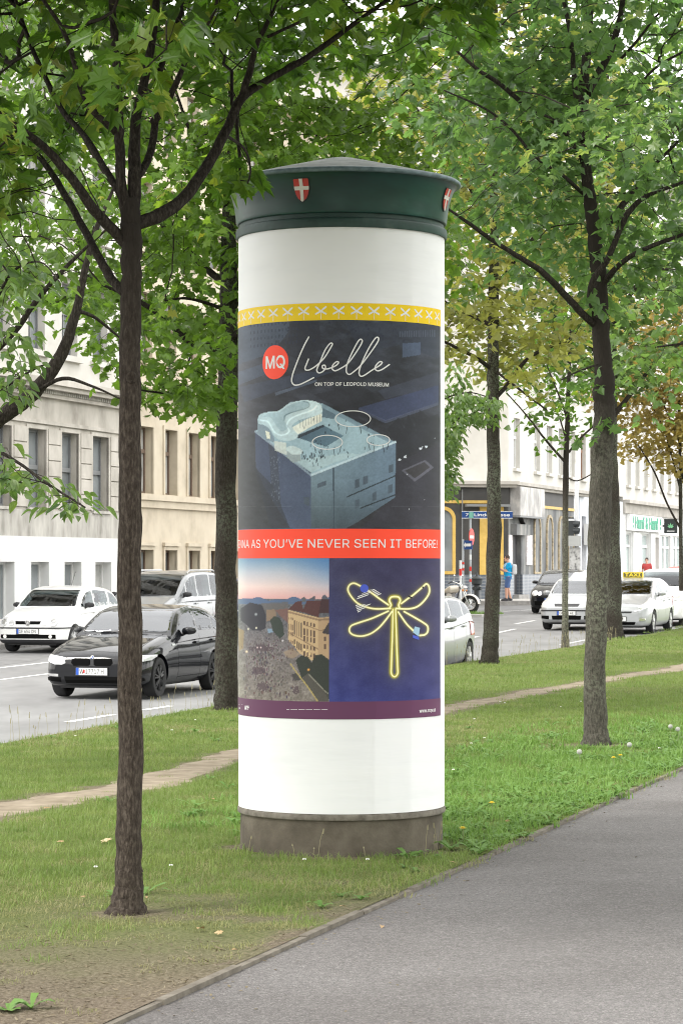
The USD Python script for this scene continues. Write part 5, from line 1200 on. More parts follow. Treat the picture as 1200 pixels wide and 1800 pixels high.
# --- trees further off
ZD = 47.6
tD = Tree('dark straight trunk right beside the column, at the road edge', 9, (*at(860, 1165, ZD)[:2], 0.0), 'bark_dark', 'maples along the street edge of the lawn')
tD.limb([(859, 1175, ZD, 44), (860, 1160, ZD, 33), (863, 1110, ZD, 28), (867, 1000, ZD, 26), (868, 850, ZD, 24), (866, 700, ZD, 22), (866, 600, ZD, 20), (868, 500, ZD, 19), (868, 380, ZD, 16), (870, 260, ZD, 13), (872, 100, ZD, 9), (870, -60, ZD, 5)], 'trunk', 6, 14, .04)
for L in ([(863, 648, 47.6, 8), (835, 628, 47.2, 7), (800, 610, 46.8, 6), (760, 590, 46.5, 4)], [(870, 700, 47.6, 8), (895, 672, 47.5, 8), (925, 632, 47.3, 7), (960, 612, 47.1, 6), (1000, 600, 47, 4)],
          [(864, 572, 47.6, 8), (825, 552, 48, 7), (785, 532, 48.3, 5), (740, 500, 48.5, 4)], [(868, 510, 47.6, 8), (910, 450, 47.9, 7), (960, 390, 48.2, 5), (1000, 330, 48.4, 4)], [(868, 400, 47.6, 9), (820, 320, 47.3, 7), (770, 240, 47.1, 5), (700, 150, 47, 3)], [(870, 300, 47.6, 7), (920, 200, 47.8, 6), (960, 80, 48, 4)], [(868, 650, 47.6, 5), (920, 690, 46.9, 4), (960, 720, 46.5, 3)]):
    tD.limb(L, 'limb', 5, 7)
D_low = lerp_px([(500, 420), (700, 560), (800, 690), (870, 640), (950, 660), (1050, 600), (1200, 500)])
attD = crown_points(tD.rng, (2.55, 47.6, 8.4), (3.3, 3.2, 4.5), 1800, .2, .49, lambda p: to_px(p)[1] < D_low(to_px(p)[0]), seed=11)
tD.grow(attD, zmin=3.5, D=.22, reach=2.2, kill=.32); tD.twigs(3)
tD.leaves(8600, .14, MAPLE_FAR, 'leaf_turning', 0, .15, .5, .3)

ZE = 56.6
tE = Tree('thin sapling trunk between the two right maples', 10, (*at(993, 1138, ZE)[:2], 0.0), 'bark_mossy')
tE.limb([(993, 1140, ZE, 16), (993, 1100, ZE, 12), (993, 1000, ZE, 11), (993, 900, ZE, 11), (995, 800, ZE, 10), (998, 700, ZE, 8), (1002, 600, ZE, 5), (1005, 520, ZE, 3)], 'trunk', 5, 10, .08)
for L in ([(995, 815, ZE, 5), (960, 775, 56.3, 4), (925, 730, 56.1, 3), (890, 690, 56, 2)], [(995, 800, ZE, 4), (1020, 770, 56.8, 4), (1050, 740, 57, 3), (1080, 690, 57.1, 2)], [(998, 740, ZE, 4), (980, 690, 56.3, 3), (960, 640, 56, 2)], [(996, 780, ZE, 4), (985, 740, 57, 3), (970, 700, 57.3, 2)], [(994, 838, ZE, 3), (1015, 845, 56, 2.5), (1045, 830, 55.8, 2)]):
    tE.limb(L, 'limb', 5, 6)
tE.grow(crown_points(tE.rng, (4.9, 56.6, 5.9), (1.25, 1.2, 1.7), 200, .1, .42, seed=2), zmin=3.6, D=.2, reach=2, kill=.25); tE.twigs(3)
tE.leaves(800, .13, MAPLE_FAR, 'leaf_green', 60, .16, .5, .3, single_shape=MAPLE_MID)

ZF = 64.8
tF = Tree('stout dark trunk just behind the mossy maple, in front of the silver taxi', 12, (*at(1078, 1120, ZF)[:2], 0.0), 'bark_dark', 'maples along the street edge of the lawn')
tF.limb([(1078, 1130, ZF, 46), (1078, 1112, ZF, 35), (1077, 1060, ZF, 30), (1075, 900, ZF, 27), (1073, 780, ZF, 25), (1072, 650, ZF, 22), (1070, 500, ZF, 18), (1068, 300, ZF, 12), (1066, 100, ZF, 7)], 'trunk', 6, 14, .04)
for L in ([(1072, 740, ZF, 10), (1110, 690, 64.5, 8), (1150, 640, 64.2, 6), (1200, 600, 64, 4)], [(1072, 650, ZF, 10), (1030, 600, 65, 8), (980, 560, 65.3, 6), (930, 520, 65.5, 4)], [(1072, 580, ZF, 9), (1120, 500, 65, 7), (1180, 430, 65.2, 5)], [(1070, 480, ZF, 9), (1010, 390, 64.5, 7), (940, 300, 64.2, 5)]):
    tF.limb(L, 'limb', 5, 7)
attF = crown_points(tF.rng, (6.1, 65.2, 10.0), (4.6, 4.0, 5.0), 1500, .2, .49, lambda p: to_px(p)[1] < 690 + 60 * (meshkit.noise(p * .8) - .5), seed=13)
tF.grow(attF, zmin=4.5, D=.3, reach=3, kill=.42); tF.twigs(3)
tF.leaves(9500, .16, MAPLE_FAR, 'leaf_yellowing', 0, .2, .5, .3)

ZG = 77.0
tG = Tree('young rusty leaved tree at the right edge, in front of the shop', 14, (*at(1197, 1105, ZG)[:2], 0.0), 'bark_dark')
tG.limb([(1197, 1110, ZG, 10), (1197, 1050, ZG, 8), (1196, 900, ZG, 7), (1195, 800, ZG, 6), (1193, 700, ZG, 5), (1190, 600, ZG, 4)], 'trunk', 5, 9, .05)
for L in ([(1196, 930, ZG, 4), (1172, 885, 76.8, 3.5), (1150, 830, 76.6, 3), (1120, 780, 76.4, 2)], [(1196, 850, ZG, 4), (1210, 790, 77, 3), (1230, 720, 77.2, 2)], [(1195, 860, ZG, 3.5), (1180, 800, 77.3, 3), (1160, 740, 77.5, 2), (1130, 690, 77.6, 1.5)], [(1194, 780, ZG, 3), (1170, 720, 76.8, 2.5), (1140, 650, 76.6, 2)]):
    tG.limb(L, 'limb', 5, 6)
attG = crown_points(tG.rng, (9.75, 77, 7.4), (2.6, 2.2, 3.1), 560, .1, .45, seed=15)
tG.grow(attG, zmin=3.5, D=.25, reach=2.5, kill=.3); tG.twigs(3)
tG.leaves(6200, .15, MAPLE_FAR, 'leaf_rusty', 0, .22, .5, .3)

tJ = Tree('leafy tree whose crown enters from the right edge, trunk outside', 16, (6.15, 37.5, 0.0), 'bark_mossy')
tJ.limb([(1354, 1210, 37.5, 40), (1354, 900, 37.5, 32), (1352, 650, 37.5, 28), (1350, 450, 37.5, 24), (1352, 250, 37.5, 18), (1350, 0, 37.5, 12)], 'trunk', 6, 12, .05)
for L in ([(1352, 560, 37.5, 12), (1290, 500, 37.2, 10), (1220, 480, 37, 7), (1140, 470, 36.8, 4)], [(1350, 430, 37.5, 12), (1280, 330, 37.6, 9), (1200, 240, 37.7, 7), (1160, 120, 37.8, 5)], [(1352, 600, 37.5, 9), (1300, 580, 37, 7), (1220, 600, 36.6, 5), (1150, 610, 36.4, 3)]):
    tJ.limb(L, 'limb', 5, 7)
attJ = crown_points(tJ.rng, (5.9, 37.5, 7.2), (2.9, 2.8, 3.6), 1300, .25, .49, seed=18)
tJ.grow(attJ, zmin=3.5, D=.2, reach=2, kill=.28); tJ.twigs(3)
tJ.leaves(3800, .14, MAPLE_MID, 'leaf_grey_green', 120, .12, .5, .35, single_shape=MAPLE)

# --- the pale leaved tree that reaches in from the left edge
tK = Tree('pale green oval leaved tree whose curved bough crosses the left edge', 20, (-4.3, 22.0, 0.0), 'bark_dark')
tK.limb([(-299, 1360, 22, 60), (-299, 1200, 22, 50), (-297, 1000, 22, 46), (-290, 800, 22, 42), (-280, 500, 22, 32), (-270, 200, 22, 22)], 'trunk', 6, 14, .05)
for L in ([(-292, 960, 22, 34), (-180, 900, 22, 33), (-80, 815, 22, 31), (0, 735, 22, 29), (60, 690, 22, 26), (108, 622, 22, 22), (134, 545, 22, 16), (150, 470, 22, 12), (170, 400, 22, 9), (200, 330, 22, 5)],
          [(-290, 800, 22, 22), (-150, 720, 21.8, 20), (-60, 660, 21.7, 16), (20, 588, 21.6, 12), (72, 518, 21.5, 10), (130, 455, 21.5, 7), (190, 400, 21.4, 4)],
          [(-80, 815, 22, 9), (-20, 790, 21.6, 8), (30, 812, 21.2, 6), (80, 848, 20.9, 5), (150, 892, 20.7, 3)], [(-60, 660, 21.7, 7), (-20, 560, 21.2, 6), (20, 480, 20.8, 5), (70, 460, 20.6, 3), (105, 495, 20.5, 2)],
          [(60, 690, 22, 8), (110, 665, 21.8, 7), (160, 678, 21.5, 5), (210, 700, 21.3, 3)], [(0, 735, 22, 6), (-10, 700, 21.5, 5), (40, 660, 21.1, 4), (80, 640, 20.9, 3)], [(134, 545, 22, 8), (170, 560, 22.3, 6), (230, 610, 22.6, 3)]):
    tK.limb(L, 'limb', 5, 8)
pts = []
for (x0, y0), (x1, y1), n, s in (((-20, 800), (150, 890), 26, 26), ((0, 820), (90, 870), 22, 26), ((-20, 870), (60, 850), 14, 22), ((-20, 500), (60, 450), 22, 22), ((60, 460), (105, 500), 8, 8), ((-20, 560), (50, 620), 22, 30), ((-20, 660), (60, 720), 22, 24), ((-40, 430), (-20, 900), 30, 40)):
    for _ in range(n):
        u = tK.rng.random(); pts.append(at(x0 + (x1 - x0) * u + tK.rng.normal(0, s * .5), y0 + (y1 - y0) * u + tK.rng.normal(0, s * .5), tK.rng.uniform(20.4, 21.6)))
pts = np.vstack([np.array(pts), crown_points(tK.rng, (-4.3, 22, 6.0), (2.4, 2.2, 2.4), 450, .2, .45, lambda p: (to_px(p)[1] < 380) | (to_px(p)[0] < -30), seed=21)])
tK.grow(pts, zmin=2.0, D=.12, reach=1.4, kill=.14); tK.twigs(4)
tK.leaves(4600, .13, OVAL, 'leaf_pale_green', 300, .09, .6, .55, twigr=.006)

# --- the small light tree behind the column's right edge
tL = Tree('small tree of narrow hanging leaves beside the column, right edge', 22, (1.2, 42.0, 0.0), 'bark_dark')
tL.limb([(731, 1190, 42, 14), (731, 1000, 42, 11), (732, 850, 42, 9), (735, 720, 42, 7), (738, 600, 42, 5)], 'trunk', 5, 9, .05)
for L in ([(733, 850, 42, 5), (765, 780, 41.8, 4), (800, 740, 41.6, 3), (835, 725, 41.4, 2)], [(734, 780, 42, 4), (770, 710, 41.7, 3.5), (820, 690, 41.5, 2.5), (865, 700, 41.3, 2)], [(733, 800, 42, 4), (700, 740, 42, 3), (660, 700, 42, 2)]):
    tL.limb(L, 'limb', 5, 6)
pts = [at(x0 + tL.rng.normal(0, sx), y0 + tL.rng.normal(0, sy), 41.5 + tL.rng.normal(0, .4)) for x0, y0, sx, sy, n in ((790, 790, 9, 30, 40), (800, 725, 18, 20, 40), (850, 718, 14, 12, 22), (700, 700, 40, 40, 60), (786, 840, 5, 25, 26)) for _ in range(n)]
tL.grow(np.array(pts), zmin=2.5, D=.12, reach=1.6, kill=.14); tL.twigs(3)
tL.leaves(2300, .13, OVAL, 'leaf_pale_green', 160, .09, .6, .7)

# --- the wooded side of the park, right of the footpath: out of the picture but mirrored in the car windows
wr_ = np.random.default_rng(90); wood = MB(); stems = MB()
for k in range(13):
    y = -22 + k * 8.5; x = path_edge_x(y) + 13.5 + wr_.uniform(-1, 1.5); c = np.array([x, y, 6.6])
    d = wr_.normal(0, 1, (750, 3)); d /= np.linalg.norm(d, axis=1, keepdims=True); P = c + d * (wr_.random((750, 1)) ** .4) * (3.6, 3.6, 3.8)
    A = wr_.normal(0, 1, (750, 3)); A /= np.linalg.norm(A, axis=1, keepdims=True); Nn = wr_.normal(0, .7, (750, 3)) + [0, 0, 1]; Nn /= np.linalg.norm(Nn, axis=1, keepdims=True)
    Nn -= A * (Nn * A).sum(1, keepdims=True); Nn /= np.linalg.norm(Nn, axis=1, keepdims=True)
    wood.add(*scatter(MAPLE_FAR, P, A, Nn, wr_.uniform(.4, .8, 750)))
    stems.tube([(x, y, -.1), (x + .1, y, 3), (x, y + .1, 8)], [.2, .15, .08], 8)
ww = UsdGeom.Xform.Define(stage, '/World/park_wood').GetPrim(); tag(ww, kind='stuff')
obj('foliage', wood.get(), 'leaf_green', ww, kind='stuff'); obj('stems', stems.get(), 'bark_dark', ww, kind='stuff')
# ------------------------------------------------------------------ grass and small plants
def blade_mat(name, stops, trans=0.3):
    MAT[name] = usdkit.material(stage, '/World/Looks/' + name, {
        'g': ('geometry', {}), 'o': ('object_info', {}), 'n': ('noise_texture', {'scale': 1.7, 'detail': 4.0}), 'mu': ('math', {'math_type': 'multiply', 'value2': 0.55}), 'ad': ('math', {'math_type': 'multiply_add', 'value2': 0.9}), 'r': ('rgb_ramp', {'ramp': stops}),
        'p': ('principled_bsdf', {'roughness': 0.5, 'specular_ior_level': 0.3}), 't': ('translucent_bsdf', {}), 'm': ('mix_closure', {'fac': trans})},
        [('g.random_per_island', 'mu.value1'), ('g.position', 'n.vector'), ('n.fac', 'ad.value1'), ('mu.value', 'ad.value3'), ('ad.value', 'r.fac'), ('r.color', 'p.base_color'), ('r.color', 't.color'), ('p.BSDF', 'm.closure1'), ('t.BSDF', 'm.closure2')], surface='m.closure')
blade_mat('grass_mown', [(0.2, (0.10, 0.165, 0.034)), (0.45, (0.165, 0.235, 0.055)), (0.68, (0.24, 0.285, 0.085)), (0.92, (0.38, 0.35, 0.18))])
blade_mat('grass_lush', [(0.2, (0.11, 0.205, 0.038)), (0.5, (0.165, 0.285, 0.06)), (0.8, (0.23, 0.34, 0.09)), (1, (0.32, 0.35, 0.14))])
blade_mat('grass_dry', [(0.2, (0.14, 0.165, 0.055)), (0.45, (0.24, 0.245, 0.10)), (0.7, (0.35, 0.315, 0.17)), (0.95, (0.46, 0.39, 0.25))])
blade_mat('weed_leaf', [(0.2, (0.085, 0.18, 0.035)), (0.5, (0.13, 0.24, 0.055)), (0.85, (0.18, 0.29, 0.08))])
mat('flower_yellow', (0.75, 0.55, 0.02), 0.6); mat('flower_white', (0.75, 0.75, 0.73), 0.7); mat('seed_fluff', (0.42, 0.42, 0.39), 0.9); mat('stalk', (0.18, 0.22, 0.09), 0.7); mat('dry_stalk', (0.28, 0.25, 0.15), 0.8)
noisy('fallen_leaf', [(0.3, (0.2, 0.11, 0.05)), (0.5, (0.36, 0.24, 0.12)), (0.7, (0.45, 0.36, 0.22))], scale=3, rough=0.7)
grng = np.random.default_rng(77)
def patch(n, r, h, w, lean=0.5, segs=2):
    """A tuft of n blades inside radius r."""
    a = grng.uniform(0, 2 * np.pi, n); q = r * np.sqrt(grng.random(n)); P = np.column_stack([q * np.cos(a), q * np.sin(a), np.full(n, -.012)])
    H = h * grng.uniform(.45, 1.25, n); b = grng.uniform(0, 2 * np.pi, n); D = np.column_stack([np.cos(b), np.sin(b), 0 * b]); L = H * lean * grng.uniform(.2, 1.8, n)
    s = np.column_stack([-D[:, 1], D[:, 0], D[:, 2]]) * (w * grng.uniform(.6, 1.3, n) / 2)[:, None]
    up = np.array([0, 0, 1.0]); V, F = [], []
    mid = P + D * (L * .35)[:, None] + up * (H * .6)[:, None]; tip = P + D * L[:, None] + up * (H * np.sqrt(np.maximum(.15, 1 - (L / np.maximum(H, 1e-6)) ** 2 * .4)))[:, None]
    if segs == 2:
        V = np.stack([P - s, P + s, mid - s * .75, mid + s * .75, tip], 1).reshape(-1, 3)
        F = np.array([[0, 1, 3], [0, 3, 2], [2, 3, 4]])
        k = 5
    else:
        V = np.stack([P - s, P + s, tip], 1).reshape(-1, 3); F = np.array([[0, 1, 2]]); k = 3
    return V, (F[None] + (np.arange(n) * k)[:, None, None]).reshape(-1, 3)
def rosette(n, L, w):
    """A low weed of n broad leaves."""
    m = MB()
    for k in range(n):
        a = k * 2 * np.pi / n + grng.uniform(-.3, .3); d = np.array([math.cos(a), math.sin(a), 0]); s = np.array([-d[1], d[0], 0]); l = L * grng.uniform(.6, 1.15); e = grng.uniform(.25, .9)
        c = [np.zeros(3), d * l * .35 + [0, 0, l * .35 * e], d * l * .7 + [0, 0, l * .5 * e], d * l + [0, 0, l * .38 * e]]
        ww = [w * .15, w * .7, w, 0.0]; V = []
        for p, q in zip(c, ww): V += [p - s * q / 2, p + s * q / 2]
        m.add(V, [[0, 1, 3], [0, 3, 2], [2, 3, 5], [2, 5, 4], [4, 5, 6]])
    return m.get()
def instancer(name, protos, m, P, idx, rot, scale):
    pi = UsdGeom.PointInstancer.Define(stage, '/World/' + name)
    tg = []
    for k, g in enumerate(protos):
        path = f'/World/{name}/tuft_{k:03d}'
        usdkit.mesh(stage, path, g, MAT[m], False).CreateDoubleSidedAttr(True); tg.append(path)
    pi.CreatePrototypesRel().SetTargets([Sdf.Path(x) for x in tg])
    pi.CreatePositionsAttr(Vt.Vec3fArray.FromNumpy(P.astype(np.float32))); pi.CreateProtoIndicesAttr(Vt.IntArray.FromNumpy(idx.astype(np.int32)))
    pi.CreateOrientationsAttr(Vt.QuathArray([Gf.Quath(float(math.cos(a / 2)), Gf.Vec3h(0, 0, float(math.sin(a / 2)))) for a in rot]))
    pi.CreateScalesAttr(Vt.Vec3fArray.FromNumpy(scale.astype(np.float32)))
    tag(pi.GetPrim(), kind='stuff')
def lawn_cells(y0, y1, c):
    yy = np.arange(y0, y1, c); P = []
    for y in yy:
        a, b = road_edge_x(y) + .03, path_edge_x(y) - .03
        vis = 0.1305 * y + 1.2; a, b = max(a, -vis), min(b, vis)
        if b <= a: continue
        x = np.arange(a, b, c); P.append(np.column_stack([x, np.full(len(x), y)]))
    P = np.vstack(P); P += grng.uniform(-.5, .5, P.shape) * c
    P = P[(P[:, 0] < path_edge_x(P[:, 1]) - .015) & (P[:, 0] > road_edge_x(P[:, 1]) + .02)]
    return P[np.hypot(P[:, 0], P[:, 1] - COL_D) > .665]
def lushness(X, Y):
    e = path_edge_x(Y) - X
    return smoothstep(15.9, 17.6, Y + .55 * X) * smoothstep(3.4, 1.2, e) * smoothstep(34, 24, Y) * (.55 + .6 * fb(X, Y, .9, 44))
def dryness(X, Y): return np.clip(smoothstep(17.5, 13.0, Y) * (.35 + .9 * fb(X, Y, 1.3, 41)) + smoothstep(.56, .72, fb(X, Y, .5, 42)) * .8, 0, 1)
bins = {'grass_mown': [], 'grass_dry': [], 'grass_lush': []}
for y0, y1, c, lod in ((8.5, 16, .125, 0), (16, 24, .15, 0), (24, 36, .2, 1), (36, 56, .3, 2), (56, 92, .5, 3)):
    P = lawn_cells(y0, y1, c); X, Y = P.T
    b = bare(X, Y); keep = grng.random(len(P)) > np.clip(b * 1.25 - .12, 0, .94); P = P[keep]; X, Y = P.T; b = b[keep]
    lu = lushness(X, Y); dr = dryness(X, Y); r = grng.random(len(P))
    kind = np.where(r < lu, 2, np.where(grng.random(len(P)) < dr * .75 + b * .3, 1, 0))
    z = lawn_h(X, Y)
    for k, nm in enumerate(('grass_mown', 'grass_dry', 'grass_lush')):
        s = kind == k
        if s.any(): bins[nm].append((np.column_stack([X, Y, z])[s], lod, b[s]))
LOD = [dict(n=44, r=.12, w=.0045, segs=2), dict(n=46, r=.17, w=.007, segs=2), dict(n=50, r=.26, w=.012, segs=1), dict(n=60, r=.42, w=.022, segs=1)]
for nm, h, lean in (('grass_mown', .055, .6), ('grass_dry', .042, 1.0), ('grass_lush', .078, .75)):
    protos = []; P, I, SZ = [], [], []
    for lod in range(4):
        for v in range(4): protos.append(patch(LOD[lod]['n'], LOD[lod]['r'], h, LOD[lod]['w'] * (1.5 if nm == 'grass_lush' else 1), lean, LOD[lod]['segs']))
    for p, lod, b in bins[nm]:
        P.append(p); I.append(lod * 4 + grng.integers(0, 4, len(p))); SZ.append(grng.uniform(.75, 1.25, len(p)) * (1 - .4 * b))
    P, I, SZ = np.vstack(P), np.concatenate(I), np.concatenate(SZ)
    instancer(nm.replace('grass_mown', 'lawn_grass').replace('grass_dry', 'dry_grass').replace('grass_lush', 'tall_grass'), protos, nm, P, I, grng.uniform(0, 6.28, len(P)), np.column_stack([SZ, SZ, SZ]))
# broad leaved weeds along the path
P = lawn_cells(9.5, 30, .13); X, Y = P.T; e = path_edge_x(Y) - X
prob = .65 * smoothstep(1.3, .1, e) * smoothstep(14.6, 17, Y) + .35 * lushness(X, Y) + .30 * smoothstep(12.5, 14.5, Y) * smoothstep(.7, .1, e) * smoothstep(.5, .62, fb(X, Y, 1.5, 51)) + .05 * smoothstep(.55, .7, fb(X, Y, .9, 52))
s = grng.random(len(P)) < prob * (1 - .6 * bare(X, Y)); P = P[s]; X, Y = P.T
instancer('broadleaf_weeds', [rosette(7, .13, .038), rosette(9, .10, .03), rosette(6, .16, .03), rosette(8, .08, .04)], 'weed_leaf', np.column_stack([X, Y, lawn_h(X, Y)]), grng.integers(0, 4, len(P)), grng.uniform(0, 6.28, len(P)), np.repeat(grng.uniform(.55, 1.15, (len(P), 1)), 3, 1))
# dry stalks on the road's edge, at the column's foot and among the grass
st = MB()
def stalk(x, y, z, h):
    d = grng.uniform(-.2, .2, 2) * h
    st.tube([(x, y, z), (x + d[0] * .4, y + d[1] * .4, z + h * .6), (x + d[0], y + d[1], z + h)], [.0022, .0018, .0012], 3, False)
    st.tube([(x + d[0] * .9, y + d[1] * .9, z + h * .85), (x + d[0] * 1.1, y + d[1] * 1.1, z + h * 1.05)], [.006, .003], 3, False)
for _ in range(230):
    y = grng.uniform(25, 62); x = road_edge_x(y) + abs(grng.normal(0, .12)) + .02; stalk(x, y, float(lawn_h(x, y)), grng.uniform(.12, .38))
for a in grng.uniform(-1.4, 1.4, 11): x, y = .67 * math.sin(a), COL_D - .67 * math.cos(a); stalk(x, y, 0, grng.uniform(.04, .17))
obj('dry_grass_stalks', st.get(), 'dry_stalk', kind='stuff')
# daisies
dz = MB()
P = lawn_cells(14, 34, .35); X, Y = P.T; s = (grng.random(len(P)) < .07 * smoothstep(.5, .62, fb(X, Y, .7, 61))) & (bare(X, Y) < .2); P = P[s]
for x, y in P:
    z = float(lawn_h(x, y)) + grng.uniform(.05, .10); th = np.arange(8) * np.pi / 4
    v = np.vstack([[[x, y, z + .004]], np.column_stack([x + .011 * np.cos(th), y + .011 * np.sin(th), z + .006 * np.sin(th * 3)])]); dz.add(v, [[0, i + 1, (i + 1) % 8 + 1] for i in range(8)])
obj('daisies', dz.get(), 'flower_white', kind='stuff')
# fallen leaves
fl = MB()
for x, y in list(zip(*[grng.uniform(-2.2, 1.5, 26), grng.uniform(9, 20, 26)])) + [(0.2, 12.9)]:
    on = x > path_edge_x(y); z = -.014 if on else float(lawn_h(x, y)) + .02
    if (x > path_edge_x(y) - .03 and y != 12.9) or math.hypot(x, y - COL_D) < .8: continue
    a = grng.uniform(0, 6.28); A = np.array([[math.cos(a), math.sin(a), .1]]); v, f = scatter(MAPLE_MID if grng.random() < .5 else OVAL, np.array([[x, y, z]]), A / np.linalg.norm(A), np.array([[grng.normal(0, .3), grng.normal(0, .3), 1.0]]), np.array([grng.uniform(.03, .075)])); fl.add(v, f)
obj('fallen_leaves', fl.get(), 'fallen_leaf', kind='stuff')
def ground_at(x, y):
    Z = CAM_H * FPX / (y - HY); return (x - 600) * Z / FPX, Z
# dandelions: clocks and open flowers
def dandelion(x, y, h, clock, label, group):
    gx, gy = ground_at(x, y); gz_ = float(lawn_h(gx, gy))
    t = thing('dandelion_clock' if clock else 'dandelion_flower', label, 'dandelion', (gx, gy, gz_), group=group)
    obj('stem', tube([(0, 0, -.01), (.004, .003, h * .6), (.0, .006, h)], [.003, .0028, .0026], 5), 'stalk', t)
    if clock:
        m = MB()
        for d in trimesh.creation.icosphere(2).vertices:
            p = d * .02 + [0, .006, h]; m.tube([(0, .006, h), p], [.0006, .0004], 3, False); m.mesh(trimesh.creation.icosphere(0, .0042).apply_translation(p))
        obj('seed_head', m.get(), 'seed_fluff', t)
    else:
        m = MB()
        for k in range(16):
            a = k * np.pi / 8; m.add([(0, .006, h), (.024 * math.cos(a - .16), .006 + .024 * math.sin(a - .16), h + .006), (.024 * math.cos(a + .16), .006 + .024 * math.sin(a + .16), h + .006)], [[0, 1, 2]])
            m.add([(0, .006, h + .004), (.015 * math.cos(a - .2), .006 + .015 * math.sin(a - .2), h + .013), (.015 * math.cos(a + .2), .006 + .015 * math.sin(a + .2), h + .013)], [[0, 1, 2]])
        obj('petals', m.get(), 'flower_yellow', t)
for x, y, lb in ((1106, 1336, 'white dandelion clock nearest the mossy maple trunk foot'), (1018, 1351, 'white dandelion clock in tall grass left of the mossy maple foot'), (1191, 1307, 'white dandelion clock at the right edge of the picture'), (1178, 1300, 'paler dandelion clock just left of the rightmost one')):
    dandelion(x, y, .14, True, lb, 'dandelion clocks in the lawn')
for x, y, lb in ((864, 1440, 'yellow dandelion flower in grass right of the column, farther one'), (813, 1482, 'yellow dandelion flower closest to the column foot'), (1078, 1354, 'small yellow flower below the mossy maple, left one of a pair'), (1090, 1348, 'small yellow flower below the mossy maple, right one of a pair')):
    dandelion(x, y, .10, False, lb, 'yellow dandelions beside the path')

# dry bits and crumbs on the worn ground
bits = MB(); P = np.column_stack([grng.uniform(-2.6, 1.2, 26000), grng.uniform(8.5, 17, 26000)]); P = P[(P[:, 0] < path_edge_x(P[:, 1]) - .05) & (np.abs(P[:, 0]) < .1305 * P[:, 1] + .3)]
P = P[(bare(P[:, 0], P[:, 1]) > grng.uniform(.1, 1.1, len(P))) & (np.hypot(P[:, 0], P[:, 1] - COL_D) > .68)][:6500]; n = len(P); z = lawn_h(P[:, 0], P[:, 1]) + .004
a = grng.uniform(0, 6.28, n); A = np.column_stack([np.cos(a), np.sin(a), grng.uniform(-.2, .5, n)]); A /= np.linalg.norm(A, axis=1, keepdims=True); Nn = grng.normal(0, .3, (n, 3)) + [0, 0, 1]; Nn -= A * (Nn * A).sum(1, keepdims=True); Nn /= np.linalg.norm(Nn, axis=1, keepdims=True)
bits.add(*scatter((np.array([[-.12, 0, 0], [.12, 0, 0], [.1, 1, .05], [-.06, .9, 0]]), np.array([[0, 1, 2], [0, 2, 3]])), np.column_stack([P, z]), A, Nn, grng.uniform(.008, .028, n) * np.where(grng.random(n) < .06, 1.8, 1)))
blade_mat('litter', [(0.2, (0.06, 0.045, 0.03)), (0.5, (0.16, 0.13, 0.08)), (0.9, (0.34, 0.29, 0.2))], .1)
obj('dry_litter', bits.get(), 'litter', kind='stuff')

# grit and crumbs on the footpath, most of them along its edge
grit = MB(); n = 420; yy = grng.uniform(8, 26, n); dd = np.where(grng.random(n) < .7, np.abs(grng.normal(0, .12, n)) + .03, grng.uniform(.1, 3.0, n)); xx = path_edge_x(yy) + dd
a = grng.uniform(0, 6.28, n); A = np.column_stack([np.cos(a), np.sin(a), grng.uniform(-.05, .25, n)]); A /= np.linalg.norm(A, axis=1, keepdims=True); Nn = grng.normal(0, .3, (n, 3)) + [0, 0, 1]; Nn -= A * (Nn * A).sum(1, keepdims=True); Nn /= np.linalg.norm(Nn, axis=1, keepdims=True)
grit.add(*scatter((np.array([[-.3, 0, 0], [.3, 0, 0], [.2, 1, .1], [-.25, .8, .05]]), np.array([[0, 1, 2], [0, 2, 3]])), np.column_stack([xx, yy, np.full(n, -.016)]), A, Nn, grng.uniform(.006, .022, n)))
obj('path_grit', grit.get(), 'litter', kind='stuff')
# ------------------------------------------------------------------ cars
def paint_mat(name, c, metal=0.0, rough=0.4, flake=False):
    mat(name, c, rough, metal, 0.2, coat=.7, coat_roughness=0.03)
mat('paint_black', (0.003, 0.0035, 0.005), .5, 0.0, 0.05, coat=1.0, coat_roughness=0.02); paint_mat('paint_white', (0.76, 0.76, 0.75)); paint_mat('paint_silver', (0.30, 0.31, 0.32), .5, .34); paint_mat('paint_blue', (0.015, 0.025, 0.07)); paint_mat('paint_red', (0.42, 0.03, 0.02)); paint_mat('paint_taxi_silver', (0.40, 0.41, 0.42), .45, .36)
mat('tyre_rubber', (0.018, 0.018, 0.019), 0.85); mat('black_plastic', (0.022, 0.022, 0.024), 0.5); mat('grille_black', (0.003, 0.003, 0.003), 0.8, spec=0.1); mat('rim_black', (0.03, 0.03, 0.032), 0.3, .4); mat('rim_silver', (0.5, 0.5, 0.5), 0.3, .7); mat('chrome', (0.7, 0.7, 0.7), 0.12, 1.0)
mat('lamp_glass', (0.62, 0.63, 0.64), 0.08, .35, coat=1.0); mat('lamp_reflector', (0.85, 0.84, 0.8), 0.1, .9); mat('indicator_orange', (0.6, 0.22, 0.05), 0.2); mat('tail_red', (0.35, 0.01, 0.01), 0.15, coat=1.0)
mat('seat_cloth', (0.24, 0.24, 0.245), 0.9); mat('cabin_dark', (0.11, 0.11, 0.11), 0.8); mat('plate_white', (0.75, 0.75, 0.74), 0.4); mat('plate_blue', (0.02, 0.09, 0.45), 0.4); mat('plate_black', (0.015, 0.015, 0.015), 0.5); mat('plate_red', (0.5, 0.02, 0.02), 0.5); mat('taxi_yellow', (0.75, 0.58, 0.03), 0.4); mat('taxi_dark', (0.10, 0.085, 0.015), 0.4); mat('cloth_blue_tag', (0.05, 0.3, 0.6), 0.6); mat('sticker_white', (0.7, 0.72, 0.72), .5)
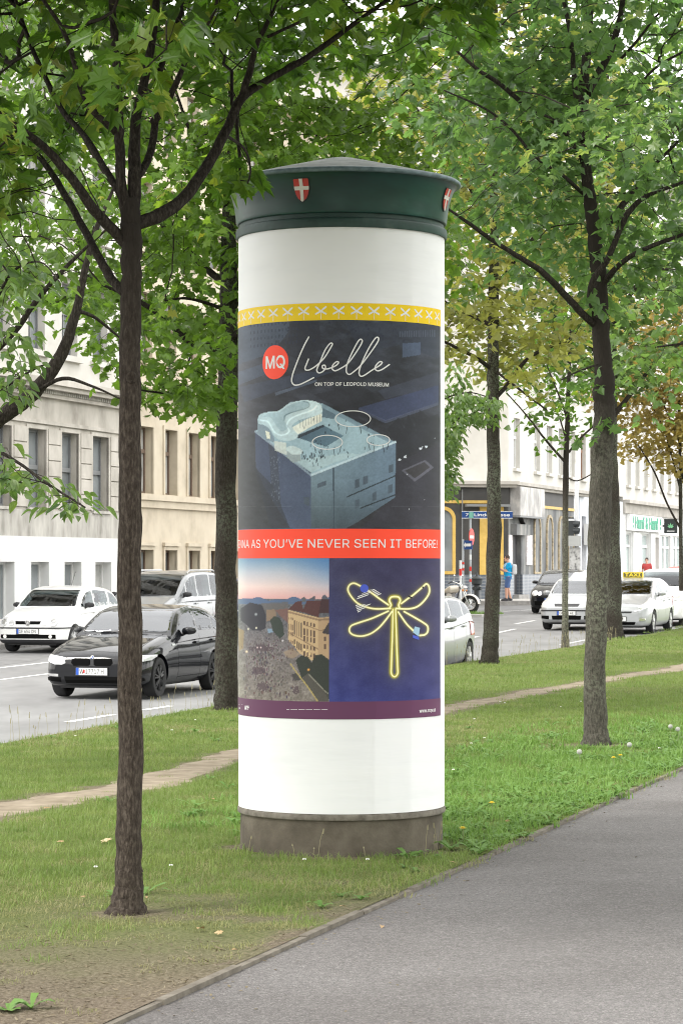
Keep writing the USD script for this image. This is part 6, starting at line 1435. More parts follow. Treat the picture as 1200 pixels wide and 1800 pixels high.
for _g, _ior in (('car_glass', 1.5), ('car_glass_coated', 2.6)):  # second glass reflects more sky by a raised IOR, to whiten windscreens
  MAT[_g] = usdkit.material(stage, '/World/Looks/' + _g, {'f': ('fresnel', {'IOR': _ior}), 't': ('transparent_bsdf', {'color': (0.74, 0.82, 0.80)}), 'gl': ('glossy_bsdf', {'color': (0.95, 0.97, 1.0), 'roughness': 0.02}), 'm': ('mix_closure', {})},
    [('f.fac', 'm.fac'), ('t.BSDF', 'm.closure1'), ('gl.BSDF', 'm.closure2')], surface='m.closure')

def to_man(V, F):
    m = m3.Manifold(m3.Mesh(vert_properties=np.ascontiguousarray(V, dtype=np.float32), tri_verts=np.ascontiguousarray(F, dtype=np.uint32)))
    if m.volume() < 0: m = m3.Manifold(m3.Mesh(vert_properties=np.ascontiguousarray(V, dtype=np.float32), tri_verts=np.ascontiguousarray(np.asarray(F)[:, ::-1], dtype=np.uint32)))
    return m
def loft(xs, rings):
    """Closed solid through half rings (y, z), bottom centre to top centre, mirrored in y."""
    V, k = [], None
    for x, r in zip(xs, rings):
        r = np.asarray(r); full = np.vstack([r, np.column_stack([-r[1:-1, 0], r[1:-1, 1]])[::-1]]); k = len(full)
        V.append(np.column_stack([np.full(k, x), full]))
    n = len(V); V = np.vstack(V + [[V[0].mean(0)], [V[-1].mean(0)]])
    i = np.arange(k); j = (i + 1) % k; F = []
    for s in range(n - 1): F += [np.column_stack([s * k + i, s * k + j, (s + 1) * k + j]), np.column_stack([s * k + i, (s + 1) * k + j, (s + 1) * k + i])]
    F += [np.column_stack([j, i, np.full(k, n * k)]), np.column_stack([(n - 1) * k + i, (n - 1) * k + j, np.full(k, n * k + 1)])]
    return to_man(V, np.vstack(F))
def sm(pts): p = np.asarray(pts, float); return lambda x: np.interp(x, *_fine(p))
def _fine(p):
    q = spline(p, 8); o = np.maximum.accumulate(q[:, 0] + np.arange(len(q)) * 1e-9); return o, q[:, 1]
def prism_y(poly, y0, y1):                                          # (x, z) shape through the car sideways
    out = [m3.Manifold.extrude(m3.CrossSection([np.asarray(g.exterior.coords)[:-1]], m3.FillRule.NonZero), y1 - y0) for g in getattr(poly, 'geoms', [poly]) if g.area > 1e-5]
    m = m3.Manifold.batch_boolean(out, m3.OpType.Add)
    return m.rotate((90, 0, 0)).translate((0, y1, 0))
def prism_x(poly, x0, x1):                                          # (y, z) shape through the car lengthways
    out = [m3.Manifold.extrude(m3.CrossSection([np.asarray(g.exterior.coords)[:-1]], m3.FillRule.NonZero), x1 - x0) for g in getattr(poly, 'geoms', [poly]) if g.area > 1e-5]
    m = m3.Manifold.batch_boolean(out, m3.OpType.Add)
    return m.transform(np.array([[0, 0, 1, x0], [1, 0, 0, 0], [0, 1, 0, 0]], float))
def cube(a, b): return m3.Manifold.cube(tuple(float(q - p) for p, q in zip(a, b))).translate(tuple(map(float, a)))
def mirror_y(poly): return shapely.affinity.scale(poly, -1, 1, origin=(0, 0)) if hasattr(shapely, 'affinity') else sg.Polygon([(-x, y) for x, y in poly.exterior.coords])
import shapely.affinity

def wheel(parent, name, pos, r, side, rim, spokes=5, width=.2):
    w = obj(name, tyre_mesh(r, width, pos), 'tyre_rubber', parent, smooth=40)
    m = MB(); ri = r * .68; y = side * width * .42
    v, f = revolve([(0.0, .0), (ri * .25, .005), (ri * .3, -.02), (ri * .9, -.06), (ri * .93, -.01), (ri, .0), (ri * 1.02, -.03)], 28)
    R = np.array([[1, 0, 0], [0, 0, side], [0, 1, 0]], float)
    back = (v @ R.T) + np.asarray(pos) + [0, y * .55, 0]
    rm = obj('rim', (back, f), 'black_plastic' if rim != 'rim_silver' else rim, w, smooth=30)
    for k in range(spokes):
        a = k * 2 * np.pi / spokes + .3
        for da in (-.13, .13):
            d = np.array([math.cos(a + da), 0, math.sin(a + da)]); p = np.asarray(pos) + [0, y * 1.02, 0]
            m.tube([p + d * ri * .12, p + d * ri * .95 - [0, side * .01, 0]], [.022, .016], 5)
    v, f = revolve([(ri * .90, -.012), (ri * .97, .004), (ri * 1.0, -.012)], 30); m.add((v @ R.T) + np.asarray(pos) + [0, y, 0], f)
    v, f = revolve([(0, .012), (ri * .16, .008), (ri * .2, -.01)], 16); m.add((v @ R.T) + np.asarray(pos) + [0, y * 1.05, 0], f)
    obj('spokes', m.get(), rim, w, smooth=40)
def tyre_mesh(r, width, pos):
    v, f = revolve([(r * .66, -width * .42), (r * .8, -width * .5), (r * .95, -width * .47), (r, -width * .36), (r, width * .36), (r * .95, width * .47), (r * .8, width * .5), (r * .66, width * .42), (r * .66, -width * .42)], 36)
    return (v[:, [0, 2, 1]] + np.asarray(pos), f)

def car(name, label, F, theta, paint, S, group=None, cat='car'):
    L, W, H, wb, fo, r = S['L'], S['W'], S['H'], S['wb'], S['fo'], S['r']
    z0 = float(road_z(F[1] + L * .5)); tilt = 0
    root = thing(name, label, cat, (F[0], F[1], z0), math.pi / 2 - theta, group)
    zt, wf = sm(S['hood']), sm([(x * L, w * W) for x, w in S.get('plan', ((0, .70), (.006, .78), (.018, .85), (.04, .915), (.08, .96), (.16, .99), (.3, 1.0), (.6, 1.0), (.85, .985), (.95, .95), (.985, .87), (1.0, .74)))])
    zb = sm([(0, .30), (.08, .22), (.3, .20), (L * .5, .19), (L - .5, .22), (L - .1, .28), (L, .36)])
    xs = np.unique(np.r_[0, .006, .015, .03, .05, .08, .12, np.linspace(.17, L - .15, 40), L - .1, L - .06, L - .03, L - .012, L])
    rings = []
    for x in xs:
        a, b, w = float(zb(x)), float(zt(x)), float(wf(x)); h = b - a; c = S.get('crown', .03)
        rings.append(spline([(0, a), (.78 * w, a), (.93 * w, a + .06 * h), (.985 * w, a + .2 * h), (w, a + .45 * h), (.99 * w, a + .68 * h), (.962 * w, a + .86 * h), (.90 * w, a + .955 * h), (.74 * w, b + c * .3), (0, b + c)], 3))
    lower = loft(xs, rings)
    roof = np.array(S['roof'], float); rz = sm(roof); X0, X1 = roof[0, 0], roof[-1, 0]
    belt = lambda x: float(zt(min(max(x, X0), L - .35)))
    wr = S.get('wr', .78) * W
    gx = np.unique(np.r_[X0, X0 + .02, np.linspace(X0 + .06, X1 - .06, 34), X1 - .02, X1])
    def gh(inset):
        R_ = []
        for x in gx:
            b0 = belt(x); base = b0 - .16; top = max(float(rz(x)) - inset * (1.25 if x < roof[2, 0] or x > roof[-3, 0] else 1), base + .03)
            wbase = float(wf(x)) * .935 - inset
            def wz(z): t = np.clip((z - b0) / (H - b0), 0, 1); return wbase + (wr * min(1, wf(x) / W + .0) - inset - wbase) * t ** 1.15
            rr = min(.09, (top - base) * .4)
            R_.append(spline([(0, base), (wz(base) * .98, base), (wz(base + (top - base) * .45), base + (top - base) * .45), (wz(top - rr), top - rr), (wz(top) - rr * .3, top - rr * .28), (max(wz(top) - rr * 1.3, .05), top), (0, top + .022)], 3))
        return loft(gx, R_)
    G, Gi = gh(0.0), gh(.04)
    full = lower + G
    arches = []
    for x in (fo, fo + wb):
        for s in (-1, 1): arches.append(m3.Manifold.cylinder(.34, r + .05, circular_segments=40).rotate((90, 0, 0)).translate((x, s * (W - .12) + .17, r)))
    arch = m3.Manifold.batch_boolean(arches, m3.OpType.Add)
    # window openings
    sil = sg.Polygon([(x, float(rz(x))) for x in np.linspace(X0, X1, 50)] + [(X1, .4), (X0, .4)])
    dlo = sil.buffer(-S.get('pillar', .085)).intersection(sg.Polygon([(x, belt(x) + .035) for x in np.linspace(X0, X1, 20)] + [(X1, 3), (X0, 3)]))
    gaps = shapely.union_all([sg.Polygon([(x - .03, .3), (x + .03, .3), (x + dx + .03, 2.4), (x + dx - .03, 2.4)]) for x, dx in S['pillars']])
    sides = [g for g in getattr(dlo.difference(gaps), 'geoms', [dlo.difference(gaps)]) if g.area > .01]
    sides = [g.buffer(-.02).buffer(.02) for g in sides]; sides = [g for g in sides if not g.is_empty and g.area > .01]
    shell = G - Gi
    def wpoly(zl, zh, top, m=.075):
        z = np.linspace(zl, zh, 8); w_ = []
        wbase = W * .935
        for q in z: w_.append(wbase + (wr - wbase) * np.clip((q - zl) / (H - zl), 0, 1) - m)
        return sg.Polygon([(a, b) for a, b in zip(w_, z)] + [(-a, b) for a, b in zip(w_[::-1], z[::-1])]).buffer(-.03).buffer(.03)
    zl = belt(X0) + .05
    front = prism_x(wpoly(zl, H - .075, H), X0 - .3, S['xa'])
    rear = prism_x(wpoly(belt(X1) + .10, H - .11, H, .12), S['xc'], L + .2)
    cuts = {'windscreen': shell ^ front, 'rear_window': shell ^ rear}
    sp = [prism_y(g, -2, 2) for g in sides]
    cab = cube((X0 + .12, -W + .16, .42), (X1 - .12, W - .16, belt(X0) + .02))
    allcut = m3.Manifold.batch_boolean([front, rear] + sp, m3.OpType.Add) ^ shell
    body = (full - Gi - cab - arch) - allcut
    # panel gaps
    thin = full - full.scale((1 - .02 / L, 1 - .02 / W, 1 - .016 / H)).translate((.01, 0, .004))
    lines = []
    for x, zlo, zhi in S.get('seams', []): lines.append(cube((x - .005, -W - .1, zlo), (x + .005, W + .1, zhi)))
    for a, b, z in S.get('sills', []): lines.append(cube((a, -W - .1, z - .004), (b, W + .1, z + .004)))
    if 'bonnet' in S:
        bx, bw = S['bonnet']; lines += [prism_y(sg.LineString([(bx, .3), (bx + .03, 1.3)]).buffer(.005), -bw, bw)] + [cube((bx, s * bw - .005, .5), (X0 + .05, s * bw + .005, 1.3)) for s in (-1, 1)]
    if lines: body = body - (m3.Manifold.batch_boolean(lines, m3.OpType.Add) ^ thin)
    bd = obj('body', body, paint, root, smooth=32)
    for k in ('windscreen', 'rear_window'): obj(k, cuts[k], S.get('glass', 'car_glass'), root, smooth=30)
    for g in sp:
        for s in (-1, 1): obj('side_window', (shell ^ g) ^ cube((-1, 0 if s > 0 else -3, 0), (L + 1, 3 if s > 0 else 0, 4)), 'car_glass', root, smooth=30)
    # cabin
    obj('cabin_floor', cube((X0 + .13, -W + .165, .40), (X1 - .13, W - .165, .44)), 'cabin_dark', root)
    obj('dashboard', cube((X0 + .14, -W + .17, .72), (X0 + .55, W - .17, belt(X0) + .03)), 'cabin_dark', root)
    for y in (-.37, .37):
        xs_ = S['xa'] + .35; st = m3.Manifold.batch_hull([m3.Manifold.sphere(.07, 10).translate((xs_ + a, y + b, c)) for a in (0, .12) for b in (-.17, .17) for c in (.62, H - .42)])
        hd = m3.Manifold.batch_hull([m3.Manifold.sphere(.05, 10).translate((xs_ + .12, y + b, c)) for b in (-.08, .08) for c in (H - .33, H - .22)])
        obj('seat', st + hd, 'seat_cloth', root, smooth=40)
    obj('rear_bench', m3.Manifold.batch_hull([m3.Manifold.sphere(.07, 10).translate((S['xa'] + 1.35 + a, b, c)) for a in (0, .1) for b in (-.52, .52) for c in (.6, H - .55)]), 'seat_cloth', root, smooth=40)
    obj('steering_wheel', tube([(X0 + .62 + .08 * math.sin(t), -.36 + .18 * math.cos(t), belt(X0) + .0 + .17 * math.sin(t)) for t in np.linspace(0, 2 * np.pi, 20)], .016, 6, False), 'cabin_dark', root)
    for x in (fo, fo + wb):
        for s in (-1, 1): wheel(root, 'wheel', (x, s * (W - .115), r), r, s, S.get('rim', 'rim_silver'), S.get('spokes', 6))
    obj('underbody', cube((.25, -W + .25, .16), (L - .3, W - .25, .34)) - arch, 'black_plastic', root)
    out = full.translate((-L / 2, 0, -.6)).scale((1 + .012 / L, 1 + .012 / W, 1 + .012 / H)).translate((L / 2, 0, .6)) - full
    out2 = full.translate((-L / 2, 0, -.6)).scale((1 + .026 / L, 1 + .026 / W, 1 + .024 / H)).translate((L / 2, 0, .6)) - full
    def front_patch(nm, poly, m, depth=.7, sh=None, parent=None, mirror=True, **k):
        res = None
        for p in ([poly, mirror_y(poly)] if mirror else [poly]):
            q = (sh or out) ^ prism_x(p, -.2, depth)
            if not q.is_empty(): res = obj(nm, q, m, parent or root, smooth=35, **k)
        return res
    def rear_patch(nm, poly, m, depth=.6, mirror=True):
        for p in ([poly, mirror_y(poly)] if mirror else [poly]):
            q = out ^ prism_x(p, L - depth, L + .2)
            if not q.is_empty(): obj(nm, q, m, root, smooth=35)
    def side_patch(nm, poly, m, sides_=(-1, 1), sh=None):
        for s in sides_:
            q = (sh or out) ^ prism_y(poly, 0 if s > 0 else -3, 3 if s > 0 else 0)
            if not q.is_empty(): obj(nm, q, m, root, smooth=35)
    for nm, poly, m, dep in S.get('front', []): front_patch(nm, sg.Polygon(poly), m, dep)
    for nm, poly, m, dep in S.get('front1', []): front_patch(nm, sg.Polygon(poly), m, dep, mirror=False)
    for nm, (cy, cz, rad), m, dep in S.get('round', []): front_patch(nm, sg.Point(cy, cz).buffer(rad, 10), m, dep, out2)
    for nm, (cy, cz, rad, ry), m, dep in S.get('lenses', []): front_patch(nm, shapely.affinity.scale(sg.Point(cy, cz).buffer(rad, 10), ry, 1), m, dep, out2)
    for nm, poly, m in S.get('sidep', []): side_patch(nm, sg.Polygon(poly), m)
    rear_patch('tail_lamp', sg.Polygon([(W * .62, .75), (W * 1.05, .72), (W * 1.05, .98), (W * .66, .98)]), 'tail_red')
    # mirrors and handles
    mx, mz = S.get('mirror', (X0 + .42, belt(X0) + .07))
    for s in (-1, 1):
        yy = s * (W + .06)
        mm = m3.Manifold.batch_hull([m3.Manifold.sphere(q, 14).translate((mx + a, yy + s * b, mz + c)) for a, b, c, q in ((0, -.06, 0, .055), (.03, .07, .005, .05), (-.02, .0, .01, .06), (.05, .0, 0, .06))])
        mi = obj('mirror', mm, S.get('mirror_m', paint), root, smooth=50)
        obj('mirror_foot', m3.Manifold.batch_hull([m3.Manifold.sphere(.025, 8).translate((mx + .02, s * (W - .07), mz - .07)), m3.Manifold.sphere(.025, 8).translate((mx + .02, yy - s * .05, mz - .03))]), 'black_plastic', mi)
    for x, z in S.get('handles', []):
        for s in (-1, 1):
            obj('door_handle', box((x, s * float(wf(x)) * .985, z), (.16, .05, .03)), S.get('handle_m', paint), root)
    for s in (-1, 1): obj('wiper', tube([(X0 + .06, s * .1 + .3, belt(X0) + .05), (X0 + .10, s * .1 - .28, belt(X0) + .075)], .01, 5), 'black_plastic', root)
    if 'plate' in S:
        txt, pz = S['plate'][:2]; px_ = S['plate'][2] if len(S['plate']) > 2 else -.014
        p = obj('number_plate', box((px_ + .01, 0, pz), (.02, .53, .125)), 'plate_white', root)
        obj('plate_rim', np_frame(px_, pz), 'plate_black', p)
        obj('plate_strip', box((px_ - .0015, .235, pz), (.004, .045, .108)), 'plate_blue', p)
        v, f = text_shape(txt, .072); v = v.copy(); v[:, 0] = (v[:, 0] - v[:, 0].min()) / np.ptp(v[:, 0]) * .40
        obj('plate_lettering', (np.column_stack([np.full(len(v), px_ - .0025), .20 - v[:, 0], pz - .036 + v[:, 1]]), f), 'plate_black', p)
        if S.get('crest'): obj('plate_crest', box((px_ - .002, .20 - S['crest'], pz), (.003, .03, .05)), 'plate_red', p)
    if 'emblem' in S:
        kind, ex, ez, er = S['emblem']; e = obj('emblem', disc_x(ex, ez, er, .012), 'chrome', root, smooth=30)
        if kind == 'vw':
            ln = shapely.union_all([sg.LineString([(-.62, .55), (-.28, -.62), (0, .12), (.28, -.62), (.62, .55)]).buffer(.09), sg.LineString([(-.3, .85), (0, .1), (.3, .85)]).buffer(.09)])
            v, f = flat_poly(shapely.affinity.scale(sg.Point(0, 0).buffer(.82).difference(ln), er, er, origin=(0, 0)))
            obj('emblem_ground', (np.column_stack([np.full(len(v), ex - .0145), v[:, 0], ez + v[:, 1]]), f), 'plate_blue' if False else 'black_plastic', e)
        else:
            for q in range(4):
                th = np.linspace(q * np.pi / 2, (q + 1) * np.pi / 2, 8); v = np.vstack([[[0, 0]], np.column_stack([np.cos(th), np.sin(th)]) * er * .66])
                obj('emblem_quarter', (np.column_stack([np.full(len(v), ex - .0145), v[:, 0], ez + v[:, 1]]), [[0, i, i + 1] for i in range(1, 8)]), 'plate_blue' if q % 2 else 'plate_white', e)
    return root
def np_frame(x, z):
    m = MB()
    for dz in (-.062, .062): m.box((x - .001, 0, z + dz), (.006, .54, .012))
    for dy in (-.266, .266): m.box((x - .001, dy, z), (.006, .012, .13))
    return m.get()
def disc_x(x, z, r, t):
    v, f = revolve([(0, t), (r * .85, t), (r, t * .4), (r, -.02)], 24)
    return np.column_stack([x - v[:, 2], v[:, 0], z + v[:, 1]]), f

TH = math.atan(0.303)
def hatch(L, W, H, cowl, **k):
    """A small hatchback's measures."""
    S = dict(L=L, W=W, H=H, wb=L * .63, fo=L * .2, r=.3,
        hood=[(0, H * .40), (.03, H * .435), (.08, H * .468), (.18, H * .51), (.45, H * .575), (cowl * .8, H * .64), (cowl + .05, H * .665), (L * .5, H * .672), (L * .8, H * .69), (L - .25, H * .69), (L - .06, H * .62), (L, H * .5)],
        roof=[(cowl, H * .66), (cowl + .22, H * .785), (cowl + .45, H * .89), (cowl + .72, H * .965), (cowl + 1.1, H * .994), (L * .58, H), (L * .72, H * .985), (L * .84, H * .94), (L * .9, H * .86), (L * .955, H * .70)],
        xa=cowl + .86, xc=L * .80, pillars=((cowl + 1.02, .06), (cowl + 1.92, .02)), seams=((cowl + .16, .25, H * .65), (cowl + 1.05, .25, H * .67), (cowl + 1.98, .5, H * .67)), handles=((cowl + .95, H * .60), (cowl + 1.82, H * .61)), bonnet=(.16, W * .78))
    S.update(k); return S
# black hatchback driving towards us
bm = hatch(4.24, .875, 1.42, 1.42, wb=2.66, fo=.73, r=.318, rim='rim_black', spokes=7, glass='car_glass_coated', crown=.035, wr=.76,
    hood=[(0, .585), (.03, .635), (.09, .675), (.2, .725), (.5, .81), (1.0, .905), (1.47, .965), (2.2, .965), (3.2, .99), (3.9, 1.0), (4.16, .90), (4.24, .72)],
    roof=[(1.36, .95), (1.58, 1.09), (1.82, 1.235), (2.08, 1.345), (2.38, 1.40), (2.7, 1.42), (3.15, 1.40), (3.55, 1.34), (3.85, 1.22), (4.1, 1.0)], xa=2.16, xc=3.55, pillars=((2.62, .05), (3.42, .05)),
    seams=((1.55, .26, .95), (2.62, .26, .97), (3.42, .45, .98)), sills=((1.55, 3.2, .30),), handles=((2.45, .83), (3.3, .85)), bonnet=(.13, .66), plate=('W 17717 H', .43, -.016), crest=.072, emblem=('quarters', .02, .645, .034),
    front=[('headlight', [(.44, .555), (.50, .53), (.62, .535), (.84, .60), (.86, .68), (.74, .685), (.58, .665), (.45, .645)], 'lamp_glass', .62),
           ('kidney_grille', [(.03, .535), (.06, .515), (.30, .515), (.345, .56), (.33, .62), (.29, .635), (.06, .635), (.03, .61)], 'grille_black', .4),
           ('fog_lamp', [(.56, .345), (.74, .355), (.76, .39), (.56, .385)], 'rim_silver', .5), ('side_intake', [(.52, .26), (.80, .28), (.80, .33), (.52, .335)], 'grille_black', .5)],
    front1=[('lower_intake', [(-.44, .245), (.44, .245), (.46, .35), (-.46, .35)], 'grille_black', .35)],
    lenses=[('lamp_ring', (.66, .612, .055, 1.0), 'lamp_reflector', .5), ('lamp_ring', (.53, .603, .048, 1.0), 'lamp_reflector', .5)],
    sidep=[('side_repeater', [(1.30, .80), (1.38, .80), (1.38, .83), (1.30, .83)], 'sticker_white')], mirror=(1.86, 1.02))
car('black_hatchback', 'black five-door hatchback driving towards us, with black spoked wheels', (-3.87, 40.6), math.radians(16.0), 'paint_black', bm)
# white hatchback parked on the far side
po = hatch(3.9, .825, 1.467, 1.02, r=.295, fo=.78, wb=2.46, crown=.045, plate=('SE 454 DN', .475, -.016), emblem=('vw', -.006, .665, .062), mirror_m='black_plastic',
    hood=[(0, .615), (.03, .67), (.08, .715), (.2, .775), (.5, .865), (.85, .94), (1.07, .975), (1.9, .97), (3.1, .99), (3.65, .99), (3.84, .88), (3.9, .7)],
    round=[('headlight', (.60, .69, .098), 'lamp_glass', .7), ('indicator_lamp', (.395, .668, .062), 'lamp_glass', .5), ('fog_lamp', (.55, .36, .042), 'lamp_reflector', .5)],
    front1=[('grille', [(-.29, .635), (.29, .635), (.31, .705), (-.31, .705)], 'grille_black', .4), ('bumper_strip', [(-.95, .535), (.95, .535), (.95, .565), (-.95, .565)], 'black_plastic', .6), ('lower_intake', [(-.66, .315), (.66, .315), (.66, .405), (-.66, .405)], 'grille_black', .5), ('bumper_skirt', [(-.95, .18), (.95, .18), (.95, .29), (-.95, .29)], 'black_plastic', .6)],
    lenses=[('lamp_ring', (.60, .69, .06, 1.0), 'lamp_reflector', .7)], sidep=[('door_strip', [(1.1, .52), (2.95, .55), (2.95, .58), (1.1, .55)], 'paint_white')])
white = car('white_hatchback', 'small white hatchback with round headlamps parked below the white wall', (-7.0, 58.4), TH, 'paint_white', po)
obj('hanging_tag', box((1.75, .02, 1.17), (.02, .10, .16)), 'cloth_blue_tag', white); obj('aerial', tube([(2.5, 0, 1.46), (2.75, 0, 1.80)], .006, 5), 'black_plastic', white)
# silver people carrier behind it
mpv = hatch(4.75, .9, 1.76, .95, r=.33, fo=.92, wb=2.85, wr=.82, hood=[(0, .72), (.03, .78), (.1, .84), (.3, .93), (.7, 1.05), (1.0, 1.11), (2.2, 1.09), (3.6, 1.10), (4.5, 1.10), (4.7, .98), (4.75, .8)],
    roof=[(.90, 1.08), (1.15, 1.25), (1.45, 1.44), (1.8, 1.62), (2.2, 1.71), (2.8, 1.75), (3.5, 1.75), (4.1, 1.70), (4.4, 1.5), (4.62, 1.15)], xa=1.95, xc=4.15, pillars=((1.62, -.02), (2.35, .08), (3.35, .08)), seams=((1.5, .3, 1.06), (2.4, .3, 1.08), (3.4, .5, 1.08)), handles=((2.2, .95), (3.2, .96)), bonnet=(.2, .7), mirror_m='black_plastic',
    front=[('headlight', [(.5, .72), (.85, .78), (.86, .92), (.55, .86)], 'lamp_glass', .7)], front1=[('grille', [(-.4, .66), (.4, .66), (.4, .8), (-.4, .8)], 'black_plastic', .4)])
sv = car('silver_people_carrier', 'tall silver people carrier parked behind the small white hatchback', (-5.1, 63.4), TH, 'paint_silver', mpv)
for s in (-1, 1): obj('roof_rail', tube([(2.0, s * .70, 1.70), (2.2, s * .70, 1.775), (3.9, s * .70, 1.775), (4.15, s * .70, 1.70)], .02, 6), 'rim_silver', sv)
car('dark_blue_car', 'dark blue car mostly hidden behind the dark maple trunk', (-3.25, 69.6), TH, 'paint_blue', hatch(4.2, .88, 1.48, 1.15, front=[('headlight', [(.5, .62), (.85, .66), (.85, .76), (.55, .72)], 'lamp_glass', .7)]))
# silver hatchback at the lawn's edge
fi = hatch(3.95, .86, 1.48, 1.02, r=.31, hood=[(0, .60), (.03, .66), (.1, .72), (.3, .82), (.7, .95), (1.07, 1.0), (1.9, .99), (2.9, 1.06), (3.5, 1.10), (3.88, .95), (3.95, .72)], mirror=(1.5, 1.06), front=[('headlight', [(.5, .62), (.85, .70), (.85, .84), (.6, .76)], 'lamp_glass', .8)], front1=[('grille', [(-.5, .40), (.5, .40), (.46, .56), (-.46, .56)], 'black_plastic', .4)])
car('silver_hatchback', 'silver hatchback at the lawn edge, its rear showing right of the column', (0.66, 46.45), TH, 'paint_silver', fi)
# the right group
car('black_compact_car', 'black hatchback ahead of the silver saloon taxi, near the corner', (7.2, 89.5), TH, 'paint_black', hatch(4.2, .88, 1.485, 1.15, plate=('W 52 K', .46, -.016), glass='car_glass_coated', crown=.04,
    round=[('headlight', (.62, .69, .10), 'lamp_glass', .7), ('headlight_inner', (.44, .675, .075), 'lamp_glass', .6)], front1=[('grille', [(-.3, .62), (.3, .62), (.33, .70), (-.33, .70)], 'black_plastic', .4), ('lower_intake', [(-.6, .28), (.6, .28), (.62, .42), (-.62, .42)], 'grille_black', .5)]))
fa = hatch(3.97, .82, 1.45, 1.08, plate=('GM 70 AE', .475, -.016), glass='car_glass_coated', hood=[(0, .60), (.03, .66), (.08, .70), (.2, .76), (.5, .845), (.85, .92), (1.12, .96), (1.9, .96), (3.1, .98), (3.7, .98), (3.9, .87), (3.97, .7)],
    front=[('headlight', [(.46, .62), (.70, .62), (.84, .66), (.86, .80), (.62, .77), (.48, .74)], 'lamp_glass', .75), ('side_intake', [(.5, .30), (.74, .32), (.74, .40), (.5, .40)], 'grille_black', .5)],
    front1=[('grille', [(-.33, .655), (.33, .655), (.36, .735), (-.36, .735)], 'black_plastic', .4), ('bumper_strip', [(-.95, .525), (.95, .525), (.95, .565), (-.95, .565)], 'black_plastic', .6), ('lower_intake', [(-.4, .29), (.4, .29), (.42, .40), (-.42, .40)], 'grille_black', .4)])
ft = car('white_taxi', 'pale saloon taxi with white roof sign, between sapling and mossy maple', (6.27, 73.0), TH, 'paint_taxi_silver', fa)
obj('roof_sign', m3.Manifold.batch_hull([cube((2.0, -.30, 1.44), (2.22, .30, 1.48)), cube((2.07, -.20, 1.58), (2.15, .20, 1.60))]), 'sign_white', ft)
pr = hatch(4.48, .875, 1.49, 1.0, r=.31, fo=.9, wb=2.7, wr=.77, plate=('W 80 TX', .40, -.016), hood=[(0, .60), (.03, .67), (.1, .74), (.3, .83), (.7, .95), (1.05, 1.02), (2.0, 1.0), (3.3, 1.05), (4.1, 1.06), (4.42, .92), (4.48, .7)],
    roof=[(.9, .99), (1.2, 1.13), (1.55, 1.27), (1.95, 1.40), (2.35, 1.47), (2.75, 1.49), (3.3, 1.46), (3.8, 1.37), (4.15, 1.24), (4.36, 1.05)], xa=2.05, xc=3.8, pillars=((1.62, .05), (2.6, .06), (3.5, .05)), seams=((1.45, .28, 1.0), (2.6, .28, 1.02), (3.5, .5, 1.02)), handles=((2.45, .86), (3.35, .88)), mirror=(1.62, 1.06),
    front=[('headlight', [(.46, .60), (.60, .60), (.88, .74), (.88, .92), (.78, .90), (.58, .72)], 'lamp_glass', 1.0), ('fog_lamp', [(.60, .34), (.78, .36), (.76, .42), (.62, .42)], 'lamp_reflector', .5)], front1=[('grille', [(-.4, .555), (.4, .555), (.42, .60), (-.42, .60)], 'black_plastic', .4), ('lower_intake', [(-.48, .24), (.48, .24), (.52, .32), (-.52, .32)], 'grille_black', .4)], lenses=[('lamp_ring', (.66, .70, .045, 1.0), 'lamp_reflector', .8)])
pt = car('silver_taxi', 'silver taxi with yellow TAXI roof sign beside the stout dark trunk', (7.35, 70.0), TH, 'paint_taxi_silver', pr)
sgn = obj('roof_sign', box((2.45, 0, 1.575), (.12, .56, .15)), 'taxi_yellow', pt); obj('sign_panel', box((2.386, 0, 1.575), (.006, .52, .115)), 'taxi_dark', sgn)
v, f = text_shape('TAXI', .085, True); v = v.copy(); v[:, 0] = (v[:, 0] - v[:, 0].min()) / np.ptp(v[:, 0]) * .44
obj('sign_lettering', (np.column_stack([np.full(len(v), 2.38), .22 - v[:, 0], 1.533 + v[:, 1]]), f), 'taxi_yellow', sgn)
car('white_people_carrier', 'white people carrier parked behind the silver taxi at the right edge', (9.2, 76.6), TH, 'paint_white', {**mpv, 'H': 1.66, 'roof': [(x, 1.08 + (z - 1.08) * .86) for x, z in mpv['roof']], 'mirror_m': 'paint_white'})
car('red_car', 'red car with pale windscreen, farthest in the right-hand parked row', (11.3, 88.0), TH, 'paint_red', hatch(4.1, .86, 1.62, 1.1, front=[('headlight', [(.5, .66), (.85, .72), (.85, .84), (.55, .80)], 'lamp_glass', .7)]))
# ------------------------------------------------------------------ street furniture, motorcycle, people
mat('galvanised', (0.42, 0.45, 0.48), 0.45, .5); mat('pole_white', (0.62, 0.63, 0.65), 0.5); mat('sign_blue', (0.01, 0.055, 0.22), 0.35); mat('sign_navy', (0.012, 0.02, 0.06), 0.35); mat('sign_mint', (0.16, 0.42, 0.34), 0.4); mat('signal_red', (0.62, 0.03, 0.02), 0.35)
mat('cast_iron', (0.03, 0.035, 0.037), 0.45); mat('box_grey', (0.42, 0.43, 0.42), 0.6); noisy('scribbled_box', [(0.35, (0.12, 0.12, 0.12)), (0.46, (0.45, 0.45, 0.44)), (0.6, (0.55, 0.55, 0.54))], scale=6, detail=7, rough=.6)
mat('tank_champagne', (0.55, 0.5, 0.42), 0.3, .5, coat=1.0); mat('fender_cream', (0.62, 0.58, 0.52), 0.3, .2, coat=1.0); mat('engine_metal', (0.35, 0.34, 0.33), 0.3, .9); mat('leather_black', (0.02, 0.02, 0.022), 0.5)
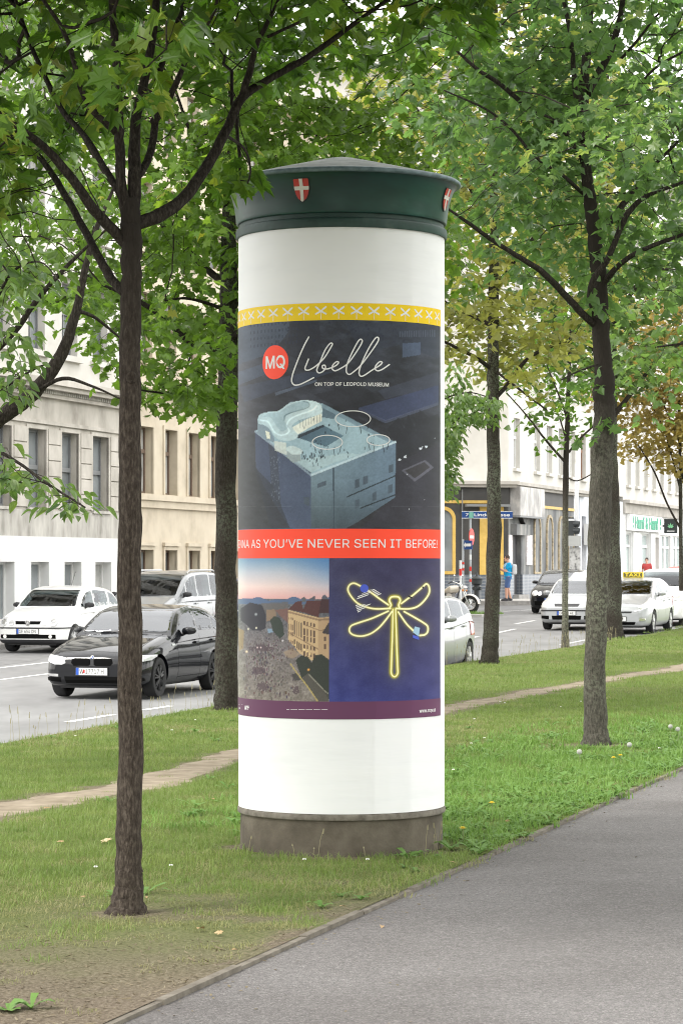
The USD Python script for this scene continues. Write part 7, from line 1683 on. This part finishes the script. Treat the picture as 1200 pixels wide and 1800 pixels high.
mat('skin', (0.55, 0.30, 0.21), 0.55); mat('skin_pale', (0.6, 0.36, 0.27), 0.55); mat('hair_brown', (0.035, 0.022, 0.016), 0.7); mat('shirt_blue', (0.0, 0.30, 0.58), 0.85); mat('shorts_blue', (0.06, 0.11, 0.25), 0.85); mat('shoe_dark', (0.03, 0.03, 0.035), 0.7); mat('bag_grey', (0.55, 0.56, 0.57), 0.8); mat('shirt_red', (0.45, 0.06, 0.06), 0.85); mat('trousers_blue', (0.04, 0.08, 0.14), 0.85); mat('eye_dark', (0.01, 0.01, 0.01), 0.3); mat('lip', (0.4, 0.16, 0.13), 0.6)
def on_road(x, y, z):
    """World point whose foot, at height z, shows at photo pixel (x, y)."""
    Z = (CAM_H - z) * FPX / (y - HY); return np.array([(x - 600) * Z / FPX, Z, z])

# --- street-name pole with no-entry sign
p = np.array([*at(826.5, 900, 97)[:2], 0.15]); p = np.array([p[0], 97.0, .28])
t = thing('street_sign_pole', 'grey pole with dark street-name plate and round no-entry sign', 'street sign', p)
def Hh(y, Z): return CAM_H + (HY - y) * Z / FPX - p[2]
obj('pole', tube([(0, 0, -.1), (0, 0, Hh(900, 97))], .038, 10), 'galvanised', t)
R1 = np.array([[.995, -.1, 0], [.1, .995, 0], [0, 0, 1]])
sp_ = obj('name_plate', box((.62, -.06, Hh(905, 97)), (1.9, .03, .25), R1), 'sign_blue', t)
obj('plate_border', (lambda m: [m.box((.62, -.062, Hh(905, 97) + dz), (1.92, .034, .022), R1) for dz in (-.125, .125)] and m.get())(MB()), 'pole_white', sp_)
v, f = text_shape('7., Lindengasse', .10, True); v = v.copy(); v[:, 0] = (v[:, 0] - v[:, 0].min()) / np.ptp(v[:, 0]) * 1.66 - .2
obj('plate_lettering', (np.column_stack([v[:, 0] * .995 + .008, v[:, 0] * .1 - .145 - .0, Hh(905, 97) - .05 + v[:, 1]]), f), 'sign_white', sp_)
obj('sticker', box((0.02, -.16, Hh(905.5, 97)), (.16, .02, .22), R1), 'sign_mint', t)
RT = np.array([[.34, -.94, 0], [.94, .34, 0], [0, 0, 1]])
def disc(c, r, th, R):
    v, f = revolve([(0, -th / 2), (r, -th / 2), (r, th / 2), (0, th / 2)], 32); v = v[:, [0, 2, 1]]; return v @ R.T + np.asarray(c), f
d = obj('no_entry_sign', disc((.04, -.07, Hh(944, 97)), .315, .02, RT), 'signal_red', t); 
for s in (-1, 1): obj('white_bar', box(np.array([.04, -.07, Hh(944, 97)]) + RT @ np.array([0, s * .012, 0]), (.46, .006, .1), RT), 'sign_white', d)
for k, (y0, y1) in enumerate(((975, 984), (996, 1004), (1010, 1015), (1018, 1023))): obj('pole_sticker', tube([(0, 0, Hh(y1, 97)), (0, 0, Hh(y0, 97))], .043, 10), 'signal_red' if k % 2 else 'sticker_white', t)
q = np.array([(813.5 - 600) * 95 / FPX, 95.0, .28]); p = q
t = thing('one_way_sign', 'shorter pole with tilted blue arrow sign, left of the no-entry pole', 'street sign', q)
obj('pole', tube([(0, 0, -.1), (0, 0, Hh(948, 95))], .035, 10), 'galvanised', t)
RA = np.array([[.78, .62, 0], [-.62, .78, 0], [0, 0, 1]])
s_ = obj('sign_panel', box(np.array([.16, 0, 0]) + [.0, -.1, Hh(958, 95)], (.42, .02, .32), RA), 'sign_blue', t)
ar = sg.Polygon([(-.17, 0), (-.08, .1), (-.08, .05), (.16, .05), (.16, -.05), (-.08, -.05), (-.08, -.1)])
v, f = flat_poly(ar); obj('arrow', ((np.column_stack([v[:, 0], np.full(len(v), -.013), v[:, 1]])) @ RA.T + np.array([.16, -.1, Hh(958, 95)]), f), 'sign_white', s_)
for k, y in enumerate((988, 994, 999)): obj('pole_sticker', tube([(0, 0, Hh(y + 4, 95)), (0, 0, Hh(y, 95))], .042, 10), 'signal_red' if k % 2 == 0 else 'sticker_white', t)
q = np.array([(809 - 600) * 95.4 / FPX, 95.4, .28]); p = q
t = thing('marker_post', 'thin white post with red band beside the motorcycle handlebar', 'post', q)
obj('post', tube([(0, 0, -.1), (0, 0, Hh(985, 95.4))], .045, 8), 'sticker_white', t); obj('red_band', tube([(0, 0, Hh(1012, 95.4)), (0, 0, Hh(1000, 95.4))], .049, 8), 'signal_red', t)

# --- traffic light on its white pole
q = np.array([(1013 - 600) * 101.5 / FPX, 101.5, .40]); p = q
t = thing('traffic_light', 'traffic light seen from the side on a tall white pole', 'traffic light', q)
obj('pole', tube([(0, 0, -.1), (0, 0, 2.0), (0, 0, Hh(815, 101.5))], [.11, .09, .075], 12), 'pole_white', t)
obj('control_box', box((-.1, -.1, Hh(951, 101.5)), (.5, .35, .4)), 'box_grey', t); obj('pole_case', box((-.07, .0, Hh(985, 101.5)), (.42, .3, 1.0)), 'scribbled_box', t)
hd = obj('signal_head', box((-.27, -.05, Hh(928, 101.5)), (.3, .28, .82)), 'cast_iron', t, smooth=False)
for k in range(2):
    z = Hh(921 + 12 * k, 101.5)
    obj('signal_visor', tube([(-.14, -.08, z), (.02, -.12, z), (.10, -.14, z - .01)], [.125, .12, .115], 12, False), 'cast_iron', hd)
    obj('signal_lens', disc((-.115, -.09, z), .10, .02, RT @ np.array([[0, 1, 0], [-1, 0, 0], [0, 0, 1]])), 'leather_black', hd)
obj('signal_cap', box((-.27, -.05, Hh(914, 101.5)), (.34, .3, .08)), 'pole_white', t)

# --- old hydrant
q = np.array([(837.5 - 600) * 99.6 / FPX, 99.6, .40]); p = q
t = thing('hydrant', 'black cast iron hydrant with pointed cap behind the motorcycle', 'hydrant', q)
obj('barrel', revolve([(.16, -.05), (.16, .06), (.11, .10), (.10, .45), (.13, .5), (.13, .54), (.12, .62)], 18), 'cast_iron', t, smooth=40)
obj('cap', revolve([(.12, .62), (.21, .68), (.22, .84), (.24, .86), (.24, .89), (.12, .95), (.05, .99), (.03, 1.12), (0.0, 1.16)], 18), 'cast_iron', t, smooth=40)
for a in (-.6, .9, 2.4): obj('outlet', tube([(.1 * math.sin(a), -.1 * math.cos(a), .5), (.21 * math.sin(a), -.21 * math.cos(a), .5)], [.06, .07], 12), 'cast_iron', t)

# --- motorcycle (x forward)
q = on_road(826, 1078.5, .157)
fw = np.array([.93, -.36]); rot = math.atan2(fw[1], fw[0])
t = thing('motorcycle', 'cruiser motorcycle with pale tank and cream front mudguard parked by the kerb', 'motorcycle', (q[0], q[1], .157), rot)
def ring(c, R, r, n=30, m=8): return tube([(c[0] + R * math.cos(a), c[1], c[2] + R * math.sin(a)) for a in np.linspace(0, 2 * np.pi, n)], r, m, False)
for x in (0, -1.62):
    w_ = obj('wheel', ring((x, 0, .31), .255, .065), 'tyre_rubber', t, smooth=40)
    sp_m = MB(); v, f = ring((x, 0, .31), .19, .014); sp_m.add(v, f)
    for k in range(14): a = k * np.pi / 7; sp_m.tube([(x, .04 * (-1) ** k, .31), (x + .19 * math.cos(a), 0, .31 + .19 * math.sin(a))], .004, 4)
    sp_m.tube([(x, -.08, .31), (x, .08, .31)], .045, 10); obj('spokes', sp_m.get(), 'chrome', w_)
    A0, A1 = (.05, 2.9) if x == 0 else (.4, 3.0)
    v, f = grid_faces(2, 2), None
    th = np.linspace(A0, A1, 20); cs = np.linspace(-1, 1, 7)
    V = np.array([(x + (.355 - .05 * abs(c) ** 2.2) * math.cos(a), c * .10, .31 + (.355 - .05 * abs(c) ** 2.2) * math.sin(a)) for a in th for c in cs])
    obj('mudguard', (V, grid_faces(20, 7)), 'fender_cream', t, smooth=True)
fk = MB()
for y in (-.1, .1): fk.tube([(0.0, y, .31), (-.2, y, .68), (-.34, y, .98)], [.03, .028, .024], 8)
obj('fork', fk.get(), 'chrome', t, smooth=40)
obj('headlamp', m3.Manifold.batch_hull([m3.Manifold.sphere(.085, 16).translate((-.19, 0, .86)), m3.Manifold.sphere(.05, 12).translate((-.28, 0, .86))]), 'chrome', t, smooth=40)
for y in (-.17, .17): obj('indicator', m3.Manifold.sphere(.042, 12).translate((-.2, y, .78)), 'indicator_orange', t, smooth=40)
obj('fuel_tank', m3.Manifold.batch_hull([m3.Manifold.sphere(a, 18).translate(c) for a, c in ((.13, (-.50, 0, .82)), (.14, (-.66, .04, .80)), (.14, (-.66, -.04, .80)), (.06, (-.95, 0, .72)))]), 'tank_champagne', t, smooth=50)
obj('seat', m3.Manifold.batch_hull([m3.Manifold.sphere(a, 14).translate(c) for a, c in ((.09, (-.95, 0, .66)), (.11, (-1.15, .05, .63)), (.11, (-1.15, -.05, .63)), (.09, (-1.45, 0, .72)))]), 'leather_black', t, smooth=50)
eg = MB(); eg.box((-.72, 0, .42), (.42, .26, .2)); 
for a in (-.45, .45):
    for k in range(5): eg.tube([(-.7 + math.sin(a) * (.1 + k * .035) * 1.4, 0, .48 + (.1 + k * .035)), (-.7 + math.sin(a) * (.11 + k * .035) * 1.4, 0, .495 + (.1 + k * .035))], .085, 12)
obj('engine', eg.get(), 'engine_metal', t); obj('air_cleaner', disc((-.68, -.17, .58), .10, .06, np.eye(3)), 'chrome', t)
obj('exhaust', (lambda m: m.tube([(-.55, -.15, .5), (-.5, -.2, .35), (-.75, -.22, .26), (-1.2, -.22, .26), (-1.9, -.22, .28)], [.025, .03, .035, .05, .05], 10).get())(MB()), 'chrome', t, smooth=40)
fr = MB(); fr.tube([(-.34, 0, .95), (-.45, 0, .55), (-.55, 0, .3), (-1.1, 0, .28), (-1.62, 0, .31)], .024, 8); fr.tube([(-.36, 0, .9), (-.9, 0, .66), (-1.3, 0, .55), (-1.62, 0, .35)], .024, 8); obj('frame', fr.get(), 'leather_black', t)
hb = MB(); hb.tube([(-.62, -.42, 1.02), (-.48, -.36, 1.08), (-.36, -.1, 1.0), (-.36, .1, 1.0), (-.48, .36, 1.08), (-.62, .42, 1.02)], .014, 8); obj('handlebar', hb.get(), 'chrome', t)
for y in (-.36, .36):
    obj('mirror', (lambda m: m.tube([(-.48, y, 1.08), (-.42, y * 1.15, 1.24)], .007, 6).mesh(trimesh.creation.icosphere(2, .06).apply_scale([.35, 1, .75]).apply_translation([-.42, y * 1.2, 1.27])).get())(MB()), 'chrome', t)
    obj('grip', tube([(-.64, y * 1.2, 1.01), (-.5, y * 1.02, 1.075)], .02, 8), 'leather_black', t)
obj('saddle_bag', m3.Manifold.batch_hull([m3.Manifold.sphere(.06, 10).translate((a, -.24, c)) for a in (-1.75, -1.4) for c in (.45, .68)]), 'leather_black', t, smooth=40)
# tuft of grass on the island by the wheel
tg = MB()
for _ in range(16):
    v, f = patch(50, .25, .12, .02, .7, 1); tg.add(v + [*(q[:2] + np.array([grng.uniform(-.3, 1.1), grng.uniform(-.8, .1)])), .158], f)
obj('kerb_grass', tg.get(), 'grass_lush', kind='stuff')
# steel plates: dark box by the shop door
q = on_road(919.5, 1049, .40)
t = thing('litter_bin', 'dark grey litter bin standing by the shop door behind the man', 'litter bin', q)
obj('bin_body', box((0, 0, .42), (.62, .5, .84)), 'cast_iron', t); obj('bin_lid', box((0, 0, .87), (.68, .56, .07)), 'frame_grey', t); obj('bin_hood', box((0, 0, 1.03), (.5, .42, .24)), 'poster_scraps', t); obj('bin_foot', box((0, .0, -.02), (.8, .6, .05)), 'kerb_stone', t); obj('bin_band', box((0, -.005, .45), (.635, .51, .03)), 'frame_grey', t)

# --- people
def blend(man, n=2, edge=.03):
    m = man.refine_to_length(edge).to_mesh(); tm = trimesh.Trimesh(m.vert_properties[:, :3], m.tri_verts, process=True)
    trimesh.smoothing.filter_taubin(tm, iterations=8); return tm
def hand(w, d, up, s):
    """Five bent fingers and a palm from the wrist w along d."""
    d = np.asarray(d, float) / np.linalg.norm(d); up = np.asarray(up, float) - d * (np.asarray(up) @ d); up /= np.linalg.norm(up); side = np.cross(d, up) * s
    J, B = {}, []
    J['w'] = (w, .026); J['p1'] = (w + d * .085 + side * .028, .016); J['p2'] = (w + d * .085 - side * .028, .016); parts = [hull_chain(J, [('w', 'p1'), ('w', 'p2'), ('p1', 'p2')])]
    for k, (o, l) in enumerate(((-.03, .062), (-.01, .075), (.01, .07), (.03, .055))):
        a = w + d * .085 + side * o; b = a + d * l * .5 + up * .012; c = b + d * l * .32 + up * .03
        parts.append(hull_chain({'a': (a, .010), 'b': (b, .009), 'c': (c, .008)}, [('a', 'b'), ('b', 'c')]))
    a = w + d * .03 - side * .03; b = a + d * .03 - side * .02 + up * .02; c = b + d * .025 + up * .02
    parts.append(hull_chain({'a': (a, .012), 'b': (b, .0105), 'c': (c, .009)}, [('a', 'b'), ('b', 'c')]))
    return m3.Manifold.batch_boolean(parts, m3.OpType.Add)
def person(label, loc, rotz, hands, skin, hair, top, bottom, short, look, stride=.12, bag=False):
    """Faces +x before turning. hands: wrist positions (left, right)."""
    t = thing('person', label, 'person', loc, rotz)
    hz = .92
    J = {'pel': ((0, 0, .95), .13), 'waist': ((.0, 0, 1.10), .125), 'chest': ((.01, 0, 1.30), .145), 'neck0': ((-.01, 0, 1.46), .06), 'neck': ((.015, 0, 1.54), .052)}
    B = [('pel', 'waist'), ('waist', 'chest'), ('chest', 'neck0'), ('neck0', 'neck')]
    for s, sg_ in (('l', 1), ('r', -1)):
        fx = stride * sg_
        J |= {s + 'hip': ((0, .085 * sg_, .90), .10), s + 'knee': ((.03 + fx * .5, .09 * sg_, .49), .058), s + 'ank': ((fx - .02, .095 * sg_, .09), .042), s + 'toe': ((fx + .15, .11 * sg_, .03), .03),
              s + 'sh': ((-.0, .175 * sg_, 1.42), .06)}
        w_ = np.asarray(hands[0 if sg_ > 0 else 1], float); sh = np.array([0, .19 * sg_, 1.41]); el = (sh + w_) / 2; dv = w_ - sh; gap = math.sqrt(max(.57 ** 2 - dv @ dv, 0)) / 2
        bend = np.array([-.55, .25 * sg_, -.8]); bend -= dv * (bend @ dv) / (dv @ dv); el = el + bend / np.linalg.norm(bend) * gap
        J |= {s + 'el': (el, .042), s + 'wr': (w_, .029), s + 'bp': ((-.03, .08 * sg_, 1.32), .10)}
        B += [('pel', s + 'hip'), (s + 'hip', s + 'knee'), (s + 'knee', s + 'ank'), (s + 'ank', s + 'toe'), ('chest', s + 'sh'), (s + 'sh', s + 'el'), (s + 'el', s + 'wr'), ('chest', s + 'bp')]
    body = hull_chain(J, B)
    hx, hzz = .04 + .01, 1.645
    lx = look
    head = m3.Manifold.batch_hull([m3.Manifold.sphere(.088, 22).scale((1.05, .86, 1.12)).translate((hx - .015, 0, hzz + .03)), m3.Manifold.sphere(.05, 16).translate((hx + .03 + lx * .02, 0, hzz - .075))])
    nose = m3.Manifold.batch_hull([m3.Manifold.sphere(.012, 10).translate((hx + .085, 0, hzz + .02)), m3.Manifold.sphere(.017, 10).translate((hx + .107, 0, hzz - .015))])
    ears = m3.Manifold.sphere(.03, 12).scale((.8, .4, 1.1)).translate((hx - .02, .083, hzz)) + m3.Manifold.sphere(.03, 12).scale((.8, .4, 1.1)).translate((hx - .02, -.083, hzz))
    arms = m3.Manifold()
    for s, sg_ in (('l', 1), ('r', -1)):
        w_, el = np.asarray(J[s + 'wr'][0]), np.asarray(J[s + 'el'][0]); arms = arms + hand(w_, w_ - el, (0, 0, 1) if abs((w_ - el)[2]) < .2 else (1, 0, 0), sg_)
    tm = blend(body + head + nose + ears + arms, edge=.022)
    b = obj('body', tm, skin, t, smooth=True)
    for s in (-1, 1): obj('eye', trimesh.creation.icosphere(2, .011).apply_translation([hx + .078, s * .032, hzz + .028]), 'eye_dark', b)
    obj('mouth', trimesh.creation.icosphere(2, .02).apply_scale([.35, 1.1, .28]).apply_translation([hx + .083, 0, hzz - .052]), 'lip', b)
    cap_ = (m3.Manifold.sphere(.098, 24).scale((1.06, .92, 1.1)).translate((hx - .02, 0, hzz + .045)) - cube((hx + .045, -.2, hzz - .2), (hx + .3, .2, hzz + .085)) - cube((-.5, -.3, hzz - .3), (.5, .3, hzz - .035)))
    obj('hair', cap_, hair, b, smooth=50)
    def grow(keys, bones, extra): return hull_chain({k: (J[k][0], J[k][1] + extra) for k in keys}, bones)
    half = {}
    for s in 'lr':
        half[s] = tuple(np.asarray(J[s + 'sh'][0]) * .38 + np.asarray(J[s + 'el'][0]) * .62)
    sh = grow(['pel', 'waist', 'chest', 'neck0', 'lsh', 'rsh', 'lbp', 'rbp'], [('pel', 'waist'), ('waist', 'chest'), ('chest', 'lsh'), ('chest', 'rsh'), ('chest', 'lbp'), ('chest', 'rbp')], .018)
    for s in 'lr': sh = sh + m3.Manifold.batch_hull([m3.Manifold.sphere(.078, 16).translate(tuple(J[s + 'sh'][0])), m3.Manifold.sphere(.062, 16).translate(half[s])])
    sh = sh - cube((-1, -1, 0), (1, 1, .86)) + m3.Manifold.batch_hull([m3.Manifold.cylinder(.05, .16, circular_segments=20).scale((.95, 1.08, 1)).translate((0, 0, .84)), m3.Manifold.sphere(.13, 16).translate((0, 0, 1.08))])
    obj('shirt', blend(sh, edge=.03), top, b, smooth=True)
    so = hull_chain({k: (J[k][0], J[k][1] + .022) for k in ('pel', 'lhip', 'rhip')}, [('pel', 'lhip'), ('pel', 'rhip')])
    for s in 'lr':
        kn, hp, an = (np.asarray(J[s + k][0]) for k in ('knee', 'hip', 'ank'))
        if short: so = so + m3.Manifold.batch_hull([m3.Manifold.sphere(.12, 16).translate(tuple(hp)), m3.Manifold.sphere(.088, 16).translate(tuple(hp * .12 + kn * .88 + [0, 0, .03]))])
        else: so = so + m3.Manifold.batch_hull([m3.Manifold.sphere(.115, 16).translate(tuple(hp)), m3.Manifold.sphere(.076, 16).translate(tuple(kn))]) + m3.Manifold.batch_hull([m3.Manifold.sphere(.076, 16).translate(tuple(kn)), m3.Manifold.sphere(.06, 16).translate(tuple(an + [0, 0, .02]))])
    so = so - cube((-1, -1, .955), (1, 1, 2))
    obj('shorts' if short else 'trousers', blend(so, edge=.03), bottom, b, smooth=True)
    for s in 'lr':
        a, tt_ = np.asarray(J[s + 'ank'][0]), np.asarray(J[s + 'toe'][0])
        obj('shoe', m3.Manifold.batch_hull([m3.Manifold.sphere(.048, 14).translate((a[0] - .03, a[1], .045)), m3.Manifold.sphere(.045, 14).translate((a[0] + .01, a[1], .09)), m3.Manifold.sphere(.042, 14).translate((tt_[0] - .02, tt_[1], .042)), m3.Manifold.sphere(.03, 14).translate((tt_[0] + .03, tt_[1], .034))]) - cube((-2, -2, -1), (2, 2, .002)), 'shoe_dark', b, smooth=50)
    if bag:
        obj('backpack', blend(m3.Manifold.batch_hull([m3.Manifold.sphere(.06, 14).translate((x, y, z)) for x in (-.2, -.27) for y in (-.1, .1) for z in (1.08, 1.36)]), edge=.03), 'bag_grey', t, smooth=True)
        for s in (-1, 1): obj('strap', tube([(-.19, s * .1, 1.40), (-.05, s * .12, 1.50), (.10, s * .12, 1.43), (.155, s * .12, 1.32), (.10, s * .14, 1.15), (-.16, s * .11, 1.08)], .018, 6), 'bag_grey', t)
    return t
q = on_road(892.5, 1056.5, .405)
man = person('person in turquoise T-shirt and blue shorts with pale backpack, holding up a phone', q, math.radians(188), ((.36, .07, 1.28), (.40, -.05, 1.26)), 'skin', 'hair_brown', 'shirt_blue', 'shorts_blue', True, .5, .10, True)
ph = thing('phone', 'dark phone held up by the person in turquoise', 'phone', q, math.radians(188))
obj('phone_body', box((.50, .0, 1.34), (.012, .075, .15), np.array([[.9, 0, .43], [0, 1, 0], [-.43, 0, .9]])), 'plate_black', ph); obj('phone_screen', box((.4925, .0, 1.3435), (.004, .066, .135), np.array([[.9, 0, .43], [0, 1, 0], [-.43, 0, .9]])), 'pane_dark', ph)
wq = np.array(K) + U2 * 29.6 + N2 * .45
person('person in red top and dark blue trousers by the shop window', (wq[0], wq[1], .405), math.radians(250), ((.08, .27, .88), (.10, -.27, .88)), 'skin_pale', 'hair_brown', 'shirt_red', 'trousers_blue', False, .3, .1)
